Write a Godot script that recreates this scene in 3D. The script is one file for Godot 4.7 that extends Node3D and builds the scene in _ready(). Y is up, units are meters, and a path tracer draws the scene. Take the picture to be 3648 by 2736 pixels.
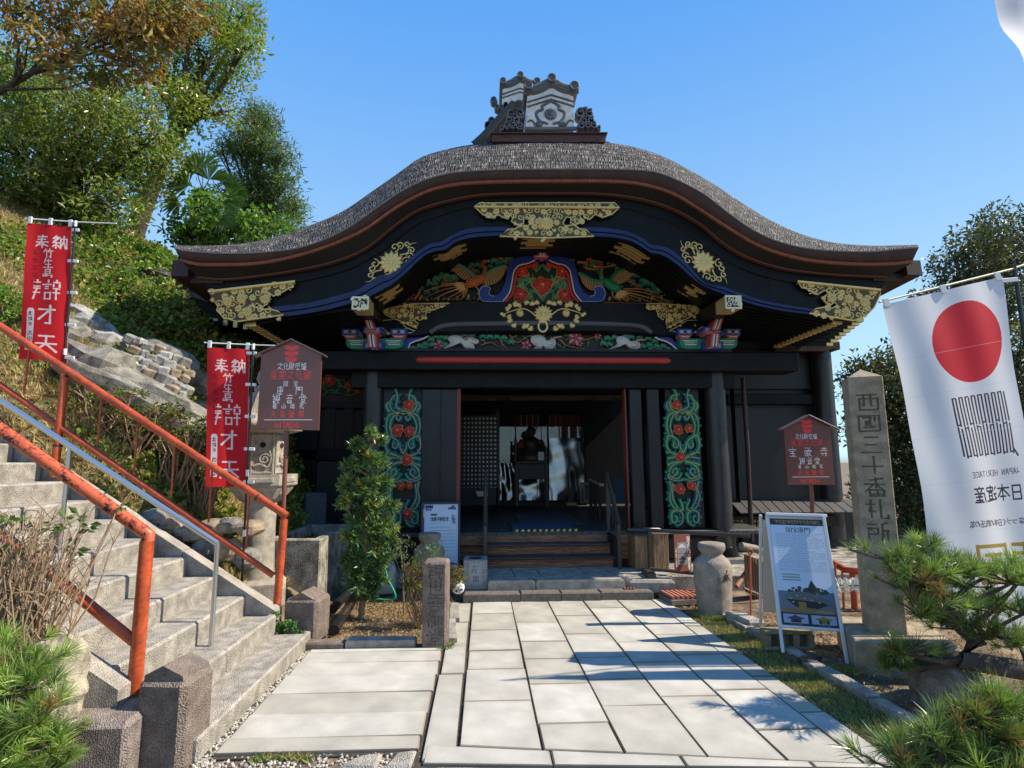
extends Node3D
# A black-lacquered temple gate with a curved bark roof, seen across a stone-paved court. Metres, y up; the gate's front faces +z.

const EYE := Vector3(0, 1.6, 0)
const LENS := 1979.0            # focal length used for measuring the survey photograph (3648 x 2736)
var view := Basis(Vector3.UP, deg_to_rad(-2.52)) * Basis(Vector3.RIGHT, deg_to_rad(7.87)) * Basis(Vector3.BACK, deg_to_rad(-0.27))
var rng := RandomNumberGenerator.new()
var names := {}
var mats := {}

# ---------- survey: from a measured point of the photograph to a point on the plane z or on the level y ----------
func ray(px: float, py: float) -> Vector3:
	return view * Vector3((px - 1824.0) / LENS, -(py - 1368.0) / LENS, -1.0)
func at(px: float, py: float, z: float) -> Vector3:
	var r := ray(px, py)
	return EYE + r * (z / r.z)
func on(px: float, py: float, y := 0.0) -> Vector3:
	var r := ray(px, py)
	return EYE + r * ((y - EYE.y) / r.y)
const TILE := {0: [0, 0, 1.0], 1: [500, 600, .5], 2: [1400, 450, .5], 3: [2300, 600, .5], 4: [900, 1200, .5], 5: [1900, 1200, .5], 6: [0, 1000, .5], 7: [1500, 1250, .40687], 8: [1600, 220, .29385], 9: [0, 0, 1.6492]}
func px(s: String, t := 0) -> PackedVector2Array:
	var out := PackedVector2Array()
	var k = TILE[t]
	for w in s.split(" ", false):
		var c := w.split(",")
		out.append(Vector2(k[0] + float(c[0]) * k[2], k[1] + float(c[1]) * k[2]))
	return out
func pl(s: String, t: int, z: float) -> PackedVector2Array:     # points on the plane z, as (x, y) in metres
	var out := PackedVector2Array()
	for p in px(s, t):
		var q := at(p.x, p.y, z)
		out.append(Vector2(q.x, q.y))
	return out
func p1(x: float, y: float, t: int, z: float) -> Vector2:
	var k = TILE[t]
	var q := at(k[0] + x * k[2], k[1] + y * k[2], z)
	return Vector2(q.x, q.y)
func yat(c: PackedVector2Array, x: float) -> float:              # smooth height of a surveyed curve at x
	var n := c.size()
	var i := 0
	while i < n - 2 and c[i + 1].x < x:
		i += 1
	var a := c[i]
	var b := c[i + 1]
	var m0 := (b.y - c[max(i - 1, 0)].y) / (b.x - c[max(i - 1, 0)].x)
	var m1 := (c[min(i + 2, n - 1)].y - a.y) / (c[min(i + 2, n - 1)].x - a.x)
	var h := b.x - a.x
	var t := clampf((x - a.x) / h, -0.3, 1.3)
	return (1 + 2 * t) * (1 - t) * (1 - t) * a.y + t * (1 - t) * (1 - t) * h * m0 + t * t * (3 - 2 * t) * b.y + t * t * (t - 1) * h * m1
func row(c: PackedVector2Array, n: int, z: float, off := Vector2.ZERO) -> PackedVector3Array:   # the curve sampled at n + 1 even steps, on the plane z
	var out := PackedVector3Array()
	for i in n + 1:
		var x := lerpf(c[0].x, c[c.size() - 1].x, float(i) / n)
		var p := at(x + off.x, yat(c, x) + off.y, z)
		out.append(p)
	return out
func shift(r: PackedVector3Array, d: Vector3) -> PackedVector3Array:
	var out := PackedVector3Array()
	for p in r:
		out.append(p + d)
	return out

# ---------- mesh building ----------
class M:
	var st := SurfaceTool.new()
	var c := Color.WHITE
	var sg := -1
	var n := 0
	func _init(smooth := false):
		st.begin(Mesh.PRIMITIVE_TRIANGLES)
		sg = 0 if smooth else -1
	func v(p: Vector3, uv := Vector2.ZERO):
		st.set_color(c)
		st.set_uv(uv)
		st.set_smooth_group(sg)
		st.add_vertex(p)
		n += 1
	func tri(a, b, d):
		v(a); v(b); v(d)
	func quad(a, b, d, e):                     # clockwise seen from the front
		v(a, Vector2(0, 0)); v(b, Vector2(1, 0)); v(d, Vector2(1, 1))
		v(a, Vector2(0, 0)); v(d, Vector2(1, 1)); v(e, Vector2(0, 1))
	func box(o: Vector3, s: Vector3, b := Basis(), ch := 0.0):
		var h := s / 2
		if ch <= 0.0:
			for k in 3:
				for g in [-1.0, 1.0]:
					var nn := Vector3.ZERO
					nn[k] = g
					var u := Vector3.ZERO
					u[(k + 1) % 3] = 1
					var w := Vector3.ZERO
					w[(k + 2) % 3] = g
					quad(o + b * (h * (nn - u - w)), o + b * (h * (nn - u + w)), o + b * (h * (nn + u + w)), o + b * (h * (nn + u - w)))
			return
		var q := func(x: float, y: float, z: float, k: int) -> Vector3:
			var p := Vector3(x * h.x, y * h.y, z * h.z)
			for j in 3:
				if j != k:
					p[j] -= signf(p[j]) * ch
			return o + b * p
		for k in 3:
			for g in [-1.0, 1.0]:
				var P := []
				for e in [[-1, -1], [-1, 1], [1, 1], [1, -1]]:
					var t := [0.0, 0.0, 0.0]
					t[k] = g
					t[(k + 1) % 3] = e[0]
					t[(k + 2) % 3] = e[1] * g
					P.append(q.call(t[0], t[1], t[2], k))
				quad(P[0], P[1], P[2], P[3])
		for k in 3:
			for e in [[-1, -1], [-1, 1], [1, 1], [1, -1]]:
				var t := [0.0, 0.0, 0.0]
				t[(k + 1) % 3] = e[0]
				t[(k + 2) % 3] = e[1]
				t[k] = -1.0
				var a = q.call(t[0], t[1], t[2], (k + 1) % 3)
				var d = q.call(t[0], t[1], t[2], (k + 2) % 3)
				t[k] = 1.0
				var a2 = q.call(t[0], t[1], t[2], (k + 1) % 3)
				var d2 = q.call(t[0], t[1], t[2], (k + 2) % 3)
				if e[0] * e[1] > 0:
					quad(a, a2, d2, d)
				else:
					quad(d, d2, a2, a)
		for x in [-1.0, 1.0]:
			for y in [-1.0, 1.0]:
				for z in [-1.0, 1.0]:
					if x * y * z > 0:
						tri(q.call(x, y, z, 0), q.call(x, y, z, 2), q.call(x, y, z, 1))
					else:
						tri(q.call(x, y, z, 0), q.call(x, y, z, 1), q.call(x, y, z, 2))
	func tube(path: Array, r0: float, r1 := -1.0, k := 8, caps := true):
		if r1 < 0.0:
			r1 = r0
		var rings := []
		var m := path.size()
		var side := Vector3.ZERO
		for i in m:
			var d: Vector3 = (path[mini(i + 1, m - 1)] - path[maxi(i - 1, 0)]).normalized()
			if side == Vector3.ZERO:
				side = d.cross(Vector3.UP if absf(d.y) < .9 else Vector3.RIGHT).normalized()
			side = (side - d * side.dot(d)).normalized()
			var up := side.cross(d)
			var r := lerpf(r0, r1, float(i) / maxf(m - 1, 1))
			var ring := []
			for j in k:
				ring.append(path[i] + (side * cos(TAU * j / k) + up * sin(TAU * j / k)) * r)
			rings.append(ring)
		for i in m - 1:
			for j in k:
				quad(rings[i][j], rings[i + 1][j], rings[i + 1][(j + 1) % k], rings[i][(j + 1) % k])
		if caps:
			var g := sg
			sg = -1
			for j in range(1, k - 1):
				tri(rings[0][0], rings[0][j], rings[0][j + 1])
				tri(rings[m - 1][0], rings[m - 1][j + 1], rings[m - 1][j])
			sg = g
	func lathe(o: Vector3, prof: Array, k := 20, b := Basis(), wob := 0.0):
		for i in prof.size() - 1:
			for j in k:
				var q := []
				for e in [[i, j], [i, j + 1], [i + 1, j + 1], [i + 1, j]]:
					var a: float = TAU * e[1] / k
					var r: float = prof[e[0]].x * (1.0 + wob * sin(a * 3.0 + prof[e[0]].y * 9.0))
					q.append(o + b * Vector3(cos(a) * r, prof[e[0]].y, sin(a) * r))
				quad(q[0], q[1], q[2], q[3])
	func loft(rows: Array, us := 1.0, vs := 1.0):
		var len := 0.0
		for i in rows.size() - 1:
			var a: PackedVector3Array = rows[i]
			var d: PackedVector3Array = rows[i + 1]
			var h := (a[a.size() / 2] - d[a.size() / 2]).length()
			var u := 0.0
			for j in a.size() - 1:
				var du := (a[j + 1] - a[j]).length()
				var t0 := Vector2(u * us, len * vs)
				var t1 := Vector2((u + du) * us, len * vs)
				var t2 := Vector2((u + du) * us, (len + h) * vs)
				var t3 := Vector2(u * us, (len + h) * vs)
				v(a[j], t0); v(d[j + 1], t2); v(a[j + 1], t1)
				v(a[j], t0); v(d[j], t3); v(d[j + 1], t2)
				u += du
			len += h
	func ext(poly: PackedVector2Array, z0: float, z1: float, T := Transform3D()):    # a plate with the outline poly from z0 (back) to z1 (front)
		var ids := Geometry2D.triangulate_polygon(poly)
		for i in range(0, ids.size(), 3):
			var a := poly[ids[i]]
			var b := poly[ids[i + 1]]
			var d := poly[ids[i + 2]]
			if (b - a).cross(d - a) > 0:
				var s := b
				b = d
				d = s
			tri(T * Vector3(a.x, a.y, z1), T * Vector3(b.x, b.y, z1), T * Vector3(d.x, d.y, z1))
		var ccw := not Geometry2D.is_polygon_clockwise(poly)
		for i in poly.size():
			var a := poly[i]
			var b := poly[(i + 1) % poly.size()]
			if ccw:
				var s := a
				a = b
				b = s
			quad(T * Vector3(a.x, a.y, z1), T * Vector3(a.x, a.y, z0), T * Vector3(b.x, b.y, z0), T * Vector3(b.x, b.y, z1))
	func pillow(poly: PackedVector2Array, z: float, h: float, T := Transform3D()):  # a carved lobe: the outline at z, its middle h in front
		var o := Vector2.ZERO
		for p in poly:
			o += p
		o /= poly.size()
		for i in poly.size():
			var a := poly[i]
			var b := poly[(i + 1) % poly.size()]
			if (a - o).cross(b - o) > 0:
				var s := a
				a = b
				b = s
			var ma := a.lerp(o, .35)
			var mb := b.lerp(o, .35)
			var A := T * Vector3(a.x, a.y, z)
			var B := T * Vector3(b.x, b.y, z)
			var MA := T * Vector3(ma.x, ma.y, z + h * .8)
			var MB := T * Vector3(mb.x, mb.y, z + h * .8)
			quad(A, B, MB, MA)
			tri(MA, MB, T * Vector3(o.x, o.y, z + h))
	func ribbon(line: PackedVector2Array, w0: float, w1: float, z: float, h: float, T := Transform3D(), shut := false):   # a raised moulding along a line
		var m := line.size()
		var L := []
		for i in m:
			var a := line[(i - 1 + m) % m] if shut else line[maxi(i - 1, 0)]
			var b := line[(i + 1) % m] if shut else line[mini(i + 1, m - 1)]
			var d := (b - a).normalized().orthogonal() * lerpf(w0, w1, float(i) / maxf(m - 1, 1)) / 2
			var p := line[i]
			L.append([T * Vector3(p.x - d.x, p.y - d.y, z), T * Vector3(p.x - d.x * .5, p.y - d.y * .5, z + h), T * Vector3(p.x + d.x * .5, p.y + d.y * .5, z + h), T * Vector3(p.x + d.x, p.y + d.y, z)])
		for i in (m if shut else m - 1):
			var a = L[i]
			var b = L[(i + 1) % m]
			for j in 3:
				quad(a[j], a[j + 1], b[j + 1], b[j])
	func done() -> ArrayMesh:
		st.generate_normals()
		return st.commit()

func circ(o: Vector2, r: float, k := 10, ph := 0.0, sq := 1.0) -> PackedVector2Array:
	var out := PackedVector2Array()
	for i in k:
		out.append(o + Vector2(cos(TAU * i / k + ph) * r, sin(TAU * i / k + ph) * r * sq))
	return out
func petal(o: Vector2, ang: float, len: float, wid: float, k := 7) -> PackedVector2Array:
	var out := PackedVector2Array()
	var d := Vector2.from_angle(ang)
	var e := d.orthogonal()
	for i in k:
		var t := float(i) / (k - 1)
		out.append(o + d * len * t + e * wid * .5 * sin(PI * pow(t, 1.3)) * 1.0)
	for i in range(k - 2, 0, -1):
		var t := float(i) / (k - 1)
		out.append(o + d * len * t - e * wid * .5 * sin(PI * pow(t, 1.3)))
	return out
func spiral(o: Vector2, a0: float, turns: float, r0: float, r1: float, k := 16) -> PackedVector2Array:
	var out := PackedVector2Array()
	for i in k + 1:
		var t := float(i) / k
		out.append(o + Vector2.from_angle(a0 + turns * TAU * t) * lerpf(r0, r1, t))
	return out
func bez(pts: PackedVector2Array, k := 10) -> PackedVector2Array:        # a smooth line through the points
	var out := PackedVector2Array()
	var n := pts.size()
	for i in n - 1:
		var a := pts[maxi(i - 1, 0)]
		var d := pts[mini(i + 2, n - 1)]
		for j in k:
			var t := float(j) / k
			out.append(pts[i].cubic_interpolate(pts[i + 1], a, d, t))
	out.append(pts[n - 1])
	return out

# ---------- objects ----------
func numbered(called: String) -> String:
	if not names.has(called):
		names[called] = 0
		return called
	names[called] += 1
	return "%s_%03d" % [called, names[called]]
func tag(o: Node, label: String, category: String, group := ""):
	o.set_meta("label", label)
	o.set_meta("category", category)
	if group:
		o.set_meta("group", group)
	return o
func thing(called: String, label: String, category: String, base: Vector3, group := "") -> Node3D:
	var o := Node3D.new()
	o.name = numbered(called)
	add_child(o, true)
	o.position = base
	tag(o, label, category, group)
	return o
func off(o: Node) -> Vector3:
	var d := Vector3.ZERO
	while o != self:
		d += o.position
		o = o.get_parent()
	return d
func part(called: String, m, mat: Material, to: Node) -> MeshInstance3D:     # the mesh is given in world coordinates
	var o := MeshInstance3D.new()
	o.name = called if to != self else numbered(called)
	o.mesh = m.done() if m is M else m
	o.material_override = mat
	to.add_child(o, true)
	if to != self:
		o.position = -off(to)
	return o
func struct(called: String, m, mat: Material, to: Node = self) -> MeshInstance3D:
	var o := part(called, m, mat, to)
	if to == self:
		o.set_meta("kind", "structure")
	return o
func scatter(called: String, mesh: Mesh, mat: Material, xs: Array, cs: Array, to: Node) -> MultiMeshInstance3D:
	var mm := MultiMesh.new()
	mm.transform_format = MultiMesh.TRANSFORM_3D
	mm.use_colors = true
	mm.mesh = mesh
	mm.instance_count = xs.size()
	var d := off(to) if to != self else Vector3.ZERO
	for i in xs.size():
		var t: Transform3D = xs[i]
		t.origin -= d
		mm.set_instance_transform(i, t)
		mm.set_instance_color(i, cs[i])
	var o := MultiMeshInstance3D.new()
	o.name = called if to != self else numbered(called)
	o.multimesh = mm
	o.material_override = mat
	o.set_meta("kind", "stuff")
	to.add_child(o, true)
	return o

# ---------- materials ----------
func lin(r: float, g: float, b: float, a := 1.0) -> Color:
	return Color(r, g, b, a).linear_to_srgb()
var noise_cache := {}
func tex(key: String, seed: int, f1: float, f2: float, lo: float, hi: float, wt := .45, size := 512, sy := 1.0) -> ImageTexture:
	# grey mottling: a coarse and a fine seamless noise multiplied, between lo and hi
	if noise_cache.has(key):
		return noise_cache[key]
	var n1 := FastNoiseLite.new()
	n1.seed = seed
	n1.frequency = f1
	n1.fractal_octaves = 4
	var n2 := FastNoiseLite.new()
	n2.seed = seed + 7
	n2.frequency = f2
	n2.fractal_octaves = 2
	var hgt := int(size * sy)
	var a := n1.get_seamless_image(size, hgt)
	var b := n2.get_seamless_image(size, hgt)
	var A := a.get_data()
	var Bd := b.get_data()
	var D := PackedByteArray()
	D.resize(A.size())
	for i in A.size():
		var t := (A[i] * (1.0 - wt) + Bd[i] * wt) / 255.0
		D[i] = int(clampf(lerpf(lo, hi, clampf((t - .25) * 2.0, 0, 1)), 0, 1) * 255)
	var im := Image.create_from_data(size, hgt, false, Image.FORMAT_L8, D)
	im.convert(Image.FORMAT_RGB8)
	noise_cache[key] = ImageTexture.create_from_image(im)
	return noise_cache[key]
func bump(key: String, t: ImageTexture, k: float) -> ImageTexture:
	if not noise_cache.has(key):
		var im := t.get_image().duplicate()
		im.convert(Image.FORMAT_RGB8)
		im.bump_map_to_normal_map(k)
		noise_cache[key] = ImageTexture.create_from_image(im)
	return noise_cache[key]
func mat(called: String, c: Color, rough := .8, t := "", scale := 1.0, bumpy := 0.0, metal := 0.0, vcol := false) -> StandardMaterial3D:
	if mats.has(called):
		return mats[called]
	var m := StandardMaterial3D.new()
	m.resource_name = called
	m.albedo_color = c
	m.roughness = rough
	m.metallic = metal
	m.vertex_color_use_as_albedo = vcol
	if t:
		m.albedo_texture = noise_cache[t]
		m.uv1_triplanar = true
		m.uv1_world_triplanar = true
		m.uv1_scale = Vector3.ONE * scale
		if bumpy > 0.0:
			m.normal_enabled = true
			m.normal_texture = bump(t + "_n", noise_cache[t], 6.0)
			m.normal_scale = bumpy
	mats[called] = m
	return m
func leafy(called: String, back: Color, rough := .5) -> StandardMaterial3D:
	var m := mat(called, Color.WHITE, rough, "", 1.0, 0.0, 0.0, true)
	m.backlight_enabled = true
	m.backlight = back
	m.cull_mode = BaseMaterial3D.CULL_DISABLED
	return m
func printed(called: String, im: Image, rough := .6) -> StandardMaterial3D:
	var m := mat(called, Color.WHITE, rough)
	m.albedo_texture = ImageTexture.create_from_image(im)
	m.texture_repeat = false
	m.cull_mode = BaseMaterial3D.CULL_DISABLED
	return m

# ---------- brush lettering: strokes on a ten by ten grid ----------
const K := {
	"奉": "2181 2373 1595 504518 556798 3777 5659", "納": "200231 310541 0545 2529 1708 3748 5259 52929989 707458 7488", "竹": "2003 1242 3239 6053 5292 727968", "生": "2014 2282 2676 0999 5159",
	"島": "5041 2127 217175 2373 2575 279799 9989 0608 0848 2648 4648", "辯": "1011 0121 0313 2313 0424 0626 1409 5051 3262 4353 4454 46666949 4649 8081 7191 7273 9293 7494 7696 8489", "才": "1282 606949 5317", "天": "2181 1595 515519 5599",
	"為": "3122 1262 613516 2575 2777 757968 2848", "心": "1406 33383989 5165 8296", "願": "0040 0009 1232 1434 2439 5090 5292 52579752 5494 5797 6858 8799", "成": "1282 1219 1545 454838 606999 8273 7193", "就": "2021 0242 0444 0446 2649 5393 703749 737999 8081", "金": "500594 3373 1595 5359 2737 7767 0999", "運": "0112 0525 2508 0899 3191 3133 9193 4484 4686 6258 4868", "招": "0242 2028 0646 5191 719165 6068 5595 5599 9599 5999", "福": "0242 2029 2406 5090 6262 6292 6492 5696 5699 9699 5999 7679",
	"姫": "2018 0343 4009 2638 5159 5191 5494 5797 5999", "路": "0141 0103 4143 0343 2329 2646 0939 7053 6292 9258 7498 6699", "市": "5051 0292 2428 2484 8488 5259", "高": "5051 1191 3272 3474 3234 7274 1696 1619 9699 3868 3838", "田": "1191 1119 9199 5159 1595 1999", "薫": "0191 3032 7072 2474 5457 0797 2676 1918 3938 5958 7978", "西": "0191 1393 1319 9399 1999 313726 616777", "川": "212619 5158 8199",
	"文": "5052 0292 724609 265899", "化": "3005 2429 606999 9997 8354", "財": "0040 0007 4047 0343 0545 0747 1809 3849 5292 707968 7356", "愛": "8011 1223 5143 8273 0484 0405 8485 1617 4648 6859 2999", "護": "1021 0242 1333 1535 1737 1739 5191 6062 8082 4494 5356 7376 4696 4898 5999 9549", "重": "7021 0292 2474 24262676 7476 5059 1787 0999", "要": "0191 1292 1214 9294 1494 3034 6064 0696 4538 3899 7609", "国": "0191 0109 9199 0999 2373 3575 2777 5357 6768", "宝": "5051 0292 0203 9293 2474 2676 1999 5459 7778", "唐": "5051 1191 111609 3383 8385 2595 3686 5257 3878 3839 7879 3979", "門": "0109 0141 4144 0242 0444 5191 5154 5494 919989",
	"観": "1002 0242 2319 1545 1747 1949 1444 5191 5156 9196 5393 5595 5696 660849 767999", "音": "5051 1191 3344 7364 0494 2676 2629 7679 2878 2979", "堂": "5052 2132 8172 0393 0304 9394 3575 3537 7577 3777 5759 1999", "桃": "0242 2029 2306 2546 505749 707999 4254 4656 9182 7596", "山": "5058 0408 0898 9498", "時": "0131 0108 3138 0434 0838 4292 7074 4494 4696 868978 5768", "代": "3005 2429 3393 505799 9997 7081", "火": "2235 8265 505409 5499", "気": "3012 1191 2373 1585 858899 2668 6628", "厳": "1021 4041 7061 0393 0309 2444 2646 2848 2429 4449 6154 5494 8359 5699", "禁": "0141 2004 2103 2143 5191 7004 7153 7194 2575 0696 5659 3718 7798", "寺": "2181 5053 0393 0696 757968 2738",
	"國": "0191 0109 9199 0999 2262 3444 3436 4446 3646 2767 515677 7274", "三": "2181 2575 0999", "十": "0595 5059", "番": "8021 0393 5055 4307 5397 2626 2629 2686 8689 2999 5669 2888", "札": "0242 2029 2316 2546 606999 9997", "所": "0141 0343 03460309 0646 4346 8061 616859 6494 8489", "日": "2181 2129 8189 2575 2979", "本": "0292 5059 5207 5297 3777", "遺": "0112 0525 2508 0899 3191 3133 9193 5053 3383 4474 4448 7478 4676 4878", "産": "5051 1191 3243 7263 1494 1409 4456 3686 3888 2999 6559", "年": "2003 1191 2585 2528 0797 5159",
	"つ": "139396 9648", "づ": "139396 9648 8091", "く": "713479", "の": "522817 1741 419296 9678", "終": "200231 310541 0545 2529 1708 6053 5292 7258 7499", "活": "1122 0424 2809 8041 3494 6066 4686 4649 8689 4999", "旅": "2021 0242 232749 2318 4245 6052 5292 5559 7557 6699", "世": "0494 20292999 505686 8086", "御": "2002 2305 1419 4032 3262 3565 5258 5777 3839 7292 7279 929786", "献": "0343 2025 0608 0649 3649 5494 705849 7699 8291", "灰": "1191 301609 5559 4557 7565", "皿": "0999 2229 2282 8289 4249 6269", "線": "200231 310541 2529 6051 5191 5155 9195 5393 5595 7579", "香": "7021 0393 5055 4307 5397 2626 2629 2676 7679 2878 2979", "・": "4555",
	"A": "095099 2686", "C": "918111048919", "E": "1191 1119 1575 1999", "G": "92811104089999 9565", "H": "1119 9199 1595", "I": "5159", "J": "81874726", "N": "19119991", "P": "191181946515", "R": "19118193651599", "T": "1191 5159", "O": "50919950", "1": "3250 5059", "3": "1171955595977919", "0": "3060939669390603",
}
func dab(im: Image, x: float, y: float, r: float, c: Color):
	var a := int(round(r))
	if a <= 0:
		im.fill_rect(Rect2i(int(x), int(y), 1, 1), c)
		return
	var b := int(round(r * .6))
	im.fill_rect(Rect2i(int(x) - a, int(y) - b, 2 * a + 1, 2 * b + 1), c)
	im.fill_rect(Rect2i(int(x) - b, int(y) - a, 2 * b + 1, 2 * a + 1), c)
func stroke(im: Image, pts: Array, r: float, c: Color, brush := 0.0):
	for i in pts.size() - 1:
		var a: Vector2 = pts[i]
		var b: Vector2 = pts[i + 1]
		var n := maxi(2, int((b - a).length() / maxf(r * .6, .7)))
		var flat := .8 if absf(b.x - a.x) > 2 * absf(b.y - a.y) else 1.0
		for j in n + 1:
			var t := float(j) / n
			var w := r * (1.0 - brush * .45 * sin(PI * t)) * flat
			dab(im, lerpf(a.x, b.x, t), lerpf(a.y, b.y, t), w, c)
func glyph(im: Image, ch: String, x: float, y: float, w: float, h: float, r: float, c: Color, brush := 0.0, flip := false):
	var s: String = K.get(ch, "")
	if s == "":
		var u := ch.unicode_at(0)
		s = ["0191 5059 2676 0999", "1119 5191 5494 919989 1444", "2003 0292 5259 2676", "0242 2029 5191 7379 5999"][u % 4]
	for wd in s.split(" ", false):
		var pts := []
		for i in range(0, wd.length() - 1, 2):
			var gx := float(wd[i]) / 9.0
			if flip:
				gx = 1.0 - gx
			pts.append(Vector2(x + gx * w, y + float(wd[i + 1]) / 9.0 * h))
		stroke(im, pts, r, c, brush)
func line(im: Image, s: String, x: float, y: float, size: float, step: float, r: float, c: Color, down := false, flip := false, asp := 1.0, brush := 0.0):
	var n := s.length()
	for i in n:
		var ch := s[n - 1 - i] if flip and not down else s[i]
		if ch != " ":
			glyph(im, ch, x + (0.0 if down else i * step), y + (i * step if down else 0.0), size * asp, size, r, c, brush, flip)
func blurb(im: Image, x: float, y: float, w: float, rows: int, lead: float, c: Color, ragged := true):   # fine print: rows of tiny strokes
	for i in rows:
		var e := x + w * (rng.randf_range(.5, 1.0) if ragged and rng.randf() < .25 else 1.0)
		var u := x
		while u < e:
			var s := lead * .55
			im.fill_rect(Rect2i(int(u), int(y + i * lead + rng.randf() * s * .3), maxi(1, int(s * .7)), 1), c)
			im.fill_rect(Rect2i(int(u + rng.randf() * s * .6), int(y + i * lead), 1, maxi(2, int(s))), c)
			if rng.randf() < .7:
				im.fill_rect(Rect2i(int(u), int(y + i * lead + s * .7), maxi(1, int(s * .6)), 1), c)
			u += s + (s * 1.5 if rng.randf() < .05 else 1.0)
func fill(im: Image, poly: PackedVector2Array, c: Color):           # a filled outline in pixels
	var lo := poly[0]
	var hi := poly[0]
	for p in poly:
		lo = lo.min(p)
		hi = hi.max(p)
	for yy in range(maxi(0, int(lo.y)), mini(im.get_height(), int(hi.y) + 1)):
		var xs := []
		for i in poly.size():
			var a := poly[i]
			var b := poly[(i + 1) % poly.size()]
			if (a.y <= yy + .5) != (b.y <= yy + .5):
				xs.append(a.x + (yy + .5 - a.y) / (b.y - a.y) * (b.x - a.x))
		xs.sort()
		for i in range(0, xs.size() - 1, 2):
			im.fill_rect(Rect2i(int(xs[i]), yy, maxi(1, int(xs[i + 1]) - int(xs[i])), 1), c)

func _ready():
	rng.seed = 20
	# camera
	var cam := Camera3D.new()
	cam.name = "camera"
	cam.fov = rad_to_deg(2.0 * atan(1368.0 / LENS))
	cam.near = .05
	cam.far = 600.0
	add_child(cam)
	cam.transform = Transform3D(view, EYE)
	cam.current = true
	# sky and exposure
	var env := Environment.new()
	env.background_mode = Environment.BG_SKY
	var ps := ProceduralSkyMaterial.new()
	ps.sky_top_color = Color8(50, 124, 200)
	ps.sky_horizon_color = Color8(184, 216, 224)
	ps.sky_curve = .3
	ps.ground_bottom_color = Color8(120, 116, 105)
	ps.ground_horizon_color = Color8(150, 160, 165)
	ps.sun_angle_max = 1.0
	env.sky = Sky.new()
	env.sky.sky_material = ps
	env.background_energy_multiplier = 1.0
	env.tonemap_mode = Environment.TONE_MAPPER_LINEAR
	env.tonemap_exposure = 1.55
	env.sdfgi_enabled = true
	env.ssao_enabled = true
	env.ssil_enabled = true
	var we := WorldEnvironment.new()
	we.name = "world_environment"
	we.environment = env
	add_child(we)
	# sun: high on the right, just in front of the facade's plane
	var sun := DirectionalLight3D.new()
	sun.name = "sun"
	sun.light_energy = 1.6
	sun.light_color = Color(1.0, .95, .86)
	sun.light_angular_distance = .5
	sun.shadow_enabled = true
	add_child(sun)
	var to_sun := Vector3(.735, .69, .035).normalized()
	sun.look_at_from_position(to_sun * 50.0, Vector3.ZERO)
	textures()
	ground()
	stairs()
	hillside()
	temple()
	temple_inside()
	court_things()
	signs()
	flags()
	trees()
	bushes()
	pines()
	small_plants()

func textures():
	tex("grain", 3, .02, .22, .7, 1.0)
	tex("slab", 11, .006, .3, .82, 1.0, .6)
	tex("soft", 5, .01, .05, .7, 1.0)
	tex("speck", 9, .02, .36, .5, 1.06, .72)
	tex("peel", 33, .012, .05, -.9, 5.0)
	tex("faint", 15, .01, .1, .84, 1.0)
	tex("stain", 21, .010, .12, .5, 1.05)
	# cut bark edges laid in courses: streaks down the slope
	var n1 := FastNoiseLite.new()
	n1.seed = 4
	n1.frequency = .35
	n1.fractal_octaves = 2
	var im := n1.get_seamless_image(512, 512)
	var n2 := FastNoiseLite.new()
	n2.seed = 8
	n2.frequency = .03
	var im2 := n2.get_seamless_image(512, 512)
	var A := im.get_data()
	var S := im2.get_data()
	var D := PackedByteArray()
	D.resize(512 * 512)
	for y in 512:
		for x in 512:
			var q := A[(((y + (x / 3 * 5) % 7) / 14) * 37 % 512) * 512 + x]
			var e := 0.66 if y % 16 < 3 else 1.0
			D[y * 512 + x] = int(clampf((.5 + (q / 255.0 - .5) * 1.15) * e * (.35 + 1.1 * S[y * 512 + x] / 255.0), .06, 1) * 255)
	var b := Image.create_from_data(512, 512, false, Image.FORMAT_L8, D)
	b.convert(Image.FORMAT_RGB8)
	noise_cache["bark"] = ImageTexture.create_from_image(b)
	# wood grain: long streaks
	for y in 512:
		for x in 512:
			var q := A[(y / 24) * 512 + x] * .5 + S[(y / 8) * 512 + (x * 3) % 512] * .5
			D[y * 512 + x] = int(clampf(.55 + (q / 255.0 - .35) * 1.1, .3, 1) * 255)
	var w := Image.create_from_data(512, 512, false, Image.FORMAT_L8, D)
	w.convert(Image.FORMAT_RGB8)
	noise_cache["wood"] = ImageTexture.create_from_image(w)
	var wh: Image = w.duplicate()
	wh.rotate_90(CLOCKWISE)
	noise_cache["wood_flat"] = ImageTexture.create_from_image(wh)

# ======================= the gate =======================
const ZB := -6.85      # front of the barge board
const ZF := -7.95      # front of the gable field
var gate: Node3D
var GOLD: StandardMaterial3D
var BLACK: StandardMaterial3D
var PAINT: StandardMaterial3D
const RED := Color(.42, .03, .025)
const BLUE := Color(.015, .04, .27)
const GREEN := Color(.012, .2, .12)
const TEAL := Color(.01, .12, .12)
const LEAF := Color(.012, .11, .05)
const WHITE := Color(.66, .66, .63)
const GILT := Color(.62, .42, .12)
const RUST := Color(.34, .1, .03)

func slab_px(m: M, x0: float, y0: float, x1: float, y1: float, t: int, zf: float, zb: float, ch := 0.0):
	var a := p1(x0, y0, t, zf)
	var b := p1(x1, y1, t, zf)
	m.box(Vector3((a.x + b.x) / 2, (a.y + b.y) / 2, (zf + zb) / 2), Vector3(absf(b.x - a.x), absf(a.y - b.y), absf(zf - zb)), Basis(), ch)

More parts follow.
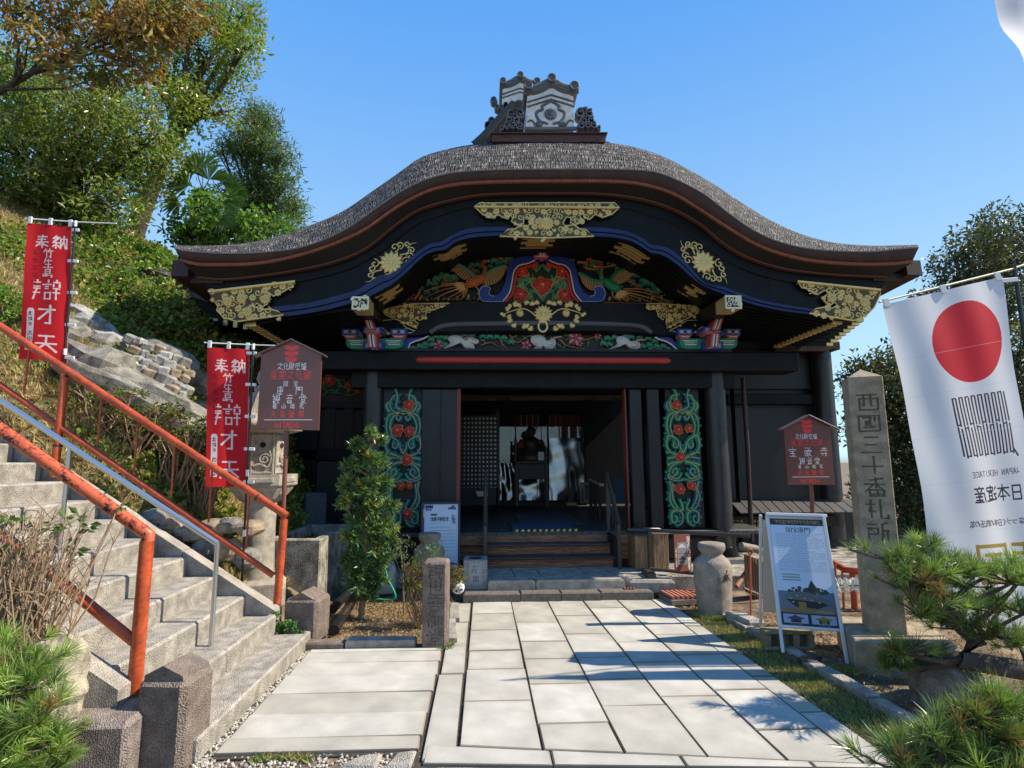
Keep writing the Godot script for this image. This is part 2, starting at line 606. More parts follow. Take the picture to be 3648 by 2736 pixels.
func mum(m: M, o: Vector2, r: float, z: float, k := 12):
	for ringi in 2:
		var rr := r * (1.0 - .4 * ringi)
		for i in k:
			m.pillow(petal(o, TAU * (i + .5 * ringi) / k, rr, rr * 5.0 / k, 5), z + .006 * ringi, .014)
	m.pillow(circ(o, r * .2, 8), z + .012, .012)
func leafs(m: M, o: Vector2, ang: float, s: float, z: float):
	for k in [-.9, -.45, 0.0, .45, .9]:
		m.pillow(petal(o, ang + k, s * (1.0 - absf(k) * .35), s * .38, 5), z, .012)
func crest(m: M, o: Vector2, ang: float, r: float, z: float):
	mum(m, o, r, z, 12)
	var d := Vector2.from_angle(ang)
	var e := d.orthogonal()
	for s in [-1.0, 1.0]:
		for g in [-1.0, 1.0]:
			for k in 3:
				var q: Vector2 = o + d * s * r * (1.0 + .42 * k) + e * g * r * ([.75, .62, .3][k])
				m.ribbon(spiral(q, (ang if s > 0 else ang + PI) + g * 2.2, -g * s * 1.15, r * (.38 - .06 * k), r * .06, 14), r * .1, r * .13, z, .008)
		m.ribbon(bez(PackedVector2Array([o + d * s * r * .9, o + d * s * r * 1.5 + e * s * r * .25, o + d * s * r * 2.0 - e * s * r * .12, o + d * s * r * 2.5 + e * s * r * .1]), 5), r * .14, r * .04, z, .008)
func filigree(m: M, poly: PackedVector2Array, z: float, sp: float, rim := .022):
	m.ribbon(poly, rim, rim, z, .012, Transform3D(), true)
	var lo := poly[0]
	var hi := poly[0]
	for p in poly:
		lo = lo.min(p)
		hi = hi.max(p)
	var i := 0
	var y := lo.y
	while y < hi.y:
		var x := lo.x + (sp * .5 if i % 2 else 0.0)
		while x < hi.x:
			var o := Vector2(x + rng.randf_range(-.2, .2) * sp, y + rng.randf_range(-.2, .2) * sp)
			if Geometry2D.is_point_in_polygon(o, poly):
				var k := rng.randf()
				if k < .4:
					var a := rng.randf() * TAU
					for j in 8:
						m.pillow(petal(o, a + TAU * j / 8, sp * .56, sp * .34, 5), z, .009)
				elif k < .75:
					m.ribbon(spiral(o, rng.randf() * TAU, 1.2 if rng.randf() < .5 else -1.2, sp * .55, sp * .08, 9), sp * .18, sp * .26, z, .009)
				else:
					leafs(m, o + Vector2(0, -sp * .3), rng.randf() * TAU, sp * .7, z)
			x += sp
		y += sp * .86
		i += 1
func gold_plate(poly: PackedVector2Array, z: float, sp: float, rim := .022, called := "gold_fitting"):
	var b := M.new()
	b.c = Color.WHITE
	b.ext(poly, z - .012, z)
	var o := part(called, b, mats.gold_dark, gate)
	var m := M.new()
	filigree(m, poly, z + .001, sp, rim)
	part("filigree", m, GOLD, o)
func flower(m: M, o: Vector2, r: float, z: float, sd := 0):
	for ringi in 3:
		var rr: float = r * [1.0, .72, .42][ringi]
		var k: int = [9, 7, 5][ringi]
		for i in k:
			var a := TAU * (i + .37 * ringi + rng.randf_range(-.2, .2)) / k + sd
			var keep := rr
			rr *= rng.randf_range(.72, 1.15)
			m.c = Color(.7, .38, .1)
			m.pillow(petal(o, a, rr, rr * .72, 5), z + .012 * ringi, .012)
			m.c = [Color(.42, .025, .02), Color(.55, .035, .025), Color(.65, .07, .04)][ringi]
			m.pillow(petal(o, a, rr * .93, rr * .66, 5), z + .012 * ringi + .004, .015)
			rr = keep
	m.c = Color(.7, .45, .1)
	m.pillow(circ(o, r * .14, 6), z + .04, .01)
func pinepad(m: M, o: Vector2, r: float, z: float):
	for i in 7:
		var a := PI * (-.12 + 1.24 * i / 6.0)
		m.c = [Color(.015, .2, .12), Color(.02, .27, .17), Color(.012, .16, .11)][i % 3]
		m.pillow(circ(o + Vector2.from_angle(a) * r * .62, r * .42, 7, a), z, .02)
	m.c = Color(.02, .25, .15)
	m.pillow(circ(o + Vector2(0, r * .15), r * .5, 8), z + .008, .02)
	for i in 5:
		var a := PI * (.1 + .8 * i / 4.0)
		m.c = Color(.5, .3, .07)
		m.ribbon(PackedVector2Array([o, o + Vector2.from_angle(a) * r * .8]), r * .07, r * .03, z + .022, .004)
func twig(m: M, line: PackedVector2Array, w: float, z: float):
	m.c = Color(.2, .07, .025)
	m.ribbon(bez(line, 5), w, w * .5, z, w * .5)
	m.c = Color(.55, .3, .06)
	m.ribbon(bez(line, 5), w * .3, w * .15, z + w * .5, .003)
func blade(m: M, o: Vector2, ang: float, len: float, z: float):
	m.c = Color(.018, .2, .1) if rng.randf() < .6 else Color(.025, .26, .15)
	m.pillow(petal(o, ang, len, len * .3), z, .016)
	m.c = Color(.6, .42, .13)
	m.ribbon(PackedVector2Array([o, o + Vector2.from_angle(ang) * len * .9]), len * .035, len * .02, z + .014, .003)

func temple():
	GOLD = mat("gold_leaf", lin(.72, .52, .2), .36, "", 1, 0, .55)
	mat("gold_dark", lin(.09, .06, .02), .5, "", 1, 0, .3)
	BLACK = mat("black_lacquer", lin(.0075, .0085, .0095), .45, "soft", .8, .12)
	BLACK.metallic_specular = .3
	PAINT = mat("carving_paint", Color.WHITE, .55, "", 1, 0, 0, true)
	var brown := mat("bark_edge", lin(.06, .025, .016), .6, "soft", .8, .25)
	var brown_dark := mat("dark_board", lin(.016, .011, .009), .7, "wood", .8, .2)
	var orange := mat("orange_batten", lin(.46, .12, .04), .65, "wood", 1.0, .2)
	var dull := mat("brown_batten", lin(.09, .032, .018), .7)
	var bark := mat("bark_thatch", lin(.37, .335, .315), .9)
	bark.albedo_texture = noise_cache["bark"]
	bark.normal_enabled = true
	bark.normal_texture = bump("bark_n", noise_cache["bark"], 10.0)
	bark.normal_scale = .8
	bark.uv1_scale = Vector3(.3, .3, 1)
	var blue := mat("blue_moulding", lin(.012, .022, .105), .5, "soft", 1.0, .1)
	var redp := mat("red_lacquer", lin(.42, .032, .025), .4)
	var wood := mat("old_wood", lin(.55, .235, .12), .7, "wood_flat", .9, .3)
	var plank := mat("dark_plank", lin(.035, .017, .011), .7, "wood", .9, .3)
	var ridge_tile := mat("ridge_tile", lin(.17, .175, .19), .5, "grain", 3.0, .5)
	var plaster := mat("ridge_plaster", lin(.90, .87, .80), .85, "faint", 1.2, .2)
	gate = thing("temple_gate", "black lacquered temple gate with curved bark roof and gilded painted carvings", "temple", at(1930, 2020, -7.9))
	# --- surveyed curves of the gable
	var S := px("622,879 700,877 850,869 950,852 1025,832 1125,795 1225,750 1325,682 1425,612 1500,560 1600,530 1680,515 1800,503 1950,498 2080,501 2160,507 2250,522 2350,552 2450,602 2550,660 2650,727 2750,787 2850,832 2950,860 3050,873 3150,878 3271,879")
	var T := px("622,883 645,891 750,900 850,902 950,897 1050,885 1150,855 1250,805 1350,735 1425,684 1500,646 1600,617 1750,605 1950,602 2200,603 2325,611 2400,636 2505,690 2600,763 2675,815 2750,852 2850,880 2950,892 3100,896 3200,887 3271,881")
	var O := px("648,926 700,941 800,943 900,940 1000,925 1100,900 1200,865 1300,818 1400,748 1475,704 1550,673 1650,655 1800,648 2000,646 2200,648 2300,660 2400,692 2500,752 2600,817 2700,875 2800,910 2900,930 3050,941 3175,940 3248,932")
	var Bt := px("706,993 800,1000 950,985 1100,960 1200,935 1300,893 1400,815 1450,778 1500,750 1600,720 1700,702 1825,695 1950,694 2100,695 2200,702 2300,719 2400,752 2500,808 2550,852 2620,902 2700,937 2800,964 2950,982 3050,988 3158,992")
	var Bo := px("770,1080 860,1104 1000,1092 1100,1080 1200,1055 1280,1030 1350,985 1400,975 1450,930 1500,890 1540,868 1572,864 1600,845 1650,822 1710,812 1780,811 1950,811 2100,812 2180,817 2250,832 2295,855 2317,874 2350,877 2395,895 2450,945 2505,1005 2580,1025 2700,1068 2800,1088 2900,1102 3060,1112 3120,1085")
	var Bl := px("790,1110 846,1146 1000,1130 1100,1117 1200,1096 1300,1065 1380,1024 1400,1012 1450,970 1485,936 1515,911 1550,896 1590,889 1615,868 1670,850 1750,842 1930,837 2100,842 2180,847 2245,860 2285,881 2320,903 2350,907 2385,925 2425,955 2475,1000 2515,1024 2580,1050 2640,1072 2700,1090 2800,1110 2900,1122 3038,1142 3095,1110")
	var N := 90
	var rF := row(T, N, -6.62)
	var rS := row(S, N, -7.3)
	# --- bark roof: the front roll, the main slope and its back
	var m := M.new(true)
	var rolls := [rF]
	for k in 5:
		var r := PackedVector3Array()
		var t := (k + 1) / 5.0
		for i in N + 1:
			var p: Vector3 = rF[i].lerp(rS[i], t)
			p.y += .035 * sin(PI * t)
			r.append(p)
		rolls.append(r)
	rolls.append(shift(rS, Vector3(0, .02, -.6)))
	rolls.append(shift(rS, Vector3(0, .0, -2.2)))
	rolls.append(shift(rS, Vector3(0, -.1, -5.0)))
	m.loft(rolls, 1.0, 1.0)
	part("bark_roof", m, bark, gate)
	# --- the front thickness of the bark, stepped battens and boards under it
	var rO := row(O, N, -6.63)
	m = M.new(true)
	m.loft([shift(rF, Vector3(0, -.004, .012)), shift(rO, Vector3(0, 0, .012))], 1, 1)
	m.loft([shift(rO, Vector3(0, 0, .012)), shift(rO, Vector3(0, .0, -5.2))], 1, 1)
	m.loft([PackedVector3Array([rF[0], rF[0] + Vector3(0, 0, -5.2)]), PackedVector3Array([rO[0], rO[0] + Vector3(0, 0, -5.2)])])
	m.loft([PackedVector3Array([rF[N], rF[N] + Vector3(0, 0, -5.2)]), PackedVector3Array([rO[N], rO[N] + Vector3(0, 0, -5.2)])])
	part("roof_edge", m, brown, gate)
	m = M.new()
	var thin := row(T, N, -6.605)
	m.loft([shift(thin, Vector3(0, .004, -.01)), shift(thin, Vector3(0, .004, .01)), shift(thin, Vector3(0, -.012, .01)), shift(thin, Vector3(0, -.012, -.01))])
	part("edge_line", m, mat("thatch_lip", lin(.16, .14, .13), .9), gate)
	var o2 := row(O, N, -6.62)
	m = M.new()
	m.loft([shift(o2, Vector3(0, .012, 0)), shift(o2, Vector3(0, .012, .03)), shift(o2, Vector3(0, -.022, .025)), shift(o2, Vector3(0, -.022, -.05))])
	part("eave_batten", m, orange, gate)
	var rB := row(Bt, N, -6.81)
	m = M.new()
	m.loft([shift(o2, Vector3(0, -.02, 0)), shift(rB, Vector3(0, .02, .02))])
	part("eave_board", m, brown_dark, gate)
	m = M.new()
	m.loft([shift(rB, Vector3(0, .022, .0)), shift(rB, Vector3(0, .022, .035)), shift(rB, Vector3(0, .002, .03)), shift(rB, Vector3(0, .002, -.03))])
	part("eave_batten", m, dull, gate)
	# --- barge board with its cusped blue moulding
	var rBo := row(Bo, N * 2, ZB)
	var rBl := row(Bl, N * 2, ZB)
	var rBm := PackedVector3Array()
	for i in N * 2 + 1:
		rBm.append(rBo[i].lerp(rBl[i], .55))
	var rBt := row(Bt, N * 2, ZB)
	m = M.new()
	var q1 := PackedVector3Array()
	var q2 := PackedVector3Array()
	for i in N * 2 + 1:
		q1.append(rBt[i].lerp(rBo[i], .30))
		q2.append(rBt[i].lerp(rBo[i], .33))
	m.loft([rBt, shift(q1, Vector3(0, 0, 0)), shift(q2, Vector3(0, 0, -.02)), shift(rBo, Vector3(0, 0, -.02))])
	m.loft([rBl, shift(rBl, Vector3(0, 0, -.12)), shift(rBt, Vector3(0, 0, -.12))])
	part("barge_board", m, BLACK, gate)
	m = M.new()
	m.loft([shift(rBo, Vector3(0, 0, -.02)), shift(rBo, Vector3(0, 0, .02)), shift(rBm, Vector3(0, .008, .025)), shift(rBm, Vector3(0, .002, .0)), shift(rBm, Vector3(0, -.008, .015)), shift(rBl, Vector3(0, 0, .02)), shift(rBl, Vector3(0, 0, -.02))])
	part("blue_moulding", m, blue, gate)
	# ceiling behind the barge and the roof's end boards
	m = M.new()
	m.loft([shift(rBl, Vector3(0, .07, -.06)), shift(rBl, Vector3(0, .14, -1.9))])
	part("ceiling", m, BLACK, gate)
	# curved ceiling ribs between barge board and gable field, each with two gilt sleeves a side
	var U := px("1330,1052 1400,1008 1450,968 1485,934 1515,909 1550,893 1590,886 1615,866 1670,848 1750,840 1930,835 2100,840 2180,845 2245,858 2285,879 2320,901 2350,905 2385,923 2425,953 2475,998 2515,1022 2560,1040")
	for k in 7:
		var z := -6.98 - .135 * k
		var r := row(U, 60, ZB)
		r = shift(r, Vector3(0, .035 + .021 * k, z - ZB))
		m = M.new()
		var w := .032
		m.loft([shift(r, Vector3(0, .03, w)), shift(r, Vector3(0, -.03, w)), shift(r, Vector3(0, -.03, -w)), shift(r, Vector3(0, .03, -w))])
		var rib := part("ceiling_rib", m, BLACK, gate)
		for g in [[0, 4], [10, 16], [26, 32], [43, 49], [56, 59]]:
			var sl := r.slice(g[0] + (k % 2), g[1] + (k % 2))
			m = M.new()
			w = .036
			m.loft([shift(sl, Vector3(0, .03, w)), shift(sl, Vector3(0, -.034, w)), shift(sl, Vector3(0, -.034, -w)), shift(sl, Vector3(0, .03, -w))])
			m.loft([shift(sl, Vector3(0, -.02, w + .003)), shift(sl, Vector3(0, -.005, w + .003))])
			part("gilt_sleeve", m, GOLD, rib)
	# side eave rafters with gilt ends, under both ends of the gable
	for s in 2:
		var a: Vector3 = [at(885, 1150, -6.94), at(2989, 1142, -6.94)][s]
		var dirx: float = [1.0, -1.0][s]
		for i in 14:
			m = M.new()
			var o := Vector3(a.x, a.y, -6.94 - .115 * i)
			m.box(o + Vector3(dirx * .75, .12, 0), Vector3(1.5, .075, .05), Basis(Vector3.BACK, dirx * .17))
			var rf := part("rafter", m, BLACK, gate)
			m = M.new()
			m.box(o + Vector3(dirx * .05 - dirx * .01, -.01, 0), Vector3(.13, .085, .058))
			part("rafter_end", m, GOLD, rf)
		m = M.new()
		m.box(Vector3(a.x + dirx * .75, a.y + .19, -7.9), Vector3(1.6, .03, 1.5), Basis(Vector3.BACK, dirx * .17))
		part("soffit", m, BLACK, gate)
	# the long brown eave boards running back at both ends
	for s in 2:
		var a: Vector3 = [at(640, 966, -6.72), at(3258, 962, -6.72)][s]
		m = M.new()
		var bs := Basis(Vector3.RIGHT, -.06)
		m.box(a + Vector3(0, -.06, -1.6), Vector3(.2, .2, 3.2), bs)
		part("eave_beam", m, mat("eave_red", lin(.075, .026, .02), .6, "wood", 1.0, .2), gate)
		m = M.new()
		m.box(a + Vector3([.28, -.28][s], -.16, -1.7), Vector3(.4, .1, 3.2), bs)
		m.box(a + Vector3([.5, -.5][s], -.28, -1.75), Vector3(.4, .1, 3.2), bs)
		part("eave_board", m, brown, gate)
	# --- gold on the barge board
	gold_plate(pl("580,574 615,550 1100,548 1577,548 1612,582 1560,628 1490,652 1440,630 1400,666 1368,652 1352,622 1325,636 1352,680 1300,705 1264,690 1268,656 1235,648 1210,690 1225,712 1290,705 1330,735 1370,737 1430,785 1100,798 760,785 820,737 870,735 905,706 962,712 985,690 960,650 932,655 930,695 880,705 843,680 862,640 842,624 820,662 780,650 750,632 700,655 640,630", 2, ZB + .04), ZB + .045, .085)
	m = M.new()
	m.ribbon(pl("585,575 1095,576 1608,582", 2, ZB + .06), .035, .035, ZB + .06, .02)
	mum(m, p1(1095, 690, 2, ZB + .06), .11, ZB + .058, 16)
	part("gold_rail", m, GOLD, gate)
	gold_plate(pl("490,882 1100,814 1082,842 1020,880 950,912 916,887 886,905 915,935 905,970 875,985 832,962 812,985 868,1008 920,1003 980,1018 1024,1045 690,1093 595,1062 548,1012 556,985", 1, ZB + .03), ZB + .035, .09)
	gold_plate(pl("1084,815 1130,822 1670,872 1665,905 1625,990 1575,1042 1482,1085 1164,1032 1212,1000 1288,988 1330,997 1362,975 1342,955 1310,978 1270,950 1275,908 1312,890 1270,870 1222,900 1150,860 1110,852", 3, ZB + .03), ZB + .035, .09)
	for s in 2:
		m = M.new()
		if s == 0:
			m.ribbon(pl("488,878 1104,806", 1, ZB + .05), .05, .05, ZB + .03, .035)
		else:
			m.ribbon(pl("1080,806 1672,866", 3, ZB + .05), .05, .05, ZB + .03, .035)
		for i in 4:
			var c := p1([620, 720, 760, 890][i], [945, 925, 1020, 930][i], 1, ZB + .05) if s == 0 else p1([1560, 1450, 1430, 1330][i], [950, 930, 1025, 920][i], 3, ZB + .05)
			mum(m, c, .075, ZB + .046, 11)
		part("gold_rail", m, GOLD, gate)
	m = M.new()
	crest(m, p1(1785, 668, 1, ZB), deg_to_rad(42), .165, ZB - .01)
	part("gold_crest", m, GOLD, gate)
	m = M.new()
	crest(m, p1(415, 665, 3, ZB), deg_to_rad(138), .165, ZB - .01)
	part("gold_crest", m, GOLD, gate)
	# --- gable field, tie beam, transom
	m = M.new()
	var top := px("1380,1085 1480,1000 1560,945 1650,905 1750,880 1850,870 1950,868 2100,873 2200,895 2300,935 2400,1000 2480,1075")
	var rt := row(top, 40, ZF)
	m.loft([shift(rt, Vector3(0, .35, -.06)), shift(rt, Vector3(0, .0, -.06))])
	var lowline := PackedVector3Array()
	for p in rt:
		lowline.append(Vector3(p.x, at(1930, 1130, ZF).y, p.z - .06))
	m.loft([shift(rt, Vector3(0, 0, -.06)), lowline])
	part("gable_field", m, mat("deep_black", lin(.006, .006, .007), .6), gate)
	m = M.new()
	m.loft([shift(rt, Vector3(0, .012, .02)), shift(rt, Vector3(0, -.012, .02)), shift(rt, Vector3(0, -.012, -.06))])
	part("red_moulding", m, redp, gate)
	gable_carving()
	# tie beam: slightly cambered, with a pale bevel below
	m = M.new()
	var tb := px("1356,1118 1400,1098 1500,1084 1700,1078 1930,1077 2150,1079 2350,1084 2460,1096 2502,1116")
	var tl := px("1356,1160 1400,1190 1500,1192 1540,1184 1600,1180 1930,1178 2250,1180 2330,1190 2400,1192 2460,1188 2502,1160")
	var rtb := row(tb, 40, -7.78)
	var rtl := row(tl, 40, -7.78)
	m.loft([shift(rtb, Vector3(0, 0, -.25)), rtb, rtl, shift(rtl, Vector3(0, -.03, -.06)), shift(rtl, Vector3(0, -.03, -.25))])
	part("tie_beam", m, BLACK, gate)
	m = M.new()
	var gl := bez(pl("263,1468 330,1425 440,1408 700,1402 1095,1398 1400,1402 1690,1412 1790,1430 1845,1468", 2, -7.77), 6)
	m.ribbon(gl, .07, .07, -7.775, .012)
	part("beam_bevel", m, mat("grey_lacquer", lin(.055, .053, .058), .35), gate)
	gold_plate(pl("1715,1030 1760,1000 1950,966 2205,962 2150,985 2090,1010 2040,1012 2030,1065 1990,1085 1962,1062 1958,1092 1980,1102 1970,1140", 1, -7.76), -7.755, .075, .018)
	gold_plate(pl("400,1020 360,987 250,975 100,963 5,966 25,1008 78,1002 87,1050 120,1080 148,1047 145,1095 150,1138", 3, -7.76), -7.755, .075, .018)
	gold_plate(pl("1712,1088 1830,1076 1900,1140 1958,1160 1930,1174 1712,1176", 1, -7.8), -7.79, .06, .018)
	gold_plate(pl("405,1082 290,1086 222,1130 166,1160 205,1166 405,1176", 3, -7.8), -7.79, .06, .018)
	m = M.new()
	mum(m, p1(1072, 1335, 2, -7.76), .145, -7.765, 15)
	for s in [-1.0, 1.0]:
		m.pillow(circ(p1(1070 + s * 165, 1330, 2, -7.76), .058, 12), -7.77, .03)
		m.pillow(circ(p1(1070 + s * 165, 1330, 2, -7.76), .026, 8), -7.745, .015)
		for f in [[75, 1270, 80], [110, 1260, 60], [200, 1270, 100], [240, 1300, 40], [250, 1370, 200], [215, 1395, 240], [150, 1410, 200], [100, 1420, 225], [180, 1280, 120], [225, 1350, 0], [120, 1395, 260], [45, 1262, 90]]:
			var a := deg_to_rad(f[2])
			leafs(m, p1(1070 + s * f[0], f[1] + 8, 2, -7.76), a if s > 0 else PI - a, .085, -7.77)
		for f in [[200, 1275], [235, 1280], [295, 1335], [280, 1345], [245, 1390], [238, 1275]]:
			m.pillow(circ(p1(1070 + s * f[0], f[1], 2, -7.76), .03, 8), -7.77, .02)
		m.ribbon(bez(pl("1070,1400 %f,1300 %f,1340" % [1070 + s * 130, 1070 + s * 290], 2, -7.76), 6), .025, .012, -7.77, .01)
	m.ribbon(circ(p1(1068, 1425, 2, -7.76), .065, 14, 0, 1.2), .035, .035, -7.77, .014, Transform3D(), true)
	part("gold_crest", m, GOLD, gate)
	transom()
	brackets()
	facade()
	carved_panels()
	ridge()
	wings()

func gable_carving():
	var root := M.new()
	root.c = Color(.2, .08, .03)
	root.ribbon(pl("10,1245 250,1258 600,1252", 2, ZF + .02), .03, .03, ZF - .05, .03)
	root.ribbon(pl("1500,1250 1800,1255 2100,1270", 2, ZF + .02), .03, .03, ZF - .05, .03)
	var gc := part("gable_carving", root, PAINT, gate)
	var z := ZF - .02
	# pine boughs and blossoms
	for s in [["150,1240 190,1180 175,1130 230,1060 300,1010 340,990", [[330, 1030], [380, 1065], [430, 1075], [520, 940], [580, 930], [640, 905], [700, 890], [770, 870], [830, 935], [790, 960], [720, 960], [480, 955], [420, 970], [900, 865], [100, 1190], [60, 1235], [310, 1085], [860, 900]], [[230, 1085, 36], [100, 1190, 26], [760, 930, 26], [910, 885, 28], [160, 1130, 18], [970, 860, 16]]],
			["1310,970 1380,975 1370,1010 1450,1020 1530,1000 1640,990 1730,1040 1800,1040", [[1420, 890], [1480, 920], [1350, 890], [1540, 945], [1600, 965], [1660, 985], [1730, 1000], [1830, 1040], [1870, 1075], [1800, 1110], [1850, 1120], [1910, 1110], [1890, 1170], [1950, 1185], [2010, 1190], [2060, 1225], [1990, 1150], [2110, 1255], [1300, 870], [1240, 865], [1500, 885], [1560, 920]], [[1210, 885, 30], [1395, 950, 22], [1280, 860, 14]]]]:
		var m := M.new()
		twig(m, pl(s[0], 2, z), .05, z)
		for p in s[1]:
			pinepad(m, p1(p[0], p[1] + 8, 2, z), .062, z + .01 + rng.randf() * .03)
		for i in 64:
			var u := rng.randf()
			var arc := bez(px("20,1215 150,1110 330,985 520,905 760,862 930,862" if s[0].begins_with("150") else "1230,862 1420,868 1620,930 1800,1010 1960,1110 2120,1240", 2), 6)
			var w := arc[int(u * (arc.size() - 1))]
			var g := at(w.x + rng.randf_range(-8, 8), w.y + rng.randf_range(6, 80), z)
			pinepad(m, Vector2(g.x, g.y), .05, z - .03 + rng.randf() * .03)
			if i % 5 == 0:
				flower(m, Vector2(g.x + .04, g.y - .03), .04, z)
		for i in 14:
			var p = s[1][rng.randi() % s[1].size()]
			var q := p1(p[0], p[1] + 20, 2, z)
			twig(m, PackedVector2Array([q, q + Vector2(rng.randf_range(-.1, .1), rng.randf_range(-.08, .02)), q + Vector2(rng.randf_range(-.2, .2), rng.randf_range(-.12, .02))]), .018, z + .015)
		for f in s[2]:
			flower(m, p1(f[0], f[1], 2, z), f[2] * .0021, z + .04)
		part("pine_bough", m, PAINT, gc)
	for s in 2:     # rocks and grasses along the foot
		var m := M.new()
		for i in 26:
			var o := p1(lerpf(20, 600, i / 25.0), 1250, 2, z) if s == 0 else p1(lerpf(1510, 2140, i / 25.0), 1254, 2, z)
			m.c = [Color(.01, .09, .07), Color(.45, .25, .05), Color(.12, .05, .02)][i % 3]
			m.pillow(petal(o, PI * rng.randf_range(.25, .75), .12 * rng.randf_range(.5, 1.1), .05), z + .015, .02)
		part("rock_and_grass", m, PAINT, gc)
	# two phoenixes
	for s in 2:
		var m := M.new()
		var body := Color(.36, .1, .03) if s == 0 else Color(.01, .17, .09)
		var t := 2
		var zz := z + .05
		var wings_ := [["580,1060 530,1010 470,980 375,985", "570,1100 500,1090 440,1040 390,1000"], ["650,1065 690,1020 740,1000 805,990", "640,1140 720,1125 780,1075 805,1010"]] if s == 0 else [["1490,1100 1420,1085 1370,1055 1322,1042", "1510,1140 1420,1170 1360,1130 1328,1060"], ["1540,1085 1590,1030 1660,1010 1775,1008", "1600,1130 1660,1105 1710,1060 1765,1020"]]
		for w in wings_:
			var a := bez(pl(w[0], t, zz), 8)
			var b := bez(pl(w[1], t, zz), 8)
			var sheet := a.duplicate()
			var rb := b.duplicate()
			rb.reverse()
			sheet.append_array(rb)
			m.c = Color(.16, .09, .03) if s == 0 else Color(.12, .07, .05)
			m.ext(sheet, zz - .01, zz)
			for i in range(1, a.size() - 1):
				m.c = Color(.5, .32, .12) if i % 2 else Color(.2, .13, .07)
				m.ribbon(PackedVector2Array([a[i], b[i].lerp(b[mini(i + 3, b.size() - 1)], .6)]), .016, .02, zz + .004, .01)
			m.c = Color(.08, .24, .2) if s == 0 else Color(.01, .16, .1)
			for i in range(0, a.size() - 3):
				m.pillow(circ(a[i].lerp(b[i], .12), .026, 6), zz + .01, .014)
		var tails := ["500,1125 350,1140 215,1178", "500,1140 360,1165 230,1222", "505,1150 400,1180 290,1235", "510,1155 440,1200 350,1240", "520,1160 470,1210 420,1242", "500,1132 420,1120 340,1130", "530,1165 510,1210 470,1240"] if s == 0 else ["1640,1160 1760,1160 1890,1190", "1640,1170 1780,1185 1925,1235", "1640,1178 1780,1210 1935,1258", "1630,1185 1750,1225 1850,1258", "1620,1190 1700,1230 1760,1252", "1600,1195 1640,1230 1670,1250", "1590,1195 1600,1225 1620,1250"]
		for i in tails.size():
			m.c = [Color(.4, .13, .05), Color(.32, .08, .05), Color(.5, .3, .1)][i % 3]
			m.ribbon(bez(pl(tails[i], t, zz), 7), .022, .01, zz, .014)
			m.c = Color(.6, .4, .14)
			m.ribbon(bez(pl(tails[i], t, zz), 7), .005, .003, zz + .014, .003)
		for i in 9:       # fan of rump feathers
			m.c = Color(.58, .36, .12)
			m.pillow(petal(p1(505, 1115, t, zz) if s == 0 else p1(1610, 1165, t, zz), (PI + .1 + i * .2) if s == 0 else (-.4 - i * .2), .16, .035, 5), zz + .01, .012)
		m.c = body
		var bp := bez(pl("510,1120 540,1085 600,1055 640,1050 665,1065 660,1100 620,1130 560,1150 520,1145 510,1120", t, zz), 4) if s == 0 else bez(pl("1470,1090 1510,1075 1560,1100 1620,1140 1625,1170 1580,1185 1530,1160 1490,1120 1470,1090", t, zz), 4)
		m.pillow(bp, zz + .01, .06)
		var lo := p1(510, 1150, t, zz) if s == 0 else p1(1470, 1185, t, zz)
		for i in 46:      # scales
			var c := lo + Vector2((i % 9) * .041 + .02 * ((i / 9) % 2), (i / 9) * .04)
			if Geometry2D.is_point_in_polygon(c, bp):
				m.c = body * 1.7
				m.pillow(circ(c, .017, 6), zz + .052, .01)
		m.c = body
		var neck := bez(pl("640,1070 655,1020 635,985 645,968", t, zz) if s == 0 else pl("1490,1095 1478,1050 1485,1015 1465,1005", t, zz), 7)
		m.ribbon(neck, .085, .035, zz + .02, .04)
		m.c = Color(.01, .14, .1) if s == 0 else Color(.36, .1, .04)
		m.ribbon(neck, .02, .012, zz + .06, .006)
		m.c = Color(.45, .06, .03)
		m.pillow(circ(p1(652, 968, t, zz) if s == 0 else p1(1460, 1006, t, zz), .035, 8), zz + .03, .04)
		m.c = Color(.6, .5, .2)
		m.pillow(petal(p1(662, 968, t, zz) if s == 0 else p1(1450, 1007, t, zz), .05 if s == 0 else PI, .06, .024, 5), zz + .045, .012)
		for leg in (["530,1150 505,1190 495,1225", "590,1140 610,1175 600,1200"] if s == 0 else ["1560,1180 1570,1215 1590,1235"]):
			m.c = Color(.45, .2, .05)
			m.ribbon(bez(pl(leg, t, zz), 4), .026, .014, zz + .01, .02)
		part("phoenix", m, PAINT, gc)
	# frog-leg strut with its painted mouldings and peonies
	var half := px("1060,912 960,910 930,937 870,948 832,985 815,1030 800,1120 768,1190 722,1218 692,1210 684,1184 694,1162 670,1147 636,1150 614,1185 620,1228 650,1254 782,1255 830,1190 850,1100 862,1040 900,998 960,985 1010,962 1060,955", 2)
	for sgn in [-1.0, 1.0]:
		var poly := PackedVector2Array()
		for p in half:
			var q := at(1930 + (p.x - 1930) * -sgn, p.y, ZF)
			poly.append(Vector2(q.x, q.y))
		var m := M.new()
		m.c = BLUE
		m.ext(poly, ZF - .06, ZF + .05)
		var inner := PackedVector2Array()
		for i in range(17, 24):
			inner.append(poly[i])
		m.c = WHITE
		m.ribbon(bez(inner, 4), .02, .02, ZF + .052, .004)
		var curl := PackedVector2Array()
		for i in range(8, 18):
			curl.append(poly[i])
		m.c = Color(.3, .36, .5)
		m.ribbon(bez(curl, 3), .014, .014, ZF + .052, .004)
		var inn2 := PackedVector2Array()
		var c := Vector2(at(1930, 1060, ZF).x, at(1930, 1060, ZF).y)
		for p in inner:
			inn2.append(p + Vector2(sgn * .0 + signf(c.x - p.x) * minf(.035, absf(c.x - p.x)), -.03 if p.y > c.y + .05 else 0.0))
		m.c = Color(.55, .025, .02)
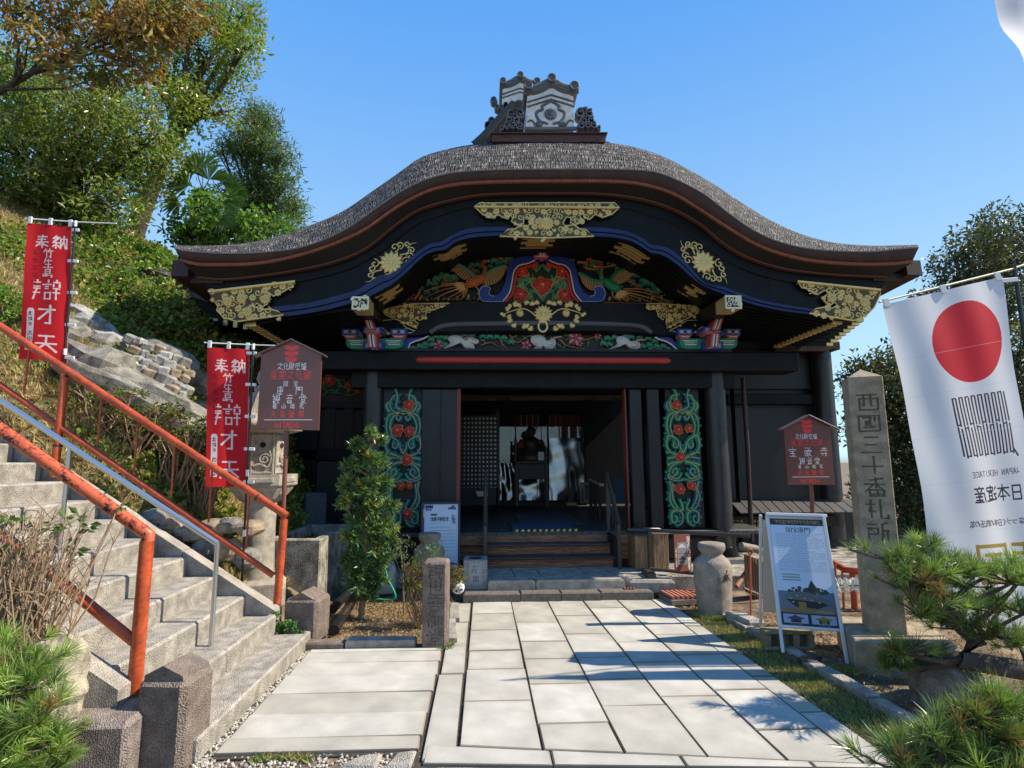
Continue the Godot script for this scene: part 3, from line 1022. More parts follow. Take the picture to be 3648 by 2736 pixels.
		m.ribbon(bez(inn2, 4), .05, .05, ZF + .02, .02)
		part("strut", m, PAINT, gc)
	var m := M.new()
	m.c = Color(.01, .045, .015)
	m.ext(pl("810,1253 850,1190 868,1040 905,1005 1060,975 1215,1005 1252,1040 1270,1190 1310,1253", 2, ZF), ZF - .07, ZF - .045)
	part("strut_ground", m, PAINT, gc)
	m = M.new()
	for f in [[1065, 1250, 90], [1000, 1245, 130], [1130, 1245, 50], [900, 1120, 300], [930, 1110, 240], [990, 1130, 110], [1140, 1130, 70], [1220, 1110, 300], [1180, 1100, 250], [950, 1180, 140], [1180, 1180, 40], [1035, 1200, 120], [1095, 1200, 60], [880, 1080, 320], [1245, 1080, 220], [1020, 1040, 80], [1110, 1040, 100], [1060, 1230, 100], [990, 1220, 150], [1150, 1220, 30], [1000, 1090, 190], [1130, 1090, -10], [860, 1150, 300], [1262, 1150, 240]]:
		for k in 3:
			blade(m, p1(f[0], f[1], 2, ZF - .03), deg_to_rad(f[2] + (k - 1) * 26), .17, ZF - .03)
	part("peony_leaves", m, PAINT, gc)
	for f in [[1065, 1130, 80], [910, 1200, 64], [1222, 1205, 68], [922, 1035, 50], [1204, 1035, 50], [1008, 1000, 22], [1110, 1000, 22]]:
		m = M.new()
		flower(m, p1(f[0], f[1], 2, ZF), f[2] * .0021, ZF - .01, f[0])
		part("peony", m, PAINT, gc)
	# block and bolster on the strut's head
	m = M.new()
	painted_block(m, 988, 868, 1130, 910, 2, ZF + .12, GREEN)
	m.c = Color(.5, .12, .12)
	m.ext(pl("995,912 1120,912 1100,940 1015,940", 2, ZF + .1), ZF - .03, ZF + .1)
	m.c = WHITE
	m.ribbon(pl("1015,925 1100,925", 2, ZF + .1), .012, .012, ZF + .102, .004)
	tongue(m, 1035, 1098, 812, 905, 2, ZF + .2)
	part("strut_block", m, PAINT, gc)

func painted_block(m: M, x0: float, y0: float, x1: float, y1: float, t: int, z: float, c: Color, inner := true):
	var k := (x1 - x0) * .13
	var l := (y1 - y0) * .22
	for i in (4 if inner else 2):
		m.c = [c, Color(.25, .35, .5) if c == BLUE else Color(.3, .5, .42), WHITE, Color(.02, .02, .02)][i]
		slab_px(m, x0 + k * i, y0 + l * .95 * i + (l * .3 if i == 3 else 0.0), x1 - k * i, y1 - l * .95 * i - (l * .3 if i == 3 else 0.0), t, z + .004 * i, z - .3 if i == 0 else z - .01)
func tongue(m: M, x0: float, x1: float, y0: float, y1: float, t: int, z: float, lean := 0.0):
	var w := (x1 - x0) / 7.0
	for i in 7:
		m.c = [Color(.4, .05, .05), Color(.5, .2, .2), WHITE, Color(.02, .02, .02), WHITE, Color(.5, .2, .2), Color(.4, .05, .05)][i]
		var a := pl("%f,%f %f,%f %f,%f %f,%f %f,%f %f,%f" % [x0 + w * i, y0, x0 + w * (i + 1), y0, x0 + w * (i + 1) + lean * .5, (y0 + y1) / 2, x0 + w * (i + 1) + lean, y1, x0 + w * i + lean, y1, x0 + w * i + lean * .5, (y0 + y1) / 2], t, z)
		m.ext(a, z - .2, z + .006 * (3 - absi(i - 3)))

func transom():
	var z := -7.88
	var m := M.new()
	m.c = Color(.02, .012, .01)
	m.ext(pl("1975,1470 2800,1470 2800,1600 1975,1600", 2, z - .06) if false else pl("60,1470 2050,1470 2050,1600 60,1600", 2, z - .06), z - .12, z - .06)
	m.c = RED
	m.ribbon(pl("270,1470 1060,1466 1850,1476", 2, z), .02, .02, z - .02, .03)
	var tr := part("transom_carving", m, PAINT, gate)
	m = M.new()
	for p in [[300, 1490], [340, 1490], [380, 1500], [270, 1510], [330, 1530], [230, 1545], [280, 1550], [190, 1560], [140, 1575], [370, 1550], [640, 1485], [690, 1490], [740, 1490], [790, 1500], [840, 1530], [560, 1480], [510, 1480], [460, 1485], [1530, 1500], [1580, 1495], [1500, 1540], [1700, 1490], [1760, 1490], [1820, 1500], [1870, 1520], [1780, 1560], [1830, 1550], [1880, 1560], [1930, 1560], [1970, 1580], [1900, 1585], [1840, 1585], [1545, 1545], [1660, 1485], [170, 1585], [230, 1580]]:
		pinepad(m, p1(p[0], p[1] + 10, 2, z), .055, z - .03 + rng.randf() * .02)
	part("pine_bough", m, PAINT, tr)
	m = M.new()
	for f in [["830,1480 880,1540 950,1500 1000,1480"], ["1190,1520 1240,1560 1330,1580 1400,1588"], ["1300,1480 1360,1520 1430,1500 1500,1470"], ["620,1560 700,1540 760,1580"], ["760,1510 800,1575 850,1588"]]:
		twig(m, pl(f[0], 2, z), .028, z - .03)
	for i in 40:
		var x := rng.randf_range(580, 1500)
		blade(m, p1(x, rng.randf_range(1480, 1585), 2, z), rng.randf() * TAU, .1, z - .035)
	part("leaf_spray", m, PAINT, tr)
	for f in [[320, 1565, 42], [950, 1560, 42], [1300, 1510, 60], [1460, 1490, 30], [1330, 1545, 30]]:
		m = M.new()
		for i in 10:
			m.c = Color(.3, .025, .04) if i % 2 else Color(.5, .22, .25)
			m.pillow(petal(p1(f[0], f[1], 2, z), TAU * i / 10, f[2] * .0021, f[2] * .0009, 5), z - .01, .02)
		part("red_blossom", m, PAINT, tr)
	for r in [["400,1497 430,1488 470,1492 505,1512 530,1530 550,1515 570,1508 592,1514 608,1532 598,1543 578,1548 577,1588 515,1588 498,1560 470,1545 445,1556 400,1578 358,1588 362,1578 405,1548 395,1520", "575,1512 545,1510 505,1515"],
			["985,1500 1020,1484 1060,1488 1088,1510 1100,1535 1120,1520 1148,1515 1160,1535 1155,1562 1135,1585 1095,1588 1068,1570 1050,1548 1040,1560 1060,1586 1000,1582 1022,1570 990,1545 982,1522", "1120,1522 1160,1506 1202,1500"],
			["1604,1498 1640,1494 1672,1508 1695,1530 1720,1528 1745,1532 1762,1552 1756,1578 1730,1590 1690,1585 1660,1560 1645,1552 1620,1562 1590,1582 1536,1588 1560,1576 1598,1552 1592,1520", "1718,1535 1755,1522 1792,1524"]]:
		m = M.new()
		m.c = Color(.52, .5, .47)
		var body := bez(pl(r[0], 2, z), 3)
		m.ext(body, z - .05, z)
		m.pillow(body, z, .035)
		m.c = Color(.6, .58, .55)
		m.ribbon(bez(pl(r[1], 2, z), 4), .035, .02, z + .02, .02)
		m.c = Color(.5, .06, .06)
		m.ribbon(bez(pl(r[1], 2, z), 4), .014, .008, z + .04, .003)
		var h: PackedVector2Array = pl(r[1], 2, z)
		m.c = Color(.55, .53, .5)
		var hd: Vector2 = h[0] + Vector2(.02 if r[1].begins_with("575") else -.01, -.05)
		m.pillow(circ(hd, .06, 9, 0, .7), z + .02, .03)
		m.c = Color(.02, .02, .02)
		m.pillow(circ(hd + Vector2(.01, .008), .009, 5), z + .048, .005)
		part("rabbit", m, PAINT, tr)
	for s in 2:
		m = M.new()
		m.c = BLUE
		m.ext(pl("45,1592 85,1510 120,1490 190,1488 260,1484 215,1510 150,1530 120,1545 105,1592", 2, z + .04) if s == 0 else pl("1850,1482 1950,1492 1990,1515 2010,1540 2060,1592 2000,1592 1985,1550 1950,1530 1890,1512", 2, z + .04), z - .08, z + .04)
		m.c = WHITE
		m.ribbon(pl("260,1486 215,1512 150,1532 120,1547 105,1590", 2, z + .05) if s == 0 else pl("1852,1486 1890,1514 1950,1532 1985,1552 2028,1590", 2, z + .05), .022, .022, z + .04, .006)
		part("blue_scroll", m, PAINT, tr)

func brackets():
	for s in 2:
		# column-head bracket: green arm, blue bearing blocks, striped red tongues, the gilt-capped purlin above
		var t := 1 if s == 0 else 3
		var d := 1640.0 if s == 0 else 480.0
		var L := [1435, 1550, 1783, 1897] if s == 0 else [228, 338, 568, 680]
		var z := -7.72
		var m := M.new()
		m.c = GREEN
		var x0 := 1465.0 if s == 0 else 245.0
		var x1 := 1872.0 if s == 0 else 655.0
		m.ext(pl("%f,1212 %f,1212 %f,1250 %f,1272 %f,1284 %f,1284 %f,1272 %f,1250" % [x0, x1, x1, x1 - 12, x1 - 45, x0 + 45, x0 + 12, x0], t, z), z - .2, z)
		m.c = WHITE
		for g in [[x0 + 18, x0 + 125], [x1 - 125, x1 - 18]]:
			m.ribbon(pl("%f,1228 %f,1228 %f,1255 %f,1255" % [g[0], g[1], g[1] - 10, g[0] + 22], t, z), .016, .016, z + .001, .006, Transform3D(), true)
			m.c = Color(.3, .5, .42)
			m.ribbon(pl("%f,1241 %f,1241" % [g[0] + 18, g[1] - 18], t, z), .02, .02, z + .001, .004)
			m.c = WHITE
		var br := part("bracket", m, PAINT, gate)
		for g in [[L[0], L[1]], [L[2], L[3]]]:
			m = M.new()
			painted_block(m, g[0], 1142, g[1], 1184, t, z + .03, BLUE)
			m.c = Color(.45, .1, .1)
			m.ext(pl("%f,1186 %f,1186 %f,1210 %f,1210" % [g[0] + 6, g[1] - 6, g[1] - 28, g[0] + 28], t, z + .02), z - .15, z + .02)
			m.c = WHITE
			m.ribbon(pl("%f,1197 %f,1197" % [g[0] + 28, g[1] - 28], t, z + .02), .01, .01, z + .021, .004)
			part("bearing_block", m, PAINT, br)
		m = M.new()
		var cx := 1655.0 if s == 0 else 478.0
		painted_block(m, cx - 68, 1128, cx + 62, 1170, t, z + .2, BLUE, false)
		painted_block(m, cx - 68, 1236, cx + 78, 1286, t, z + .1, BLUE)
		m.c = Color(.45, .1, .1)
		m.ext(pl("%f,1158 %f,1158 %f,1182 %f,1182" % [cx - 68, cx + 62, cx + 30, cx - 38], t, z + .22), z, z + .22)
		part("bearing_block", m, PAINT, br)
		m = M.new()
		if s == 0:
			tongue(m, 1590, 1645, 1060, 1140, t, z + .3, 25)
			tongue(m, 1612, 1680, 1185, 1272, t, z + .28, 10)
		else:
			tongue(m, 500, 560, 1055, 1145, t, z + .3, -30)
			tongue(m, 470, 528, 1180, 1266, t, z + .28, -10)
		part("bracket_tongue", m, PAINT, br)
		# purlin with a gilt openwork cap
		var a := p1(1513, 918, t, -6.79) if s == 0 else p1(570, 910, t, -6.79)
		var b := p1(1622, 1000, t, -6.79) if s == 0 else p1(682, 994, t, -6.79)
		m = M.new()
		m.box(Vector3((a.x + b.x) / 2, (a.y + b.y) / 2 + .02, -7.8), Vector3(b.x - a.x - .01, a.y - b.y + .02, 1.9))
		var pu := part("purlin", m, BLACK, gate)
		m = M.new()
		m.box(Vector3((a.x + b.x) / 2, (a.y + b.y) / 2, -6.95), Vector3(b.x - a.x + .012, a.y - b.y + .012, .3))
		part("gilt_sleeve", m, GOLD, pu)
		m = M.new()
		m.c = Color(.02, .02, .02)
		m.box(Vector3((a.x + b.x) / 2, (a.y + b.y) / 2, -6.797), Vector3(b.x - a.x - .03, a.y - b.y - .03, .004))
		part("cap_ground", m, PAINT, pu)
		m = M.new()
		filigree(m, PackedVector2Array([Vector2(a.x, a.y), Vector2(b.x, a.y), Vector2(b.x, b.y), Vector2(a.x, b.y)]), -6.794, .075, .035)
		part("filigree", m, mat("pale_gold", lin(.8, .72, .5), .4, "", 1, 0, .3), pu)

func facade():
	var wood: Material = mats.old_wood
	var plank: Material = mats.dark_plank
	var m := M.new()
	# head beams
	slab_px(m, 1115, 1248, 2850, 1321, 0, -7.78, -8.2, .015)
	part("head_beam", m, BLACK, gate)
	m = M.new()
	var a := at(1478, 1280, -7.76)
	var b := at(2393, 1280, -7.76)
	var hh: float = (at(1900, 1268, -7.76).y - at(1900, 1292, -7.76).y) / 2
	var pr := []
	for i in 15:
		var t: float = [0.0, .001, .003, .006, .01, .015, .1, .5, .9, .985, .99, .994, .997, .999, 1.0][i]
		pr.append(Vector2(hh * clampf(sqrt(minf(t, 1 - t) * 68.0), .0, 1.0), t * (b.x - a.x)))
	m = M.new(true)
	m.lathe(Vector3(a.x, a.y, -7.79), pr, 12, Basis(Vector3(0, 0, 1), -PI / 2))
	part("red_bar", m, mats.red_lacquer, gate)
	m = M.new()
	slab_px(m, 1250, 1321, 2620, 1383, 0, -7.97, -8.2, .01)
	part("lintel", m, BLACK, gate)
	# the two big round columns on square bases
	for x in [at(1331, 1330, -8.1).x, at(2542, 1330, -8.1).x]:
		m = M.new(true)
		m.lathe(Vector3(x, .2, -8.1), [Vector2(.155, 2.75), Vector2(.155, .18)], 28)
		var col := part("column", m, mat("worn_lacquer", lin(.03, .03, .033), .36, "soft", .8, .1), gate)
		m = M.new(true)
		m.lathe(Vector3(x, .2, -8.1), [Vector2(.15, .19), Vector2(.19, .19), Vector2(.2, .17), Vector2(.2, .02), Vector2(.19, .0)], 28)
		part("column_shoe", m, BLACK, col)
		m = M.new()
		m.box(Vector3(x, .17, -8.1), Vector3(.5, .14, .5), Basis(), .02)
		part("column_base", m, mats.kerb_stone, col)
	# wall bays: jambs, door leaves, panel boards
	for r in [[1503, 1385, 1565, 1885, -8.02], [1565, 1385, 1631, 1885, -8.05], [2240, 1385, 2303, 1885, -8.05], [2303, 1385, 2368, 1885, -8.02]]:
		m = M.new()
		slab_px(m, r[0], r[1], r[2], r[3], 0, r[4], -8.2, .012)
		part("door_leaf", m, mat("blue_black", lin(.010, .0115, .0155), .45, "soft", .7, .12), gate)
	for r in [[1629, 1385, 1637, 1885], [2228, 1383, 2240, 1885]]:
		m = M.new()
		slab_px(m, r[0], r[1], r[2], r[3], 0, -8.04, -8.22)
		part("door_jamb", m, mat("jamb_red", lin(.2, .035, .02), .5), gate)
	for r in [[1368, 1383, 1503, 1890], [2368, 1383, 2512, 1890]]:
		m = M.new()
		slab_px(m, r[0], r[1], r[2], r[3], 0, -8.1, -8.2)
		part("panel_ground", m, mat("panel_black", lin(.008, .009, .009), .5), gate)
	for r in [[1368, 1885, 1631, 1915], [2240, 1885, 2600, 1915]]:
		m = M.new()
		slab_px(m, r[0], r[1], r[2], r[3], 0, -8.0, -8.2, .01)
		part("sill", m, BLACK, gate)
	m = M.new()
	slab_px(m, 1300, 1912, 1500, 2040, 0, -8.1, -8.2)
	part("under_wall", m, mat("under_black", lin(.012, .013, .014), .6), gate)
	m = M.new()
	slab_px(m, 2240, 1912, 2600, 1985, 0, -8.1, -8.2)
	part("under_wall", m, mat("under_black", lin(.012, .013, .014), .6), gate)
	# floor, its front beams and the three wooden steps
	m = M.new()
	m.box(Vector3(.9, .585, -10.4), Vector3(6.2, .06, 4.9), Basis(), .01)
	part("floor", m, mat("floor_board", lin(.12, .12, .115), .5, "wood", .6, .2), gate)
	var xs := [at(1632, 1890, -7.95).x, at(2240, 1890, -7.95).x]
	m = M.new()
	m.box(Vector3((xs[0] + xs[1]) / 2, .5, -8.0), Vector3(xs[1] - xs[0], .13, .12), Basis(), .01)
	m.box(Vector3((xs[0] + xs[1]) / 2, .33, -8.04), Vector3(xs[1] - xs[0], .2, .1), Basis(), .01)
	part("floor_beam", m, wood, gate)
	var x0: float = at(1735, 2010, -7.6).x
	var x1: float = at(2185, 2010, -7.6).x
	for k in 3:
		m = M.new()
		var z := -7.56 - .2 * k
		m.box(Vector3((x0 + x1) / 2, .2 + .14 * k + .06, z - .05), Vector3(x1 - x0, .12, .06), Basis(), .004)
		part("riser", m, wood, gate)
		if k < 2:
			m = M.new()
			m.box(Vector3((x0 + x1) / 2, .2 + .14 * (k + 1) - .012, z - .09), Vector3(x1 - x0 + .04, .026, .25), Basis(), .006)
			part("tread", m, mat("tread", lin(.10, .085, .085), .45, "wood_flat", .8, .2), gate)
	for x in [x0 - .02, x1 + .02]:
		m = M.new()
		m.box(Vector3(x, .38, -7.78), Vector3(.04, .44, .5), Basis(), .004)
		part("stringer", m, plank, gate)
	# closed hall behind: walls and ceiling
	m = M.new()
	m.box(Vector3(-1.75, 1.85, -10.2), Vector3(.08, 2.6, 4.0))
	m.box(Vector3(3.45, 1.85, -10.2), Vector3(.08, 2.6, 4.0))
	m.box(Vector3(.85, 1.85, -12.85), Vector3(5.4, 2.6, .08))
	m.box(Vector3(.85, 3.15, -10.3), Vector3(5.4, .08, 5.0))
	part("hall_wall", m, mat("hall_black", lin(.008, .008, .009), .6), gate)

func carved_panels():
	for s in 2:
		var t := 4 if s == 0 else 5
		var x0 := 950.0 if s == 0 else 936.0
		var x1 := 1200.0 if s == 0 else 1196.0
		var y0 := 380.0 if s == 0 else 376.0
		var y1 := 1366.0 if s == 0 else 1360.0
		var lean := 0.0 if s == 0 else 28.0
		var z := -8.06
		var P := func(u: float, v: float) -> Vector2:
			return p1(lerpf(x0, x1 - lean, u) + lean * v, lerpf(y0, y1, v), t, z)
		var m := M.new()
		var green := [Color(.01, .16, .14), Color(.012, .2, .16), Color(.01, .1, .16)] if s == 0 else [Color(.01, .17, .1), Color(.015, .23, .13), Color(.01, .11, .14)]
		# mirrored scrolls: each is a thick tapering leaf band with a gilt vein
		var curves := [
			[.48, .155, .25, .16, .12, .11, .2, .05, .32, .04], [.5, .15, .3, .12, .34, .05, .28, .0], [.45, .17, .2, .17, .06, .2, .02, .27, .08, .34], [.12, .16, .02, .12, .08, .09, .16, .1],
			[.5, .17, .3, .175, .18, .21, .12, .27, .2, .34], [.44, .19, .38, .22, .3, .2, .34, .18], [.02, .36, .06, .33, .25, .35, .36, .38, .3, .42, .2, .41, .22, .38], [.02, .36, .0, .41, .14, .46, .38, .48],
			[.5, .46, .42, .42, .4, .385], [.0, .5, .2, .49, .46, .49], [.0, .545, .25, .525, .46, .515], [.46, .5, .2, .46, .02, .455],
			[.46, .52, .2, .54, .05, .59, .1, .63, .3, .645, .42, .61], [.12, .64, .3, .6, .26, .57, .18, .58, .16, .6], [.05, .6, .03, .64, .3, .66, .46, .65],
			[.05, .66, .1, .72, .04, .78, .12, .84, .26, .87], [.16, .68, .12, .74, .16, .8, .3, .86], [.3, .87, .42, .9, .4, .96, .26, .985], [.26, .87, .1, .89, .1, .95, .2, .96, .26, .93, .2, .915], [.3, .88, .44, .86, .36, .8]]
		for c in curves:
			for g in 2:
				var line := PackedVector2Array()
				for i in range(0, c.size(), 2):
					line.append(P.call(c[i] if g == 0 else 1.0 - c[i], c[i + 1]))
				line = bez(line, 6)
				m.c = green[rng.randi() % 3]
				m.ribbon(line, .085, .05, z, .03)
				m.c = Color(.62, .43, .15)
				m.ribbon(line, .010, .006, z + .03, .004)
				m.c = green[rng.randi() % 3]
				m.ribbon(shift2(line, .016), .012, .006, z + .026, .006)
				for i in range(2, line.size() - 1, 4):      # leaf lobes along the outer side
					var dv := (line[i + 1] - line[i - 1]).normalized().orthogonal() * (1 if g == 0 else -1)
					m.c = green[(i / 3) % 3]
					m.pillow(petal(line[i] + dv * .012, dv.angle() + (-.7 if g == 0 else .7), .058, .05, 5), z, .024)
				m.c = green[1]
				var e := line[line.size() - 1]
				m.pillow(circ(e, .032, 7), z + .004, .03)
		var pn := part("carved_panel", m, PAINT, gate)
		var fl := [[.68, .105, 1.2], [.34, .29, 1.25], [.66, .3, 1.1], [.62, .5, 1.2], [.44, .69, .9], [.66, .69, .8], [.62, .89, 1.15]] if s == 0 else [[.34, .11, 1.2], [.36, .29, 1.1], [.68, .28, 1.1], [.4, .49, 1.2], [.36, .715, 1.15], [.72, .695, 1.1]]
		for f in fl:
			m = M.new()
			flower(m, P.call(f[0], f[1]), (.076 if s == 0 else .072) * f[2], z + .03, int(f[1] * 100))
			part("peony", m, PAINT, pn)
func shift2(line: PackedVector2Array, d: float) -> PackedVector2Array:
	var out := PackedVector2Array()
	for p in line:
		out.append(p + Vector2(d, 0))
	return out

func ridge():
	var tile: Material = mats.ridge_tile
	var plaster: Material = mats.ridge_plaster
	var z := -7.15
	# stepped bark block below the ridge board
	var m := M.new()
	var k8 := 8
	var steps := [["290,975 395,1060 545,1215 1900,1215 1985,1090 1880,965", -7.35], ["430,1070 545,1235 1900,1235 1960,1120", -7.2], ["450,1100 550,1262 1900,1262 1940,1150", -7.12], ["470,1150 552,1290 1900,1290 1930,1180", -7.05]]
	m = M.new()
	for s in steps:
		m.ext(pl(s[0], k8, s[1]), s[1] - .8, s[1])
	var roof_block := part("ridge_thatch", m, mat("ridge_bark", lin(.13, .115, .105), .95, "speck", 3.0, .8), gate)
	# front of the block slopes back up to the ridge board
	m = M.new()
	var lo := pl("400,1060 545,1205 1900,1205 1985,1080", k8, -7.18)
	var hi := pl("470,960 620,960 1830,960 1890,960", k8, -7.5)
	var ra := PackedVector3Array()
	var rb := PackedVector3Array()
	for i in 4:
		ra.append(Vector3(lo[i].x, lo[i].y, -7.18))
		rb.append(Vector3(hi[i].x, hi[i].y, -7.5))
	var rc := PackedVector3Array()
	for i in 4:
		rc.append(ra[i].lerp(rb[i], .5) + Vector3(0, .04, .03))
	m.loft([ra, rc, rb], 1, 1)
	part("ridge_slope", m, mats.bark_thatch, gate)
	# ridge board
	m = M.new()
	m.ext(pl("512,862 1920,862 1890,972 528,968", k8, -7.2), -8.6, -7.2)
	part("ridge_board", m, mat("ridge_wood", lin(.2, .07, .042), .6, "wood_flat", 1.2, .3), gate)
	m = M.new()
	m.ext(pl("500,852 1925,852 1922,864 503,866", k8, -7.17), -8.6, -7.17)
	part("ridge_board_cap", m, mat("ridge_cap", lin(.03, .025, .025), .6), gate)
	# white end tile with its crest and bargelets; behind it stands the far ridge's twin
	for s in 2:
		var zz := -7.3 if s == 0 else -9.6
		var K2 := func(x: float, y: float) -> Vector2:
			if s == 0:
				return p1(x, y, 8, zz)
			return p1(860 + (x - 1235) * .74, 148 + (y - 185) * .8, 8, zz)
		var L := func(txt: String) -> PackedVector2Array:
			var out := PackedVector2Array()
			for w in txt.split(" "):
				var c := w.split(",")
				out.append(K2.call(float(c[0]), float(c[1])))
			return out
		m = M.new()
		m.ext(L.call("930,790 948,420 1080,370 1200,325 1240,320 1290,330 1400,380 1505,420 1520,790"), zz - .9, zz)
		var et := part("end_tile", m, plaster, gate)
		m = M.new()
		var cap = bez(L.call("920,335 1010,345 1110,315 1190,270 1235,262 1290,270 1370,315 1460,335 1560,325"), 5)
		m.ribbon(cap, .16, .16, zz + .0, .04)
		var cb := PackedVector2Array(cap)
		for i in cap.size():
			cb.append(cap[cap.size() - 1 - i] + Vector2(0, -.05))
		m.ext(cb, zz - .95, zz + .01)
		m.c = Color.WHITE
		m.ribbon(L.call("1050,320 1150,292"), .035, .035, zz + .04, .012)
		m.ribbon(L.call("1320,292 1430,325"), .035, .035, zz + .04, .012)
		part("tile_cap", m, tile, et)
		for c in [[955, 330, 55], [1238, 240, 56], [1510, 335, 60]]:
			m = M.new(true)
			var o: Vector2 = K2.call(c[0], c[1])
			var r: float = c[2] * .00118 * (1.0 if s == 0 else 1.0)
			m.lathe(Vector3(o.x, o.y, zz - .85), [Vector2(r, 0), Vector2(r, .93), Vector2(r * .9, .95), Vector2(r * .75, .95), Vector2(r * .7, .93), Vector2(r * .3, .93), Vector2(r * .2, .945), Vector2(0, .95)], 18, Basis(Vector3.RIGHT, PI / 2))
			part("round_tile", m, tile, et)
		m = M.new()
		for y in [0, 55]:
			m.ribbon(L.call("945,%d 1235,%d 1520,%d" % [495 + y, 405 + y, 490 + y]), .025, .025, zz, .02)
		if s == 0:
			m.ribbon(bez(L.call("1195,755 1160,740 1110,730 1075,690 1055,640 1075,600 1130,580 1125,540 1165,515 1232,482 1300,515 1335,545 1330,580 1385,605 1402,650 1375,700 1335,735 1300,740 1258,755"), 3), .045, .045, zz, .02)
			for g in [1090, 1365]:
				m.pillow(circ(K2.call(g, 755), .055, 10), zz, .03)
			m.ribbon(bez(L.call("950,735 985,712 1020,730 1050,780"), 4), .01, .04, zz, .02)
			m.ribbon(bez(L.call("1510,735 1470,712 1440,730 1405,780"), 4), .01, .04, zz, .02)
			m.ribbon(L.call("912,815 1548,812"), .07, .07, zz, .02)
		for i in 14:
			m.pillow(petal(K2.call(1228 if s == 0 else 1225, 640), TAU * i / 14, .1, .042, 5), zz + .004, .02)
		m.pillow(circ(K2.call(1228, 640), .03, 8), zz + .02, .02)
		part("tile_crest", m, tile, et)
		# cloud scrolls at both feet
		for g in [-1.0, 1.0]:
			if s == 1 and g > 0:
				continue
			m = M.new()
			for c in [[200, 640, 62], [305, 645, 55], [240, 730, 48], [150 + 60, 790, 48], [330, 730, 45], [360, 790, 42], [290, 790, 40], [420, 820, 28], [255, 610, 40]]:
				var o: Vector2 = K2.call(1228 + g * (c[0] + 165), c[1])
				if s == 1:
					o = p1([585, 545, 500, 470, 690, 560, 640, 420, 520][int(c[2]) % 9], [560, 470, 650, 770, 530, 600, 560, 840, 720][int(c[2]) % 9], 8, zz)
				var r: float = c[2] * .00125
				m.ribbon(spiral(o, g * 1.0, g * 1.3, r, r * .25, 16), r * .62, r * .4, zz - .02, .07)
				m.ext(circ(o, r * .95, 12), zz - .12, zz - .02)
			part("cloud_scroll", m, tile, et)
	# dark far ridge slope seen at the left of the near ridge
	m = M.new()
	m.ext(pl("300,985 520,780 690,560 780,478 905,478 905,860 520,860 512,960", k8, -8.4), -9.4, -8.4)
	part("rear_ridge", m, mat("rear_ridge_board", lin(.04, .022, .018), .7), gate)
	m = M.new()
	m.ribbon(bez(pl("290,1000 420,880 560,720 690,570 775,480", k8, -8.35), 4), .15, .1, -8.4, .06)
	part("rear_verge", m, mat("verge_green", lin(.025, .035, .032), .6), gate)

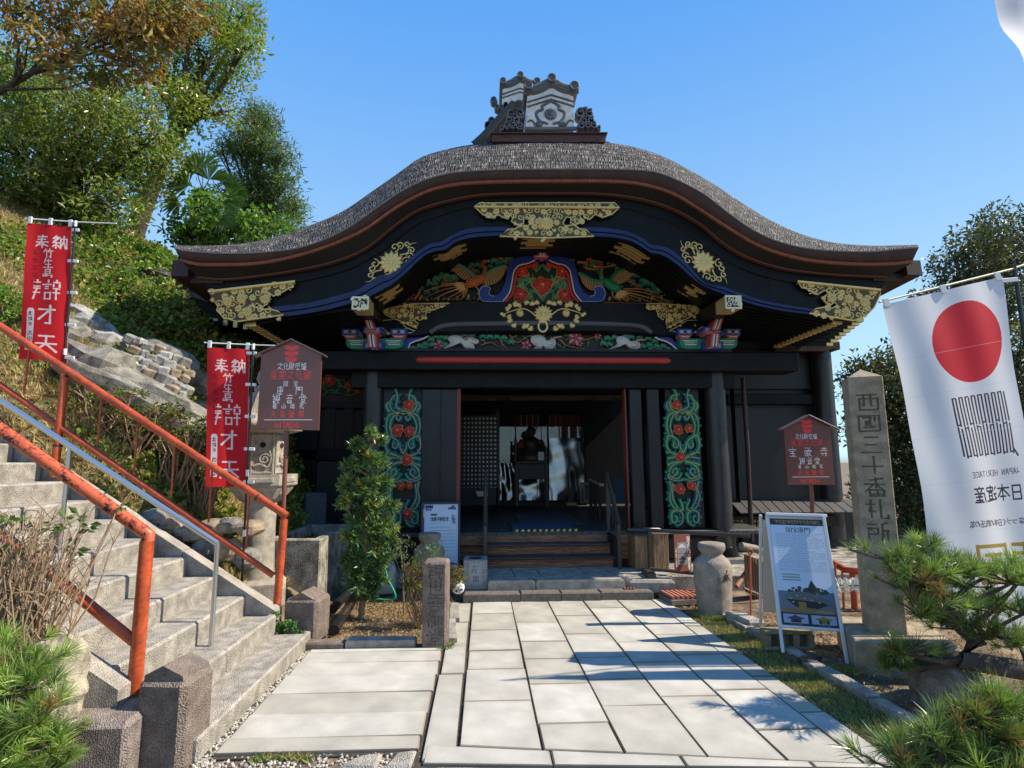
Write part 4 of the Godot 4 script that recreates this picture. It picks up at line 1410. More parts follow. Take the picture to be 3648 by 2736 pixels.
func wings():
	var plank: Material = mats.dark_plank
	# left side bay: carved frieze, planked wall, low closed front
	var z := -9.0
	var m := M.new()
	slab_px(m, 1060, 1340, 1300, 1460, 0, z, z - .1)
	part("frieze_ground", m, mat("frieze_brown", lin(.035, .018, .012), .7), gate)
	m = M.new()
	for c in ["500,420 560,380 620,400 700,420 740,400", "490,330 520,380 580,400 650,410", "640,300 680,330 700,300 720,330"]:
		m.c = Color(.01, .09, .05)
		m.ribbon(bez(pl(c, 4, z + .03), 6), .06, .03, z, .03)
	for f in [[545, 305, .11], [690, 345, .08], [750, 380, .07]]:
		flower(m, p1(f[0], f[1], 4, z + .03), f[2], z + .02)
	for i in 14:
		blade(m, p1(rng.randf_range(500, 740), rng.randf_range(300, 420), 4, z), rng.randf() * TAU, .14, z + .01)
	part("frieze_carving", m, PAINT, gate)
	for i in 7:
		m = M.new()
		slab_px(m, 1060 + i * 33, 1450, 1090 + i * 33, 1620, 0, z + .02 * (i % 2), z - .1)
		part("wall_plank", m, plank, gate)
	m = M.new()
	slab_px(m, 1030, 1430, 1300, 1452, 0, z + .06, z - .1)
	slab_px(m, 1020, 1600, 1310, 1640, 0, z + .1, z - .1, .01)
	part("wall_rail", m, BLACK, gate)
	m = M.new()
	slab_px(m, 1010, 1636, 1310, 1990, 0, z + .05, z - .1)
	part("low_wall", m, mat("low_wall_black", lin(.02, .018, .016), .6), gate)
	m = M.new()
	m.box(Vector3(-3.2, 1.9, -10.2), Vector3(3.0, 4.2, .1))
	m.box(Vector3(-3.75, 1.6, -9.9), Vector3(.1, 3.6, 1.8))
	part("back_wall", m, mats.hall_black, gate)
	m = M.new()
	slab_px(m, 1070, 1290, 1110, 2040, 0, -8.9, -9.1)
	part("post", m, BLACK, gate)
	# right wing: rails, posts, corner column, skirt roof
	z = -9.3
	m = M.new()
	m.box(Vector3(4.7, 2.4, z - .15), Vector3(2.6, 3.6, .1))
	part("wing_wall", m, mat("wing_black", lin(.009, .0105, .013), .5, "soft", .7, .1), gate)
	m = M.new()
	slab_px(m, 2590, 1402, 2950, 1440, 0, z + .06, z - .1, .012)
	part("wall_rail", m, BLACK, gate)
	m = M.new()
	slab_px(m, 2590, 1250, 2960, 1385, 0, z + .0, z - .1)
	part("upper_panel", m, mats.wing_black, gate)
	m = M.new()
	slab_px(m, 2610, 1330, 2650, 1985, 0, z + .25, z + .1)
	part("post", m, plank, gate)
	m = M.new(true)
	var cx: float = at(2928, 1330, -9.2).x
	m.lathe(Vector3(cx, 0, -9.2), [Vector2(.16, 3.75), Vector2(.16, .3)], 24)
	part("corner_column", m, mats.worn_lacquer, gate)
	m = M.new()
	slab_px(m, 2860, 1215, 2995, 1245, 0, -9.0, -9.3, .01)
	slab_px(m, 2840, 1180, 2960, 1215, 0, -8.9, -9.4, .01)
	part("column_cap", m, plank, gate)
	# downpipe
	m = M.new(true)
	m.tube([at(2646, 1345, -8.7), at(2663, 1600, -8.7), at(2678, 1930, -8.7)], .035, .035, 10)
	part("downpipe", m, mat("downpipe", lin(.035, .015, .014), .5), gate)
	# little skirt roof of boards, leaning out from the wing
	var s0 := at(2600, 1790, -9.1)
	var s1 := at(3010, 1795, -9.1)
	for i in 13:
		m = M.new()
		var x := lerpf(s0.x, s1.x + .3, (i + .5) / 13.0)
		m.box(Vector3(x, s0.y - .06, -8.95), Vector3((s1.x + .3 - s0.x) / 13.0 - .012, .025, .42), Basis(Vector3.RIGHT, .42), .004)
		part("skirt_board", m, mat("weathered_board", lin(.10, .095, .095), .6, "wood", 1.0, .3), gate)
	m = M.new()
	slab_px(m, 2600, 1840, 2990, 1875, 0, -9.0, -9.2)
	part("skirt_rail", m, plank, gate)
	for g in [2612, 2685, 2705]:
		m = M.new()
		for i in 3:
			for j in 2:
				slab_px(m, g + i * 13, 1852 + j * 16, g + i * 13 + 8, 1852 + j * 16 + 9, 0, -8.98, -9.0)
		part("gilt_lattice", m, mat("old_gold", lin(.3, .18, .04), .5), gate)
	m = M.new()
	m.box(Vector3(4.9, .45, -9.35), Vector3(2.6, .9, .1))
	part("under_wall", m, mats.under_black, gate)
	# gilt rafter ends of the hall's own eaves, right and left
	for s in 2:
		for i in 8:
			var t := i / 7.0
			var a: Vector3 = at(lerpf(3058, 2952, t), lerpf(1138, 1224, t), -7.3 - 1.5 * t) if s == 0 else at(lerpf(648, 738, t), lerpf(1152, 1236, t), -8.5 - 1.0 * t)
			m = M.new()
			m.box(a + Vector3(-.3 if s == 0 else .3, .0, 0), Vector3(.6, .07, .06))
			var rf := part("rafter", m, BLACK, gate)
			m = M.new()
			m.box(a, Vector3(.11, .08, .066))
			part("rafter_end", m, GOLD, rf)
	m = M.new()
	m.ext(pl("3060,1120 3045,1150 2950,1250 2760,1250 2850,1130", 0, -8.9), -9.0, -8.9)
	part("eave_underside", m, plank, gate)
	# hall eave at the far left, with turned-up corner
	z = -8.7
	m = M.new()
	m.loft([row(px("497,948 560,968 620,990 700,1022 800,1060"), 10, z), row(px("520,946 580,962 640,984 720,1010 820,1040"), 10, z - .5), row(px("560,930 620,940 680,955 760,975 860,990"), 10, z - 2.0)], 1, 1)
	part("hall_roof", m, mats.bark_thatch, gate)
	m = M.new()
	m.loft([row(px("497,949 560,969 620,991 700,1023 800,1061"), 10, z + .005), row(px("510,972 560,990 620,1012 700,1042 800,1080"), 10, z - .02)], 1, 1)
	part("roof_edge", m, mats.bark_edge, gate)
	m = M.new()
	var g0 := row(px("494,972 560,996 620,1018 700,1046 860,1098"), 10, z + .06)
	m.loft([g0, shift(g0, Vector3(0, -.075, 0)), shift(g0, Vector3(0, -.075, -.1))], 1, 1)
	part("eave_gutter", m, mat("gutter_grey", lin(.035, .03, .03), .5), gate)
	m = M.new()
	m.loft([row(px("505,985 600,1025 740,1075 900,1130"), 8, z - .05), row(px("560,1080 640,1120 760,1150 900,1190"), 8, z - .1)], 1, 1)
	m.loft([row(px("560,1080 640,1120 760,1150 900,1190"), 8, z - .1), row(px("700,1210 780,1230 860,1240 950,1260"), 8, z - .9)], 1, 1)
	part("eave_underside", m, mat("eave_dark", lin(.02, .014, .011), .7), gate)
	m = M.new()
	m.tube([at(598, 1092, z + .1), at(660, 1125, z + .0), at(760, 1180, z - .6)], .07, .07, 4)
	var hip := part("hip_rafter", m, BLACK, gate)
	m = M.new()
	m.ext(pl("597,1108 606,1100 650,1112 668,1135 600,1124", 0, z + .14), z - .05, z + .14)
	part("rafter_end", m, GOLD, hip)
	for i in 7:
		m = M.new()
		var a := at(lerpf(663, 876, i / 6.0), lerpf(1126, 1164, i / 6.0), z + .1)
		m.box(a + Vector3(0, 0, -.5), Vector3(.06, .07, 1.0))
		var rf := part("rafter", m, BLACK, gate)
		m = M.new()
		m.box(a, Vector3(.062, .085, .05))
		part("rafter_end", m, GOLD, rf)
	m = M.new()
	slab_px(m, 780, 1170, 1110, 1235, 0, -9.3, -9.5)
	slab_px(m, 770, 1145, 830, 1240, 0, -9.2, -9.4)
	part("hall_beam", m, mat("hall_wood", lin(.04, .024, .016), .6, "wood", .8, .3), gate)
	m = M.new(true)
	m.tube([at(522, 1015, z + .1), at(606, 1103, z + .16)], .008, .008, 5)
	part("rain_chain", m, mat("chain_green", lin(.35, .42, .12), .6), gate)

func temple_inside():
	# what stands in the dark hall behind the open doors
	var m := M.new()
	# lattice door: pale paper behind a grid
	var z := -10.0
	slab_px(m, 1634, 1480, 1770, 1790, 0, z - .02, z - .04)
	var ld := part("lattice_door", m, mat("shoji_paper", lin(.62, .60, .56), .8), gate)
	for i in 10:
		m = M.new()
		slab_px(m, 1631 + i * 13.6, 1480, 1631 + i * 13.6 + 6.5, 1790, 0, z, z - .02)
		part("lattice_bar", m, mats.hall_black, ld)
	for i in 17:
		m = M.new()
		slab_px(m, 1630, 1480 + i * 15.4, 1772, 1480 + i * 15.4 + 7.5, 0, z + .003, z - .02)
		part("lattice_bar", m, mats.hall_black, ld)
	m = M.new()
	slab_px(m, 1630, 1738, 1775, 1800, 0, z + .02, z - .05)
	slab_px(m, 1768, 1460, 1780, 1800, 0, z + .02, z - .05)
	part("door_rail", m, mats.hall_black, ld)
	# high pale slats and the striped blinds behind the glass
	z = -12.3
	for r in [[1636, 1418, 1768, 1427], [1820, 1416, 2080, 1426], [2128, 1416, 2226, 1425]]:
		m = M.new()
		slab_px(m, r[0], r[1], r[2], r[3], 0, z, z - .02)
		part("pale_slat", m, mat("pale_slat", lin(.32, .30, .27), .7), gate)
	for r in [[1826, 1922], [1950, 2072]]:
		m = M.new()
		slab_px(m, r[0], 1478, r[1], 1720, 0, z, z - .03)
		var bl := part("blind", m, mat("blind_red", lin(.12, .028, .02), .7), gate)
		var x: float = r[0] + 8
		while x < r[1]:
			m = M.new()
			slab_px(m, x, 1478, x + 5, 1720, 0, z + .01, z - .01)
			part("slat", m, mat("slat_pale", lin(.42, .37, .33), .7), bl)
			x += 20.6
	# glass screens: they mirror the bright court
	for r in [[1776, 1836], [1838, 1952], [1954, 2084]]:
		var film := mat("clear_film", lin(.26, .26, .27), .16, "", 1, 0, 1.0)
		var f0: float = 1650.0 if r[0] != 1954 else 1560.0
		part("plastic_sheet", cloth(at(r[0] + 3, f0, -11.8), at(r[1] - 3, f0, -11.8), at(r[0] + 3, 1782, -11.75), at(r[1] - 3, 1782, -11.75), 16, 20, .014, 6.0, .0, r[0] * .01), film, gate)
		m = M.new()
		slab_px(m, r[0], 1520, r[1], 1784, 0, -11.9, -11.91)
		var g := mat("glass", Color(.55, .6, .6, .12), .02)
		g.transparency = BaseMaterial3D.TRANSPARENCY_ALPHA
		g.metallic_specular = .9
		part("glass_pane", m, g, gate)
	m = M.new()
	slab_px(m, 1770, 1784, 2090, 1800, 0, -11.88, -11.95)
	for x in [1770, 1834, 1950, 2082]:
		slab_px(m, x, 1470, x + 6, 1790, 0, -11.88, -11.95)
	part("glass_frame", m, mats.hall_black, gate)
	# seated wooden figure on a tall chair
	var t := thing("ritual_chair", "tall dark wooden chair in the middle of the dark hall", "chair", at(1893, 1805, -11.0))
	var wood := mat("chair_wood", lin(.035, .022, .014), .5, "wood", 1.0, .2)
	z = -11.0
	m = M.new()
	slab_px(m, 1840, 1642, 1950, 1652, 0, z + .25, z - .25, .01)
	part("seat", m, wood, t)
	m = M.new()
	slab_px(m, 1845, 1652, 1946, 1708, 0, z + .2, z - .2, .01)
	part("apron", m, wood, t)
	for x in [[1834, 1850], [1940, 1956]]:
		m = M.new()
		slab_px(m, x[0], 1650, x[1], 1806, 0, z + .22, z + .1, .01)
		part("leg", m, wood, t)
	m = M.new()
	slab_px(m, 1832, 1560, 1842, 1650, 0, z + .1, z + .0, .01)
	slab_px(m, 1938, 1590, 1950, 1650, 0, z + .1, z + .0, .01)
	part("arm_post", m, wood, t)
	m = M.new(true)
	var o := p1(1893, 1640, 0, z)
	var sm := mat("statue_wood", lin(.05, .032, .018), .45, "soft", 4.0, .3)
	t = thing("seated_statue", "dark wooden statue of a bald robed figure seated on the tall chair", "statue", Vector3(o.x, o.y, z))
	m.lathe(Vector3(o.x, o.y, z), [Vector2(.3, 0), Vector2(.32, .06), Vector2(.26, .14), Vector2(.2, .22), Vector2(.2, .32), Vector2(.19, .38), Vector2(.11, .44), Vector2(.055, .47)], 18)
	for g in [-1.0, 1.0]:
		m.tube([Vector3(o.x + g * .17, o.y + .38, z), Vector3(o.x + g * .25, o.y + .22, z + .05), Vector3(o.x + g * .08, o.y + .16, z + .2)], .07, .05, 8)
		m.tube([Vector3(o.x + g * .28, o.y + .06, z + .02), Vector3(o.x + g * .1, o.y + .05, z + .24)], .08, .06, 8)
	part("robed_body", m, sm, t)
	m = M.new(true)
	m.lathe(Vector3(o.x, o.y + .46, z), [Vector2(.05, 0), Vector2(.07, .03), Vector2(.085, .08), Vector2(.088, .13), Vector2(.07, .18), Vector2(.035, .205), Vector2(0, .21)], 16)
	m.tube([Vector3(o.x, o.y + .58, z + .085), Vector3(o.x, o.y + .55, z + .105)], .012, .016, 6)
	for g in [-1.0, 1.0]:
		m.tube([Vector3(o.x + g * .088, o.y + .6, z), Vector3(o.x + g * .092, o.y + .53, z)], .016, .012, 6)
	part("head", m, sm, t)
	m = M.new()
	m.box(Vector3(o.x - .2, o.y + .22, z + .08), Vector3(.14, .3, .08), Basis(Vector3.BACK, .25), .02)
	part("red_bib", m, mat("red_cloth", lin(.16, .01, .012), .8), t)
	m = M.new()
	slab_px(m, 1917, 1610, 1938, 1640, 0, z + .3, z + .29)
	tag(part("paper_notice", m, mat("notice_white", lin(.6, .6, .58), .8), self), "small white paper notice propped on the tall chair's seat", "notice")
	# low things around it
	var a := on(2020, 1803, .62)
	t = thing("small_tablet", "dark wooden tablet on a pale foot beside the tall chair", "tablet", Vector3(a.x, .62, -10.6))
	m = M.new()
	slab_px(m, 2024, 1738, 2046, 1792, 0, -10.6, -10.64, .004)
	part("tablet", m, wood, t)
	m = M.new()
	slab_px(m, 2019, 1791, 2055, 1802, 0, -10.5, -10.72, .004)
	part("foot", m, mat("pale_pine", lin(.30, .19, .09), .6), t)
	var im := Image.create(96, 128, false, Image.FORMAT_RGB8)
	im.fill(Color8(120, 105, 70))
	line(im, "世日本文化", 68, 8, 20, 24, 1.6, Color8(15, 12, 8), true)
	line(im, "御堂寺", 38, 16, 26, 32, 2.0, Color8(15, 12, 8), true)
	line(im, "三日文成就", 12, 40, 14, 17, 1.0, Color8(15, 12, 8), true)
	var q0 := p1(2066, 1718, 0, -10.3)
	var q1 := p1(2110, 1792, 0, -10.3)
	board_print("wooden_notice_board", "yellowish wooden notice board with black brush writing beside the hall handrail", "notice board", Vector3((q0.x + q1.x) / 2, (q0.y + q1.y) / 2, -10.3), Vector2(q1.x - q0.x, q0.y - q1.y), im, Basis(), lin(.1, .07, .03))
	m = M.new()
	slab_px(m, 2192, 1704, 2228, 1794, 0, -9.6, -9.63, .004)
	tag(part("blue_board", m, mat("dull_blue", lin(.05, .085, .13), .6), self), "dull blue board leaning inside the hall by the right door jamb", "board")
	m = M.new()
	for k in 3:
		m.box(at(1716, 1752, -9.6) + Vector3(.004 * k, -.03 * k, 0), Vector3(.2 - .01 * k, .022, .14), Basis(Vector3.UP, .1 * k), .004)
	tag(part("paper_pile", m, mat("papers", lin(.5, .45, .42), .8), self), "small pile of papers below the lattice door", "papers")
	# mats on the floor with a striped edge
	m = M.new()
	var cs := [on(1806, 1818, .63), on(2000, 1816, .63), on(2022, 1852, .63), on(1802, 1852, .63)]
	m.box(Vector3(1.0, .622, -9.6), Vector3(1.0, .012, 1.6), Basis(), .003)
	tag(part("floor_mat", m, mat("grey_mat", lin(.10, .125, .16), .9, "speck", 6.0, .4), self), "grey blue mat on the hall floor, farther of the two", "mat")
	t = thing("door_mat", "blue doormat with a yellow and black striped front edge", "mat", Vector3(1.0, .62, -8.3))
	var w0: float = on(1822, 1880, .63).x
	var w1: float = on(2046, 1880, .63).x
	m = M.new()
	m.box(Vector3((w0 + w1) / 2, .631, -8.42), Vector3(w1 - w0, .02, .85), Basis(), .004)
	part("pile", m, mat("blue_mat", lin(.07, .11, .25), .9, "speck", 6.0, .4), t)
	for i in 22:
		m = M.new()
		var x := lerpf(w0, w1, i / 22.0)
		m.box(Vector3(x + .02, .628, -7.985), Vector3((w1 - w0) / 22.0, .03, .03), Basis(Vector3.BACK, .5))
		part("edge_stripe", m, mat("stripe_yellow", lin(.6, .5, .05), .6) if i % 2 else mat("stripe_black", lin(.02, .02, .03), .6), t)
func board_print(called: String, label: String, cat: String, o: Vector3, s: Vector2, im: Image, b: Basis, back: Color, th := .02) -> Node3D:
	var t := thing(called, label, cat, o)
	var m := M.new()
	m.box(o - b.z * (th / 2 + .002), Vector3(s.x, s.y, th), b, .003)
	part("board", m, mat(called + "_back_" + str(back), back, .6), t)
	m = M.new()
	face(m, o, s, b)
	part("print", m, printed(label, im), t)
	return t
func face(m: M, o: Vector3, s: Vector2, b: Basis):
	var x := b.x * s.x / 2
	var y := b.y * s.y / 2
	m.v(o - x + y, Vector2(0, 0)); m.v(o + x + y, Vector2(1, 0)); m.v(o + x - y, Vector2(1, 1))
	m.v(o - x + y, Vector2(0, 0)); m.v(o + x - y, Vector2(1, 1)); m.v(o - x - y, Vector2(0, 1))

# ======================= court, stairs, hillside =======================
func hill(x: float, z: float) -> float:
	var a := maxf(0.0, -x - 1.78)
	var h := .62 * minf(a, 7.0) + .12 * maxf(0.0, a - 7.0)
	h += (1.05 * clampf(-z - 5.2, 0.0, 1.2) + .3 * clampf(-z - 6.4, 0.0, 5.0)) * clampf((-x - 2.5) / 1.2, 0.0, 1.0)
	return h - .03 + .1 * sin(x * 2.3 + z) * sin(z * 1.9) * clampf(a, 0, 1)
func hit(px_: float, py_: float, sink := 0.0) -> Vector3:      # where a sight line meets the hillside
	var r := ray(px_, py_)
	var t := 4.0
	while t < 22.0:
		var p := EYE + r * t
		if p.y < hill(p.x, p.z) and p.z < -5.3:
			return p - Vector3(0, sink, 0)
		t += .03
	return EYE + r * 11.0

func quad_slab(poly: Array, top: float, th: float, gap: float, ch := .006) -> M:    # a laid stone with worn edges, from four corners (x, z)
	var c := Vector2.ZERO
	for p in poly:
		c += p / poly.size()
	var a := []
	var b := []
	var d := []
	var tilt := rng.randf_range(-.002, .002)
	for p in poly:
		var e: Vector2 = p + (c - p).normalized() * gap * rng.randf_range(1.0, 1.9)
		var y := top + tilt * signf(p.x - c.x)
		a.append(Vector3(e.x, y - th, e.y))
		b.append(Vector3(e.x, y - ch, e.y))
		var f: Vector2 = e + (c - e).normalized() * ch * 1.4
		d.append(Vector3(f.x, y, f.y))
	var m := M.new()
	var n := poly.size()
	for i in n:
		var j := (i + 1) % n
		m.quad(a[i], a[j], b[j], b[i])
		m.c = Color(.55, .5, .42)
		m.quad(b[i], b[j], d[j], d[i])
	# worn top: the rim takes dirt, the middle is scrubbed paler, each corner a little different
	var f := []
	var rim := []
	var mid := Vector3.ZERO
	for i in n:
		mid += d[i] / n
	for i in n:
		f.append(d[i].lerp(mid, rng.randf_range(.1, .3)))
		var k := rng.randf_range(.8, .97)
		rim.append(Color(k, k * .985, k * .955))
	var inner := []
	for i in n:
		var k := rng.randf_range(.93, 1.0)
		inner.append(Color(k, k, k * .985))
	for i in n:
		var j := (i + 1) % n
		for q in [[d[i], rim[i]], [d[j], rim[j]], [f[j], inner[j]], [d[i], rim[i]], [f[j], inner[j]], [f[i], inner[i]], [f[i], inner[i]], [f[j], inner[j]], [mid, Color.WHITE]]:
			m.c = q[1]
			m.v(q[0])
	return m

func ground():
	var soil := mat("soil", lin(.30, .215, .135), .95, "stain", .55, .6)
	var m := M.new()
	m.box(Vector3(0, -.53, -60), Vector3(400, 1.0, 400))
	var g := struct("ground", m, soil)
	mat("kerb_stone", lin(.40, .37, .33), .85, "speck", 1.6, .5)
	mat("granite", lin(.60, .55, .48), .9, "speck", .65, 1.1)
	mat("granite_dark", lin(.35, .275, .23), .92, "speck", .65, 1.3)
	mat("concrete", lin(.44, .40, .34), .9, "stain", .8, .3)
	var tones := []
	for i in 5:
		tones.append(mat("paving_%d" % i, lin(.545 + .03 * (i - 2), .52 + .03 * (i - 2), .465 + .032 * (i - 2)), .85, "slab", .9, .35, 0.0, true))
	# joints show as a dark bed between the stones
	m = M.new()
	m.box(Vector3(.85, -.032, -4.95), Vector3(2.75, .03, 3.75))
	m.box(Vector3(-.95, -.033, -4.25), Vector3(1.4, .028, 1.75))
	var path := struct("path", m, mat("joint", lin(.075, .06, .045), .95, "grain", 2.0, .5))
	var X := func(i: int, z: float) -> float:
		var far_: float = [-.17, .27, .69, 1.10, 1.50, 1.90, 2.05][i]
		var near_: float = [-.16, .31, .76, 1.20, 1.61, 2.0, 2.17][i]
		return lerpf(far_, near_, clampf((z + 6.6) / 3.3, -.1, 1.2))
	var J := [[-6.75, -6.16, -5.58, -5.01, -4.58, -4.0, -3.39], [-6.73, -5.81, -5.22, -4.78, -4.26, -3.65, -3.34], [-6.71, -6.04, -5.42, -4.79, -4.33, -3.88, -3.29], [-6.68, -6.31, -5.75, -5.15, -4.66, -4.01, -3.23], [-6.66, -6.06, -5.35, -4.8, -4.09, -3.51, -3.16], [-6.64, -5.6, -4.82, -4.32, -3.72, -3.1]]
	var ze := func(x: float, z: float) -> float:
		return z if z < -3.45 else -3.41 + (x + .16) * .137
	for c in 6:
		for k in J[c].size() - 1:
			var z0: float = J[c][k]
			var z1: float = J[c][k + 1]
			var s := quad_slab([Vector2(X.call(c, z0), z0), Vector2(X.call(c + 1, z0), z0), Vector2(X.call(c + 1, z1), ze.call(X.call(c + 1, z1), z1)), Vector2(X.call(c, z1), ze.call(X.call(c, z1), z1))], rng.randf_range(-.003, .003), .04, rng.randf_range(.003, .007))
			part("paving_slab", s, tones[rng.randi() % 5], path)
	for r in [[-5.16, -4.5], [-4.5, -3.27]]:
		part("paving_slab", quad_slab([Vector2(-.365, r[0]), Vector2(-.185, r[0]), Vector2(-.175, r[1]), Vector2(-.355, r[1])], .0, .05, .006), tones[1], path)
	for r in [[-6.7, -5.9], [-5.9, -5.16]]:
		part("paving_slab", quad_slab([Vector2(-.36, r[0]), Vector2(-.19, r[0]), Vector2(-.185, r[1]), Vector2(-.365, r[1])], -.01, .05, .008), tones[0], path)
	for r in [[-.35, .35], [.35, 1.05], [1.05, 1.72], [1.72, 2.3]]:
		part("paving_slab", quad_slab([Vector2(r[0], -3.405 + (r[0] + .16) * .137), Vector2(r[1], -3.405 + (r[1] + .16) * .137), Vector2(r[1], -3.24 + (r[1] + .35) * .07), Vector2(r[0], -3.24 + (r[0] + .35) * .07)], .0, .06, .003), tones[3], path)
	var R := [-5.1, -5.04, -4.79, -4.51, -4.19, -3.86, -3.55, -3.40]
	for k in R.size() - 1:
		part("paving_slab", quad_slab([Vector2(-1.53, R[k] - .02), Vector2(-.385, R[k]), Vector2(-.375, R[k + 1]), Vector2(-1.52, R[k + 1] + .0)], rng.randf_range(-.004, .002), .04, .006), tones[rng.randi() % 5], path)
	# kerb round the planting bed and along the grass
	for r in [[-1.62, -1.24, .045], [-1.24, -.62, .06]]:
		part("kerb", quad_slab([Vector2(r[0], -5.27), Vector2(r[1], -5.25), Vector2(r[1], -5.12), Vector2(r[0], -5.13)], r[2], .08, .006, .012), mats.granite_dark if r[0] < -1.3 else mats.granite, g)
	for r in [[Vector2(-.42, -6.5), Vector2(-.38, -5.9)], [Vector2(-.42, -5.88), Vector2(-.37, -5.25)]]:
		part("kerb", quad_slab([r[0], r[0] + Vector2(.1, 0), r[1] + Vector2(.1, 0), r[1]], .04, .08, .004, .01), mats.granite, g)
	var kp := [Vector2(2.40, -5.95), Vector2(2.44, -5.42), Vector2(2.49, -4.9), Vector2(2.50, -4.4), Vector2(2.53, -3.85), Vector2(2.56, -3.35), Vector2(2.6, -2.8)]
	for i in kp.size() - 1:
		part("kerb", quad_slab([kp[i], kp[i] + Vector2(.1, 0), kp[i + 1] + Vector2(.1, 0), kp[i + 1]], .03 + .01 * (i % 2), .08, .008, .012), mats.granite, g)
	part("kerb", quad_slab([Vector2(2.42, -5.85), Vector2(2.6, -5.8), Vector2(2.66, -5.45), Vector2(2.5, -5.45)], .075, .1, .01, .02), mats.granite, g)
	# gravel and flat stones in front of the cross path
	for r in [["gray", [Vector2(-.8, -3.24), Vector2(-.71, -3.37), Vector2(-.57, -3.375), Vector2(-.58, -3.2)]], ["w", [Vector2(-.55, -3.22), Vector2(-.51, -3.385), Vector2(-.39, -3.4), Vector2(-.4, -3.2)]], ["n", [Vector2(-.3, -3.2), Vector2(-.1, -3.22), Vector2(.2, -3.15), Vector2(-.3, -3.0)]]]:
		part("flat_stone", quad_slab(r[1], .0, .06, .01, .015), mats.granite, g)
	var xs := []
	var cs := []
	for i in 2600:
		var p := Vector3(rng.randf_range(-1.75, -.35), -.024, rng.randf_range(-3.42, -2.9))
		if i > 1500:
			p = Vector3(rng.randf_range(-1.62, -1.5), -.02, rng.randf_range(-5.2, -3.3))
		xs.append(Transform3D(Basis.from_euler(Vector3(rng.randf() * 6, rng.randf() * 6, 0)) * Basis().scaled(Vector3.ONE * rng.randf_range(.006, .014)), p))
		var t := rng.randf_range(.25, .6)
		cs.append(Color(t, t * .93, t * .82))
	var peb := M.new()
	rock(peb, Vector3.ZERO, Vector3(1, .7, .85), Basis(), 3, 5, 4)
	scatter("gravel", peb.done(), mat("pebble", Color.WHITE, .9, "", 1, 0, 0, true), xs, cs, self)
	# steps before the gate: worn kerb, stone platform, concrete apron
	var plat := thing("stone_platform", "low worn stone platform and kerb in front of the wooden steps", "platform", Vector3(.9, 0, -6.9))
	var xk := [-.28, .35, .82, 1.28, 1.9]
	for i in 4:
		part("kerb_stone", quad_slab([Vector2(xk[i], -7.05), Vector2(xk[i + 1], -7.05), Vector2(xk[i + 1] + .03, -6.62), Vector2(xk[i] + (.03 if i else 0.0), -6.64)], .09 + .004 * (i % 2), .1, .004, .012), mat("wet_kerb", lin(.24, .205, .165), .85, "speck", 1.6, .5), plat)
	var xp := [-.05, .3, .62, .92, 1.2, 1.52, 1.62]
	for i in 6:
		part("platform_stone", quad_slab([Vector2(xp[i], -7.7), Vector2(xp[i + 1], -7.7), Vector2(xp[i + 1] + .04, -7.0), Vector2(xp[i] + .04, -7.0)], .195 + .004 * (i % 3), .12, .004, .01), mats.granite, plat)
	for r in [[-.02, .55], [.55, 1.62]]:
		part("platform_edge", quad_slab([Vector2(r[0], -7.0), Vector2(r[1], -7.0), Vector2(r[1] + .02, -6.8), Vector2(r[0] + .02, -6.8)], .2, .14, .004, .02), mats.granite, plat)
	for r in [[1.62, 1.95, -7.0], [1.95, 2.25, -7.0]]:
		part("platform_stone", quad_slab([Vector2(r[0], -7.6), Vector2(r[1], -7.5), Vector2(r[1] + .02, r[2]), Vector2(r[0] + .04, r[2])], .2, .12, .004, .01), mats.granite, plat)
	part("platform_edge", quad_slab([Vector2(1.66, -7.0), Vector2(2.27, -7.0), Vector2(2.22, -6.72), Vector2(1.68, -6.78)], .19, .14, .004, .03), mats.granite, plat)
	m = M.new()
	m.box(Vector3(4.2, .06, -8.2), Vector3(4.2, .2, 2.1), Basis(), .015)
	m.box(Vector3(-2.0, .04, -8.6), Vector3(4.0, .16, 2.0), Basis(), .015)
	struct("apron", m, mats.concrete)
	var gr := thing("drain_grate", "rusty red ribbed drain grate behind the right stone jar", "grate", Vector3(2.25, .02, -6.5))
	for i in 9:
		m = M.new()
		m.box(Vector3(2.06 + i * .055, .075, -6.55), Vector3(.03, .03, .32), Basis(Vector3.UP, .12))
		part("bar", m, mat("rust", lin(.36, .13, .09), .8), gr)
	m = M.new()
	m.box(Vector3(2.28, .03, -6.55), Vector3(.52, .05, .36), Basis(Vector3.UP, .12))
	part("frame", m, mats.granite_dark, gr)
	m = M.new()
	for i in 4:
		m.box(Vector3(1.62 + i * .035, .103, -6.78), Vector3(.016, .012, .1))
	tag(part("small_grate", m, mats.rust, self), "small reddish drain grille set in the kerb left of the jar", "grate")

func rock(m: M, o: Vector3, s: Vector3, b: Basis, seed: int, k := 12, l := 9, amp := .28):
	var n := FastNoiseLite.new()
	n.seed = seed
	n.frequency = .9
	n.fractal_octaves = 3
	var n2 := FastNoiseLite.new()
	n2.seed = seed + 5
	n2.noise_type = FastNoiseLite.TYPE_CELLULAR
	n2.frequency = 1.2
	var P := func(i: int, j: int) -> Vector3:
		var a := TAU * (j % k) / k
		var t := PI * i / l
		var d := Vector3(cos(a) * sin(t), cos(t), sin(a) * sin(t))
		var r := 1.0 + amp * n.get_noise_3dv(d * 1.6) + amp * .7 * n2.get_noise_3dv(d * 1.3)
		d = d * r
		for q in 3:
			d[q] = clampf(d[q], -.82, .82)
		return o + b * (d * s)
	for i in l:
		for j in k:
			var a = P.call(i, j)
			var d = P.call(i, j + 1)
			var e = P.call(i + 1, j + 1)
			var f = P.call(i + 1, j)
			if i == 0:
				m.tri(a, e, f)
			elif i == l - 1:
				m.tri(a, d, e)
			else:
				m.quad(a, d, e, f)

